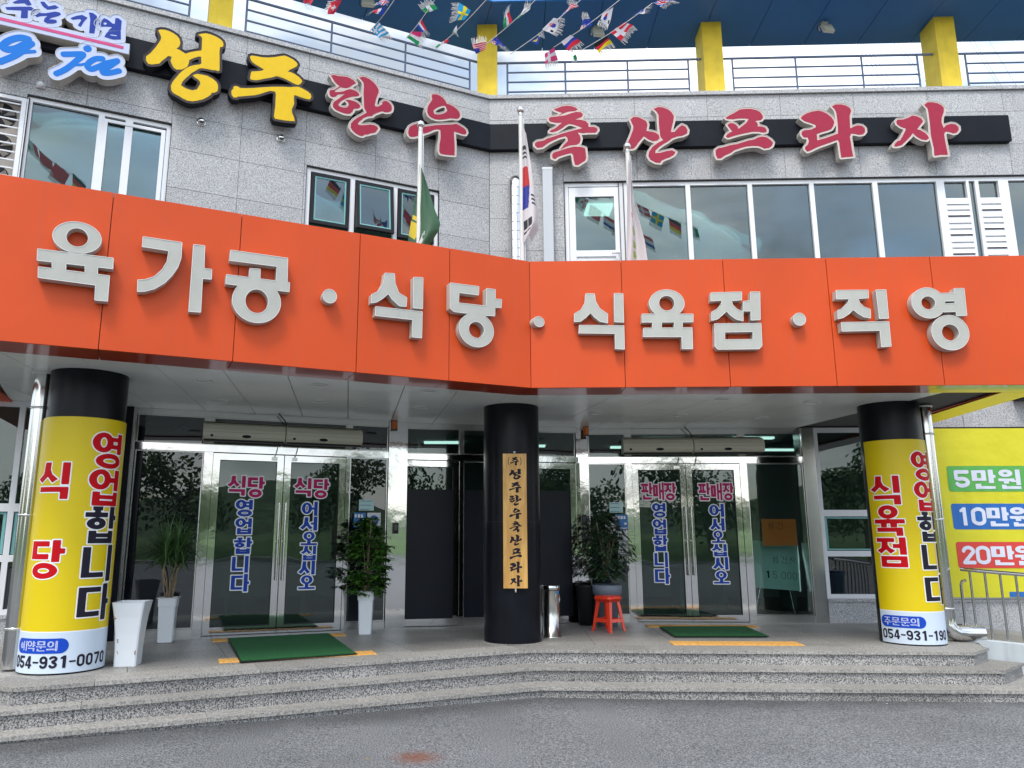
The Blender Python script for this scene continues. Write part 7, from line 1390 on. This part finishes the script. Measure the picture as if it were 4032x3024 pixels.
string(c4(275,420),c4(620,-60),'white flag cord from the Hungarian stripes up past the Nigerian flag'); string(c4(600,530),c4(1180,-40),'white flag cord passing the Swedish flag'); string(c4(1130,490),c4(1730,-50),'white flag cord passing before the yellow corner pillar')
string(c4(1408,590),c4(2230,-50),'white flag cord passing the large Korean pennant'); string(c4(1880,515),c2(2140,-20),'white flag cord with the pink Danish and Russian pennants'); string(c2(1850,330),c2(2320,20),'white flag cord passing the German pennant, rightmost of the strings')
string(c2(565,190),c2(740,-40),'white flag cord with the Greek pennant, second from the left'); string(c2(300,10),c2(390,-30),'short end of white flag cord by the Swiss pennant')
FN=[0]
def pennant(q,fr_,pat,label,cv,amp=.022,n=14):
    """q: four photo corners: string side a,b then free side c,d; fr_: vector of the fringe in photo pixels"""
    P=[depth_at(*cv(*p),ystr(*cv(*p))+dy) for p,dy in zip(q,(0,0,-.06,.05))]; rn=random.Random(FN[0]*7+1); FN[0]+=1; ph=rn.uniform(0,6)
    c=(P[0]+P[1])/2; r=thing('pennant',label,'pennant',tuple(c),0,'small national flags on the strings'); m=MB(); vs=[]
    nrm=(P[1]-P[0]).cross(P[3]-P[0]); nrm=nrm.normalized() if nrm.length>1e-6 else Vector((0,-1,0))
    for j in range(n+1):
        for i in range(n+1):
            s,t=i/n,j/n; p=P[0]*(1-s)*(1-t)+P[1]*s*(1-t)+P[2]*s*t+P[3]*(1-s)*t; p=p+nrm*amp*t*math.sin(s*5+t*4+ph); vs.append(tuple(p-c))
    for j in range(n):
        for i in range(n): m.f.append([j*(n+1)+i,j*(n+1)+i+1,(j+1)*(n+1)+i+1,(j+1)*(n+1)+i]); m.m.append(pat((i+.5)/n,(j+.5)/n)); m.sm.append(True)
    m.v=vs; m.build('cloth',PM,r)
    sc_=1/ {c4:2.765,c2:1.58,c3:1.2074}[cv]
    fv=depth_at(*[a+b for a,b in zip(cv(*q[3]),(fr_[0]*sc_,fr_[1]*sc_))],ystr(*cv(*q[3])))-depth_at(*cv(*q[3]),ystr(*cv(*q[3])))
    m=MB(); nf=26
    for k in range(nf):
        s=(k+.1)/nf; a=P[3].lerp(P[2],s)-c+nrm*amp*math.sin(s*5+4+ph); b=P[3].lerp(P[2],(k+.75)/nf)-c+nrm*amp*math.sin(s*5+4+ph)
        d=fv*rn.uniform(.65,1.1)+Vector((rn.uniform(-.012,.012),rn.uniform(-.02,.02),rn.uniform(-.012,.012))); mid=nrm*rn.uniform(-.008,.008)
        m.add([a,b,b+d*.5+mid,a+d*.5+mid,b+d-mid*.5,a+d-mid*.5],[(0,1,2,3),(3,2,4,5)],0)
    m.build('fringe',M_TIN,r)
pennant([(485,150),(617,95),(585,48),(435,95)],(-45,-55),st(Gn,Wt,Gn),'green white green pennant at the top, left of the Swedish flag',c4)
pennant([(382,280),(440,205),(500,330),(450,345)],(40,55),st(Bl,Wt,Rd),'red white blue Dutch pennant above the Hungarian stripes',c4)
pennant([(278,405),(335,335),(452,358),(398,495)],(45,45),st(Gn,Wt,Pk),'pink white green striped pennant over the left railing',c4)
pennant([(915,215),(980,115),(865,32),(805,225)],(-75,10),cross(Cy,Ye,.5),'large bright Swedish pennant, light blue with a yellow cross',c4,.03)
pennant([(770,350),(830,270),(815,340),(785,360)],(20,40),st(Gn,Wt,Wt),'small crumpled white and green pennant below the Swedish one',c4)
pennant([(735,455),(735,412),(592,505),(600,520)],(-50,-10),sh_(Rd,Wt,Gn),'narrow red white green pennant just above the left railing',c4)
pennant([(1035,590),(1138,535),(1150,462),(990,480)],(-5,-70),usa,'American pennant with fringe up, left of the yellow corner pillar',c4)
pennant([(1192,460),(1252,390),(1345,490),(1280,500)],(50,60),nz_,'dark blue twisted pennant before the yellow corner pillar',c4,.035)
pennant([(1335,312),(1430,235),(1400,130),(1332,200)],(10,-80),st(Gn,Wt,Rd),'green white red pennant with fringe up, right of the corner pillar',c4)
pennant([(1480,205),(1500,203),(1625,90),(1555,100)],(10,-70),sh_(Gn,Wt,Wt),'green and white pennant folded along its cord above the corner',c4)
pennant([(1955,178),(2010,140),(2145,55),(2050,60)],(-25,-60),usa,'American pennant with red stripes near the top of the long cord',c4)
pennant([(1755,320),(1880,195),(1965,200),(1868,378)],(62,25),korea,'large Korean pennant, white with red and blue disc',c4,.03)
pennant([(1590,450),(1655,425),(1780,405),(1700,460)],(-10,-60),badge,'navy pennant with a yellow emblem below the Korean pennant',c4,.035)
pennant([(1782,585),(1885,515),(1922,640),(1788,705)],(8,55),cross(Pk,Wt,.4),'pink Danish pennant hanging over the right railing',c4,.02)
pennant([(1962,455),(2060,382),(2172,440),(2042,560)],(35,50),st(Wt,Wt,Bl,Bl,Rd,Rd)if False else sh_(Wt,Bl,Rd),'Russian pennant, white blue and red, right of the pink Danish one',c4,.02)
pennant([(2090,610),(2120,590),(2140,640),(2100,660)],(-30,60),st(Gn,Gn),'small green pennant, mostly silver fringe, before the right railing',c4)
pennant([(145,-15),(215,-10),(195,38),(150,5)],(20,45),st(Rd,Rd),'red pennant cut by the top edge, leftmost on the strings',c2)
pennant([(388,2),(340,88),(305,90),(312,10)],(-30,10),swiss,'Swiss pennant, red with a white cross',c2)
pennant([(642,95),(660,42),(600,60),(570,75)],(-40,25),sh_(Bl,Wt,Rd),'red white blue French pennant below the British one at the top',c2)
pennant([(690,-5),(672,35),(610,30),(640,-15)],(-20,20),uk,'small British pennant cut by the top edge',c2)
pennant([(572,185),(612,132),(680,200),(622,242)],(20,35),greece,'Greek pennant with light blue and white stripes',c2)
pennant([(1870,188),(1947,155),(1930,110),(1885,128)],(-8,-40),nz_,'dark blue pennant with fringe up between two cords',c2)
pennant([(2010,85),(2078,45),(2050,150),(1988,140)],(-10,25),korea,'smaller Korean pennant on the cord right of the dark blue one',c2)
pennant([(2058,202),(2145,140),(2202,158),(2120,250)],(25,25),cross(Rd,Wt,.4),'crimson Danish pennant right of the floodlight',c2)
pennant([(1955,278),(2035,225),(2070,262),(1988,328)],(22,30),sh_(Bk,Rd,Ye),'German pennant, black red and yellow',c2)
pennant([(345,78),(395,45),(425,40),(400,60)],(30,-10),sh_(Bl,Wt),'narrow blue and white pennant near the top right',c3)
pennant([(445,15),(500,-10),(555,5),(480,25)],(20,10),uk,'crumpled dark pennant at the top edge, rightmost on the strings',c3)
# further strings above the picture, over the forecourt: they show only in the upper windows
def world_string(A,Bv,n,label,seed):
    rn=random.Random(seed); A,Bv=Vector(A),Vector(Bv); r=thing('flag_string',label,'flag string',tuple(A),0,SG); m=MB(); m.tube([tuple(A.lerp(Bv,k/10)-A-Vector((0,0,.15*math.sin(PI*k/10)))) for k in range(11)],.0045,5); m.build('cord',M_STRG,r)
    pats=[cross(Cy,Ye,.5),st(Gn,Wt,Rd),korea,sh_(Rd,Wt,Bl),cross(Rd,Wt,.4),st(Gn,Wt,Gn),sh_(Bk,Rd,Ye),st(Rd,Rd)]
    for i in range(n):
        t=(i+.6)/n; c=A.lerp(Bv,t)-Vector((0,0,.15*math.sin(PI*t))); d=(Bv-A).normalized(); dn=Vector((rn.uniform(-.5,.5),rn.uniform(-.3,.3),-1)).normalized()*.22
        q=[c-d*.14,c+d*.14,c+d*.14+dn,c-d*.14+dn]; r=thing('pennant','small national flag over the forecourt, seen only mirrored in the upper windows','pennant',tuple(c),0,'small national flags mirrored in the windows'); m=MB(); k=10; pt=rn.choice(pats); nr=d.cross(dn).normalized()
        vs=[]
        for j in range(k+1):
            for i2 in range(k+1): s_,t_=i2/k,j/k; p=q[0]*(1-s_)*(1-t_)+q[1]*s_*(1-t_)+q[2]*s_*t_+q[3]*(1-s_)*t_; vs.append(tuple(p-c+nr*.03*t_*math.sin(5*s_+seed)))
        for j in range(k):
            for i2 in range(k): m.f.append([j*(k+1)+i2,j*(k+1)+i2+1,(j+1)*(k+1)+i2+1,(j+1)*(k+1)+i2]); m.m.append(pt((i2+.5)/k,(j+.5)/k)); m.sm.append(True)
        m.v=vs; m.build('cloth',PM,r); m=MB()
        for z in range(14):
            a=q[3].lerp(q[2],z/14)-c; b=q[3].lerp(q[2],(z+.7)/14)-c; m.add([a,b,b+dn*.35,a+dn*.35],[(0,1,2,3)],0)
        m.build('fringe',M_TIN,r)
W_='small national flag over the forecourt, seen only mirrored in the upper windows'
world_string((1.75,7.0,8.75),(3.3,7.2,7.62),6,'flag cord over the forecourt before the terrace door, mirrored in its pane',1)
world_string((2.3,7.1,9.0),(4.2,7.3,7.75),6,'flag cord over the forecourt before the ribbon window, mirrored in its first pane',2)
world_string((-4.9,4.9,8.5),(-3.7,5.4,7.45),5,'flag cord over the forecourt before the far left window, mirrored in the glass',3)
world_string((.3,6.7,8.7),(1.6,7.1,7.6),5,'flag cord over the forecourt before the three part window, mirrored in the glass',4)
# power lines beyond the roof on the right
r=thing('power_line','thin parallel overhead wires in the sky behind the right railing','power line',(18,30,14)); o_=Vector((18,30,14))
cv5=lambda x,y:(3400+x/3.5,y/3.5)
for a,b in (((-40,600),(250,1160)),((-90,600),(170,1160)),((20,640),(340,1180)),((70,640),(400,1160)),((440,620),(840,1160)),((500,620),(880,1160)),((1460,560),(1850,1170)),((1520,560),(1890,1170)),((1730,560),(2100,1170))):
    A,Bv=depth_at(*cv5(*a),30),depth_at(*cv5(*b),26); m=MB(); m.tube([tuple(A+(A-Bv)*.4-o_),tuple(Bv+(Bv-A)*.6-o_)],.013,5); m.build('wire',mat('wire_grey',(.35,.38,.42),.6),r)
# ================================================================= SURROUNDINGS BEHIND THE CAMERA (seen in the glass and steel)
def tree(x,y,h,rad,label,seed):
    rn=random.Random(seed); r=thing('tree',label,'tree',(x,y,0),0,'trees across the road'); m=MB(); m.tube([(0,0,-.2),(.1,.05,h*.3),(-.05,.1,h*.6),(.05,0,h*.85)],.2,8,0,[.24,.18,.12,.05]); 
    for k in range(6): a=rn.uniform(0,6.28); z=h*rn.uniform(.3,.6); m.tube([(0,0,z),(rad*.5*math.cos(a),rad*.5*math.sin(a),z+h*.18)],.06,5)
    m.build('trunk',M_BARK,r); m=MB(); bl=[(rn.gauss(0,rad*.42),rn.gauss(0,rad*.42),h*rn.uniform(.35,.92),rad*rn.uniform(.28,.5)) for _ in range(16)]
    for i in range(2600):
        b=rn.choice(bl); v=Vector((rn.gauss(0,1),rn.gauss(0,1),rn.gauss(0,1))).normalized()*b[3]*rn.uniform(.6,1.05); c=Vector(b[:3])+v; a=Vector((rn.gauss(0,1),rn.gauss(0,1),rn.gauss(0,1))).normalized()*.17; d=a.cross(v).normalized()*.12; m.add([c-a,c+d,c+a,c-d],[(0,1,2,3)],0)
    tag(m.build('crown',M_TREE,r),kind='stuff')
for i,(x,y,h,q) in enumerate([(-30,-24,6.5,3.5),(-20,-30,7,4),(-12,-34,6,3.6),(4,-36,5.5,3.4),(13,-32,6.5,4),(22,-28,7.5,3.8),(30,-23,8,3.6),(37,-14,8,3.6),(44,-4,8.5,4),(-38,-12,7,3.6)]): tree(x,y,h,q,'bushy green tree across the road, seen only mirrored in the entrance glass',20+i)
m=MB(); N_=44
vs=[]
for j in range(7):
    for i in range(N_+1):
        a=R(175+190*i/N_); d=48+j*18; z=[-.3,.8,2.2,5,8,7,0][j]*(.8+.5*math.sin(i*.5)+.25*math.sin(i*1.3+2)); vs.append((d*math.cos(a),d*math.sin(a),max(z,-.3)))
m.add(vs,[(j*(N_+1)+i,j*(N_+1)+i+1,(j+1)*(N_+1)+i+1,(j+1)*(N_+1)+i) for j in range(6) for i in range(N_)],0,True)
tag(m.build('hills',mat('wooded_hill',(.04,.075,.025),.95,noise=(.5,.75)),None),kind='structure')
m=MB(); m.add([(-70,-27,-.1),(70,-27,-.1),(70,-34,1.0),(-70,-34,1.0),(70,-52,1.6),(-70,-52,1.6)],[(1,0,3,2),(2,3,5,4)]); tag(m.build('grass_verge',mat('verge_grass',(.065,.13,.03),.95,noise=(2,.4)),None),kind='structure')
m=MB(); m.box(-45,45,-27.0,-26.2,-.2,.18); tag(m.build('kerb',mat('concrete_kerb',(.32,.31,.29),.9),None),kind='structure')
r=thing('utility_pole','grey concrete utility pole across the road, seen only mirrored in the glass','utility pole',(1.5,-22,0)); m=MB(); m.cyl((0,0),.17,0,11,16,0,.10); m.build('pole',mat('concrete_pole',(.30,.29,.27),.9),r)
m=MB(); m.box(-1.1,1.1,-.05,.05,10.2,10.32); m.build('crossarm',M_BRUSH,r)
for k in (-1,0,1):
    m=MB(); m.tube([(-40,-2,9.8+.3*k),(-20,-1,9.1+.3*k),(0,0,10.3+.2*k),(20,2,9.1+.3*k),(40,3,9.9+.3*k)],.012,4); m.build('wire',M_DARK,r)
# pebble and leaf litter on the ground
rn=random.Random(4)
for lab,px,py,m_,s_ in (('small pale stone at the foot of the lowest step on the right',3492,2768,M_PLW,.010),('small dark leaf on the asphalt left of the rust stain',1448,3003,M_BARK,.018)):
    p=px_at(px,py,.04); r=thing('pebble' if s_<.012 else 'dead_leaf',lab,'pebble' if s_<.012 else 'leaf',(p[0],p[1],gz(p[0])+.002)); k=MB()
    k.lathe([(0,0),(s_,.002),(s_*.9,.6*s_ if s_<.012 else .003),(0,.8*s_ if s_<.012 else .003)],n=7); k.build('body',m_,r)
